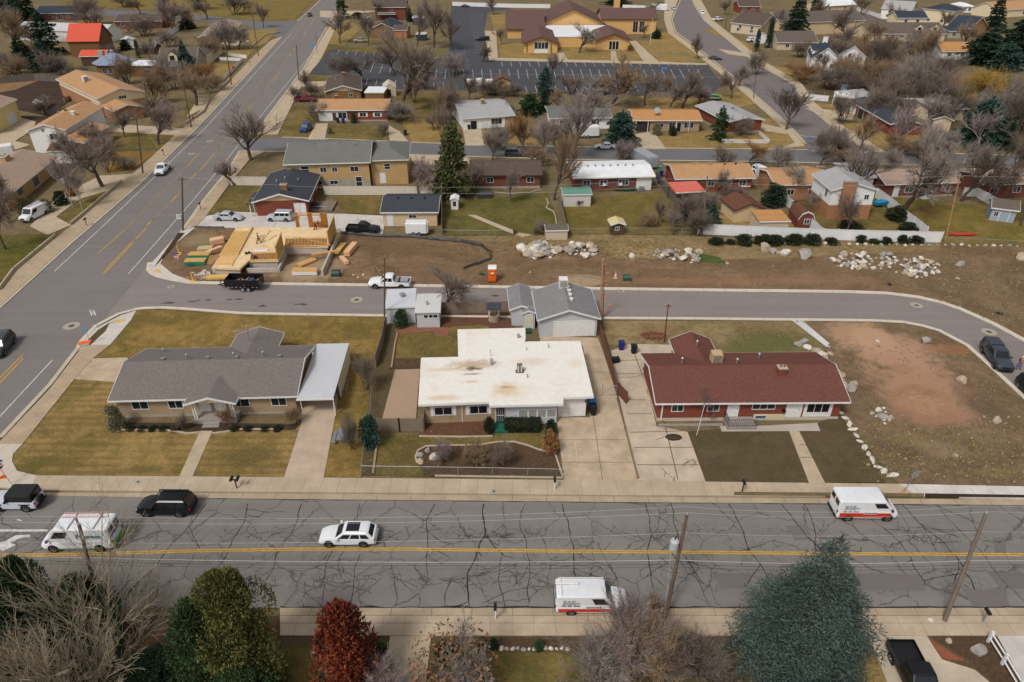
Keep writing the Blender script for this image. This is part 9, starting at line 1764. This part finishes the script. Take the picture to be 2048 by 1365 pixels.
def shw(a,b,z,h):
 p,q=Vector(lc(*K(*a),z)),Vector(lc(*K(*b),z)); d=q-p; L=d.length; M=Matrix.Translation((p.x,p.y,z))@Matrix.Rotation(math.atan2(d.y,d.x),4,'Z'); mb=MB(); mb.box(0,-.02,0,L,0,h,M); mb.build('wall_sheathing',WD2,t); mb=MB(); mb.box(0,-.12,h,L,.02,h+.08,M); n=int(L/.5)
 for k in range(n+1): x=min(L*k/n,L-.05); mb.box(x,.002,0,x+.05,.11,h,M)
 mb.build('stud_wall',WD1,t)
shw((1665,505),(1735,330),zd-.2,2.6); shw((1110,655),(1170,500),zd,2.3)
fr=thing('aluminium_ladder','short aluminium ladder leaning on the concrete foundation of the framed house','ladder',P(*K(1245,595),.1));
for sx in (-.22,.22): mb=MB(); mb.tube([(sx,0,0),(sx,.35,1.5)],.035,4); mb.build('rail',ALU,fr)
mb=MB()
for k in range(5): mb.tube([(-.22,.06*k+.04,.25*k+.2),(.22,.06*k+.04,.25*k+.2)],.02,4)
mb.build('rungs',ALU,fr)
def stack(label,px,py,rz,L,W,h,m,layers=5,nm='lumber_stack',wrap=None,z=.05,cat='lumber'):
 p=P(px,py,z); t=thing(nm,label,cat,p,rz); r=random.Random(int(px)); mb=MB()
 for k in range(layers):
  n=max(2,int(W/.3));
  for j in range(n):
   e=r.uniform(-.08,.08); y=-W/2+j*W/n; mb.box(-L/2+e,y+.006,.1+k*h/layers,L/2+e,y+W/n-.006,.1+(k+1)*h/layers-.012)
 mb.build('boards',m,t); mb=MB()
 for x in (-L*.35,L*.35): mb.box(x-.06,-W/2,0,x+.06,W/2,.1)
 mb.build('bearer',WD3,t)
 if wrap: mb=MB(); mb.box(-L/2-.03,-W/2-.03,.1,L/2+.03,W/2+.03,.1+h*.8); mb.build('wrap',wrap,t)
 return t
TEAL=plain('green_wrap',s(32,128,104),.5)
pk=plain('pinkish_lumber',s(222,176,136),.8,.1,0,.12,2)
stack('bundle of pinkish planks at the top left of the framed house',*K(460,470),.5,2.0,1.3,.8,pk); stack('green-wrapped board stack nearest the site corner',*K(230,690),.05,3.0,1.3,.6,WD2,wrap=TEAL); stack('green-wrapped board stack behind the nearest one',*K(275,625),.02,3.2,1.3,.7,WD2,wrap=TEAL); stack('plain board stack behind the green-wrapped ones',*K(330,550),.15,2.2,1.4,.5,plain('osb_grey',s(186,168,126),.85)); stack('tilted beam bundle with black strap beside the framed house',*K(430,570),.95,2.6,.7,.6,pk)
stack('upright-lying plank pile right of the framed house, thinnest boards',*K(1775,540),1.45,4.0,.9,.3,plain('yellow_board',s(214,174,96),.8),2); stack('thick pinkish beam stack farthest right of the framed house',*K(1898,560),1.42,3.8,.9,.75,pk); stack('small beam bundle at the lower right of the framed house',*K(1825,670),-1.0,2.4,.6,.5,pk,3); stack('long thin boards lying beside the plank pile',*K(1712,590),1.4,3.6,.3,.2,WD1,2)
stack('loose boards on the kerb behind the dump trailer',*K(460,850),.05,3.2,1.0,.35,plain('yellow_board',s(214,174,96),.8),3); stack('white-wrapped board pile at the front of the framed house',*K(1410,800),.0,3.6,1.2,.7,WD1,wrap=plain('white_wrap',s(214,212,208),.4)); stack('short boards lying before the foundation wall',*K(1420,690),.9,3.0,1.2,.3,WD1,2); stack('boards leaning across the right foundation wall',*K(1620,580),.35,4.0,.5,.2,WD1,2,z=.9)
r=random.Random(21); t=thing('debris_heap','heap of white wrapping and wood scraps at the site kerb','debris',P(*K(285,835),.06)); mb=MB()
for k in range(60):
 p=Vector((r.gauss(0,.75),r.gauss(0,.5),abs(r.gauss(.25,.2)))); mb.poly([p,p+Vector((r.gauss(.2,.2),r.gauss(0,.2),r.gauss(0,.15))),p+Vector((r.gauss(.2,.2),r.gauss(.3,.2),r.gauss(0,.15))),p+Vector((r.gauss(-.1,.2),r.gauss(.3,.2),r.gauss(0,.15)))])
mb.build('wrapping',plain('scrap_white',s(206,200,192),.7),t); mb=MB()
for k in range(26): p=Vector((r.gauss(0,.9),r.gauss(0,.5),.15+r.random()*.4)); mb.tube([p,p+Vector((r.gauss(0,.7),r.gauss(0,.4),r.gauss(0,.2)))],.04,4)
mb.build('wood_scraps',WD1,t)
for (x,y,l) in ((195,855,'upright yellow batten left of the debris heap'),(45,560,'upright yellow batten behind the stop sign')): t=thing('batten',l,'timber',P(*K(x,y+25),.05)); mb=MB(); mb.box(-.06,-.03,0,.06,.03,1.5); mb.box(-.3,-.5,0,.3,.5,.06); mb.build('board',plain('yellow_board2',s(218,176,84),.8),t)
for i in range(5): t=thing('plank','plank leaning on the left side of the framed house','timber',P(*K(345+i*14,700-i*2),.05),group='planks leaning on the framed house'); mb=MB(); mb.tube([(0,0,0),(.7+.1*i,.5,1.35)],.07,4); mb.build('board',WD1,t)
# ---------- people
SKIN=plain('skin',s(190,140,112),.6,.3,0,.05)
def person(label,px,py,z,rz,J,shirt,trousers,hairm,hat=False,h=1.75,loc=None):
 """J: joint positions in metres for a 1.75 m figure"""
 p=loc or P(px,py,z); t=thing('person',label,'person',p,rz)
 def skin(name,vs,es,rs,m,root=0,sub=1):
  me=bpy.data.meshes.new(name); me.from_pydata([tuple(v) for v in vs],es,[]); me.materials.append(m); o=link(name,me,t); md=o.modifiers.new('s','SKIN'); md.use_smooth_shade=True
  for i,q in enumerate(me.skin_vertices[0].data): q.radius=(rs[i],rs[i]) if not isinstance(rs[i],tuple) else rs[i]; q.use_root=(i==root)
  sb=o.modifiers.new('b','SUBSURF'); sb.levels=sub; sb.render_levels=sub; return o
 pe,ch,nk,hd=J['pel'],J['chest'],J['neck'],J['head']; V=[pe,ch,nk,hd,Vector(hd)+Vector((0,0,.1))]; E=[(0,1),(1,2),(2,3),(3,4)]; Rr=[.12,.145,.055,.085,.06]
 VS=[pe,ch]; ES=[(0,1)]; RS_=[.135,.165]; VT=[pe]; ET=[]; RT=[.14]
 for sg,sd in ((1,'l'),(-1,'r')):
  hip=Vector(pe)+Vector((0,sg*.1,-.06)); kn,an=J['kn'+sd],J['an'+sd]; i=len(V); V+=[hip,kn,an,Vector(an)+Vector((.16,0,-.05))]; E+=[(0,i),(i,i+1),(i+1,i+2),(i+2,i+3)]; Rr+=[.085,.058,.042,.035]
  j=len(VT); VT+=[hip,kn,an]; ET+=[(0,j),(j,j+1),(j+1,j+2)]; RT+=[.1,.075,.065]
  sh=Vector(J['neck'])+Vector((-.01,sg*.18,-.09)); el,wr=J['el'+sd],J['wr'+sd]; i=len(V); V+=[sh,el,wr]; E+=[(1,i),(i,i+1),(i+1,i+2)]; Rr+=[.055,.042,.03]
  j=len(VS); VS+=[sh,el,Vector(el).lerp(Vector(wr),.8)]; ES+=[(1,j),(j,j+1),(j+1,j+2)]; RS_+=[.075,.058,.045]
  dv=(Vector(wr)-Vector(el)).normalized(); sdv=dv.cross(Vector((0,1,0)));  sdv=sdv.normalized() if sdv.length>.1 else Vector((0,1,0)); w0=i+2
  pm=len(V); V.append(Vector(wr)+dv*.07); E.append((w0,pm)); Rr.append(.026)
  for f in range(4): q=len(V); V+=[Vector(wr)+dv*.1+sdv*(f-1.5)*.02,Vector(wr)+dv*(.15+.012*(1.5-abs(f-1.5)))+sdv*(f-1.5)*.022]; E+=[(pm,q),(q,q+1)]; Rr+=[.011,.009]
  q=len(V); V+=[Vector(wr)+dv*.08+sdv*.055]; E+=[(w0,q)]; Rr+=[.012]
 skin('body',V,E,Rr,SKIN); skin('shirt',VS,ES,RS_,shirt); skin('trousers',VT,ET,RT,trousers)
 for sg,sd in ((1,'l'),(-1,'r')): a=Vector(J['an'+sd]); mb=MB(); mb.box(a.x-.09,a.y-.05,a.z-.09,a.x+.2,a.y+.05,a.z+.0); mb.build('shoe',BLK,t)
 bm=bmesh.new(); bmesh.ops.create_uvsphere(bm,u_segments=10,v_segments=7,radius=.115); me=bpy.data.meshes.new('hair');
 for v in bm.verts: v.co+=Vector(hd)+Vector((-.02,0,.06)); v.co.z=max(v.co.z,hd[2]+.03)
 bm.to_mesh(me); bm.free(); me.materials.append(hairm); link('hat' if hat else 'hair',me,t)
 f=MB();
 for sg in (-1,1): f.box(hd[0]+.075,sg*.035-.012,hd[2]+.02,hd[0]+.092,sg*.035+.012,hd[2]+.035)
 f.build('eyes',BLK,t); f=MB(); f.exx([(-.012,hd[2]-.02),(.012,hd[2]-.02),(0,hd[2]+.02)],hd[0]+.08,hd[0]+.105); f.build('nose',SKIN,t)
 return t
STAND=dict(pel=(0,0,.95),chest=(.02,0,1.28),neck=(.02,0,1.5),head=(.04,0,1.6),knl=(.06,.1,.5),anl=(0,.11,.1),knr=(.0,-.1,.5),anr=(-.06,-.11,.1),ell=(-.03,.27,1.15),wrl=(.1,.26,.93),elr=(-.02,-.27,1.15),wrr=(.12,-.24,.95))
WALK=dict(STAND,knl=(.22,.1,.52),anl=(.24,.1,.1),knr=(-.06,-.1,.5),anr=(-.36,-.1,.14),ell=(-.15,.26,1.17),wrl=(.0,.27,.95),elr=(.12,-.26,1.17),wrr=(.3,-.22,1.05))
BEND=dict(STAND,chest=(.22,0,1.2),neck=(.38,0,1.34),head=(.48,0,1.38),knl=(.2,.12,.52),anl=(.05,.14,.1),knr=(-.1,-.12,.5),anr=(-.35,-.13,.12),ell=(.42,.26,1.05),wrl=(.6,.2,.85),elr=(.42,-.26,1.05),wrr=(.6,-.2,.85))
KNEEL=dict(STAND,pel=(-.05,0,.42),chest=(.25,0,.62),neck=(.44,0,.72),head=(.54,0,.74),knl=(.32,.12,.32),anl=(.1,.13,.1),knr=(.25,-.12,.09),anr=(-.22,-.12,.1),ell=(.45,.25,.42),wrl=(.62,.2,.2),elr=(.45,-.25,.42),wrr=(.62,-.2,.2))
GREYS=plain('shirt_olive_grey',s(128,120,100),.9); DRK=plain('clothes_dark',s(52,52,56),.9); KHK=plain('trousers_khaki',s(112,96,76),.9); MRN=plain('jacket_maroon',s(84,40,42),.9); JNS=plain('jeans_lilac',s(110,104,150),.9); HR=plain('hair_dark',s(34,28,24),.9); HW=plain('hat_white',s(214,206,196),.8)
person('worker in grey shirt and khaki trousers walking on the plywood deck',*K(905,470),zd,.2,WALK,GREYS,KHK,HR); person('worker in dark clothes bending forward by the rear stud wall',*K(1520,322),zd,.3,BEND,DRK,DRK,HR); person('worker in black crouching at the front edge of the plywood deck',*K(868,635),zd,2.9,KNEEL,DRK,DRK,HR); person('second worker in dark clothes kneeling at the rear right corner of the deck',*K(1635,300),zd,2.6,KNEEL,DRK,plain('jeans_blue',s(70,80,104),.9),HR)
J=dict(STAND,ell=(.05,.3,1.2),wrl=(.22,.1,1.15),elr=(.05,-.3,1.2),wrr=(.22,-.1,1.15),anl=(0,.2,.1),anr=(0,-.2,.1),knl=(.03,.14,.5),knr=(.03,-.14,.5)); person('person in maroon jacket, lilac jeans and pale cap standing on the new street bend',2036,738,.02,-1.8,J,MRN,JNS,HW,True)
for (x,y,l) in ((770,585,'left of two black tool bags on the plywood deck'),(800,578,'right of two black tool bags on the plywood deck')): t=thing('tool_bag',l,'bag',P(*K(x,y),zd)); mb=MB(); mb.lathe([(.2,0),(.24,.18),(.12,.3)],8); mb.build('bag_body',BLK,t); mb=MB(); mb.tube([(-.12,0,.28),(0,0,.42),(.12,0,.28)],.02,4); mb.build('handle',BLK,t)
t=thing('wrapped_sheet','white sheet lying on the plywood deck','sheet',P(*K(925,542),zd)); mb=MB(); mb.exx([(-.3,0),(.3,0),(.25,.12),(-.25,.1)],-1.1,1.1); mb.build('wrapping',plain('lilac_white',s(214,208,222),.6),t); mb=MB(); mb.box(-1.0,-.1,.1,.6,.1,.13); mb.build('sheet_fold',plain('lilac_white2',s(196,190,206),.6),t)
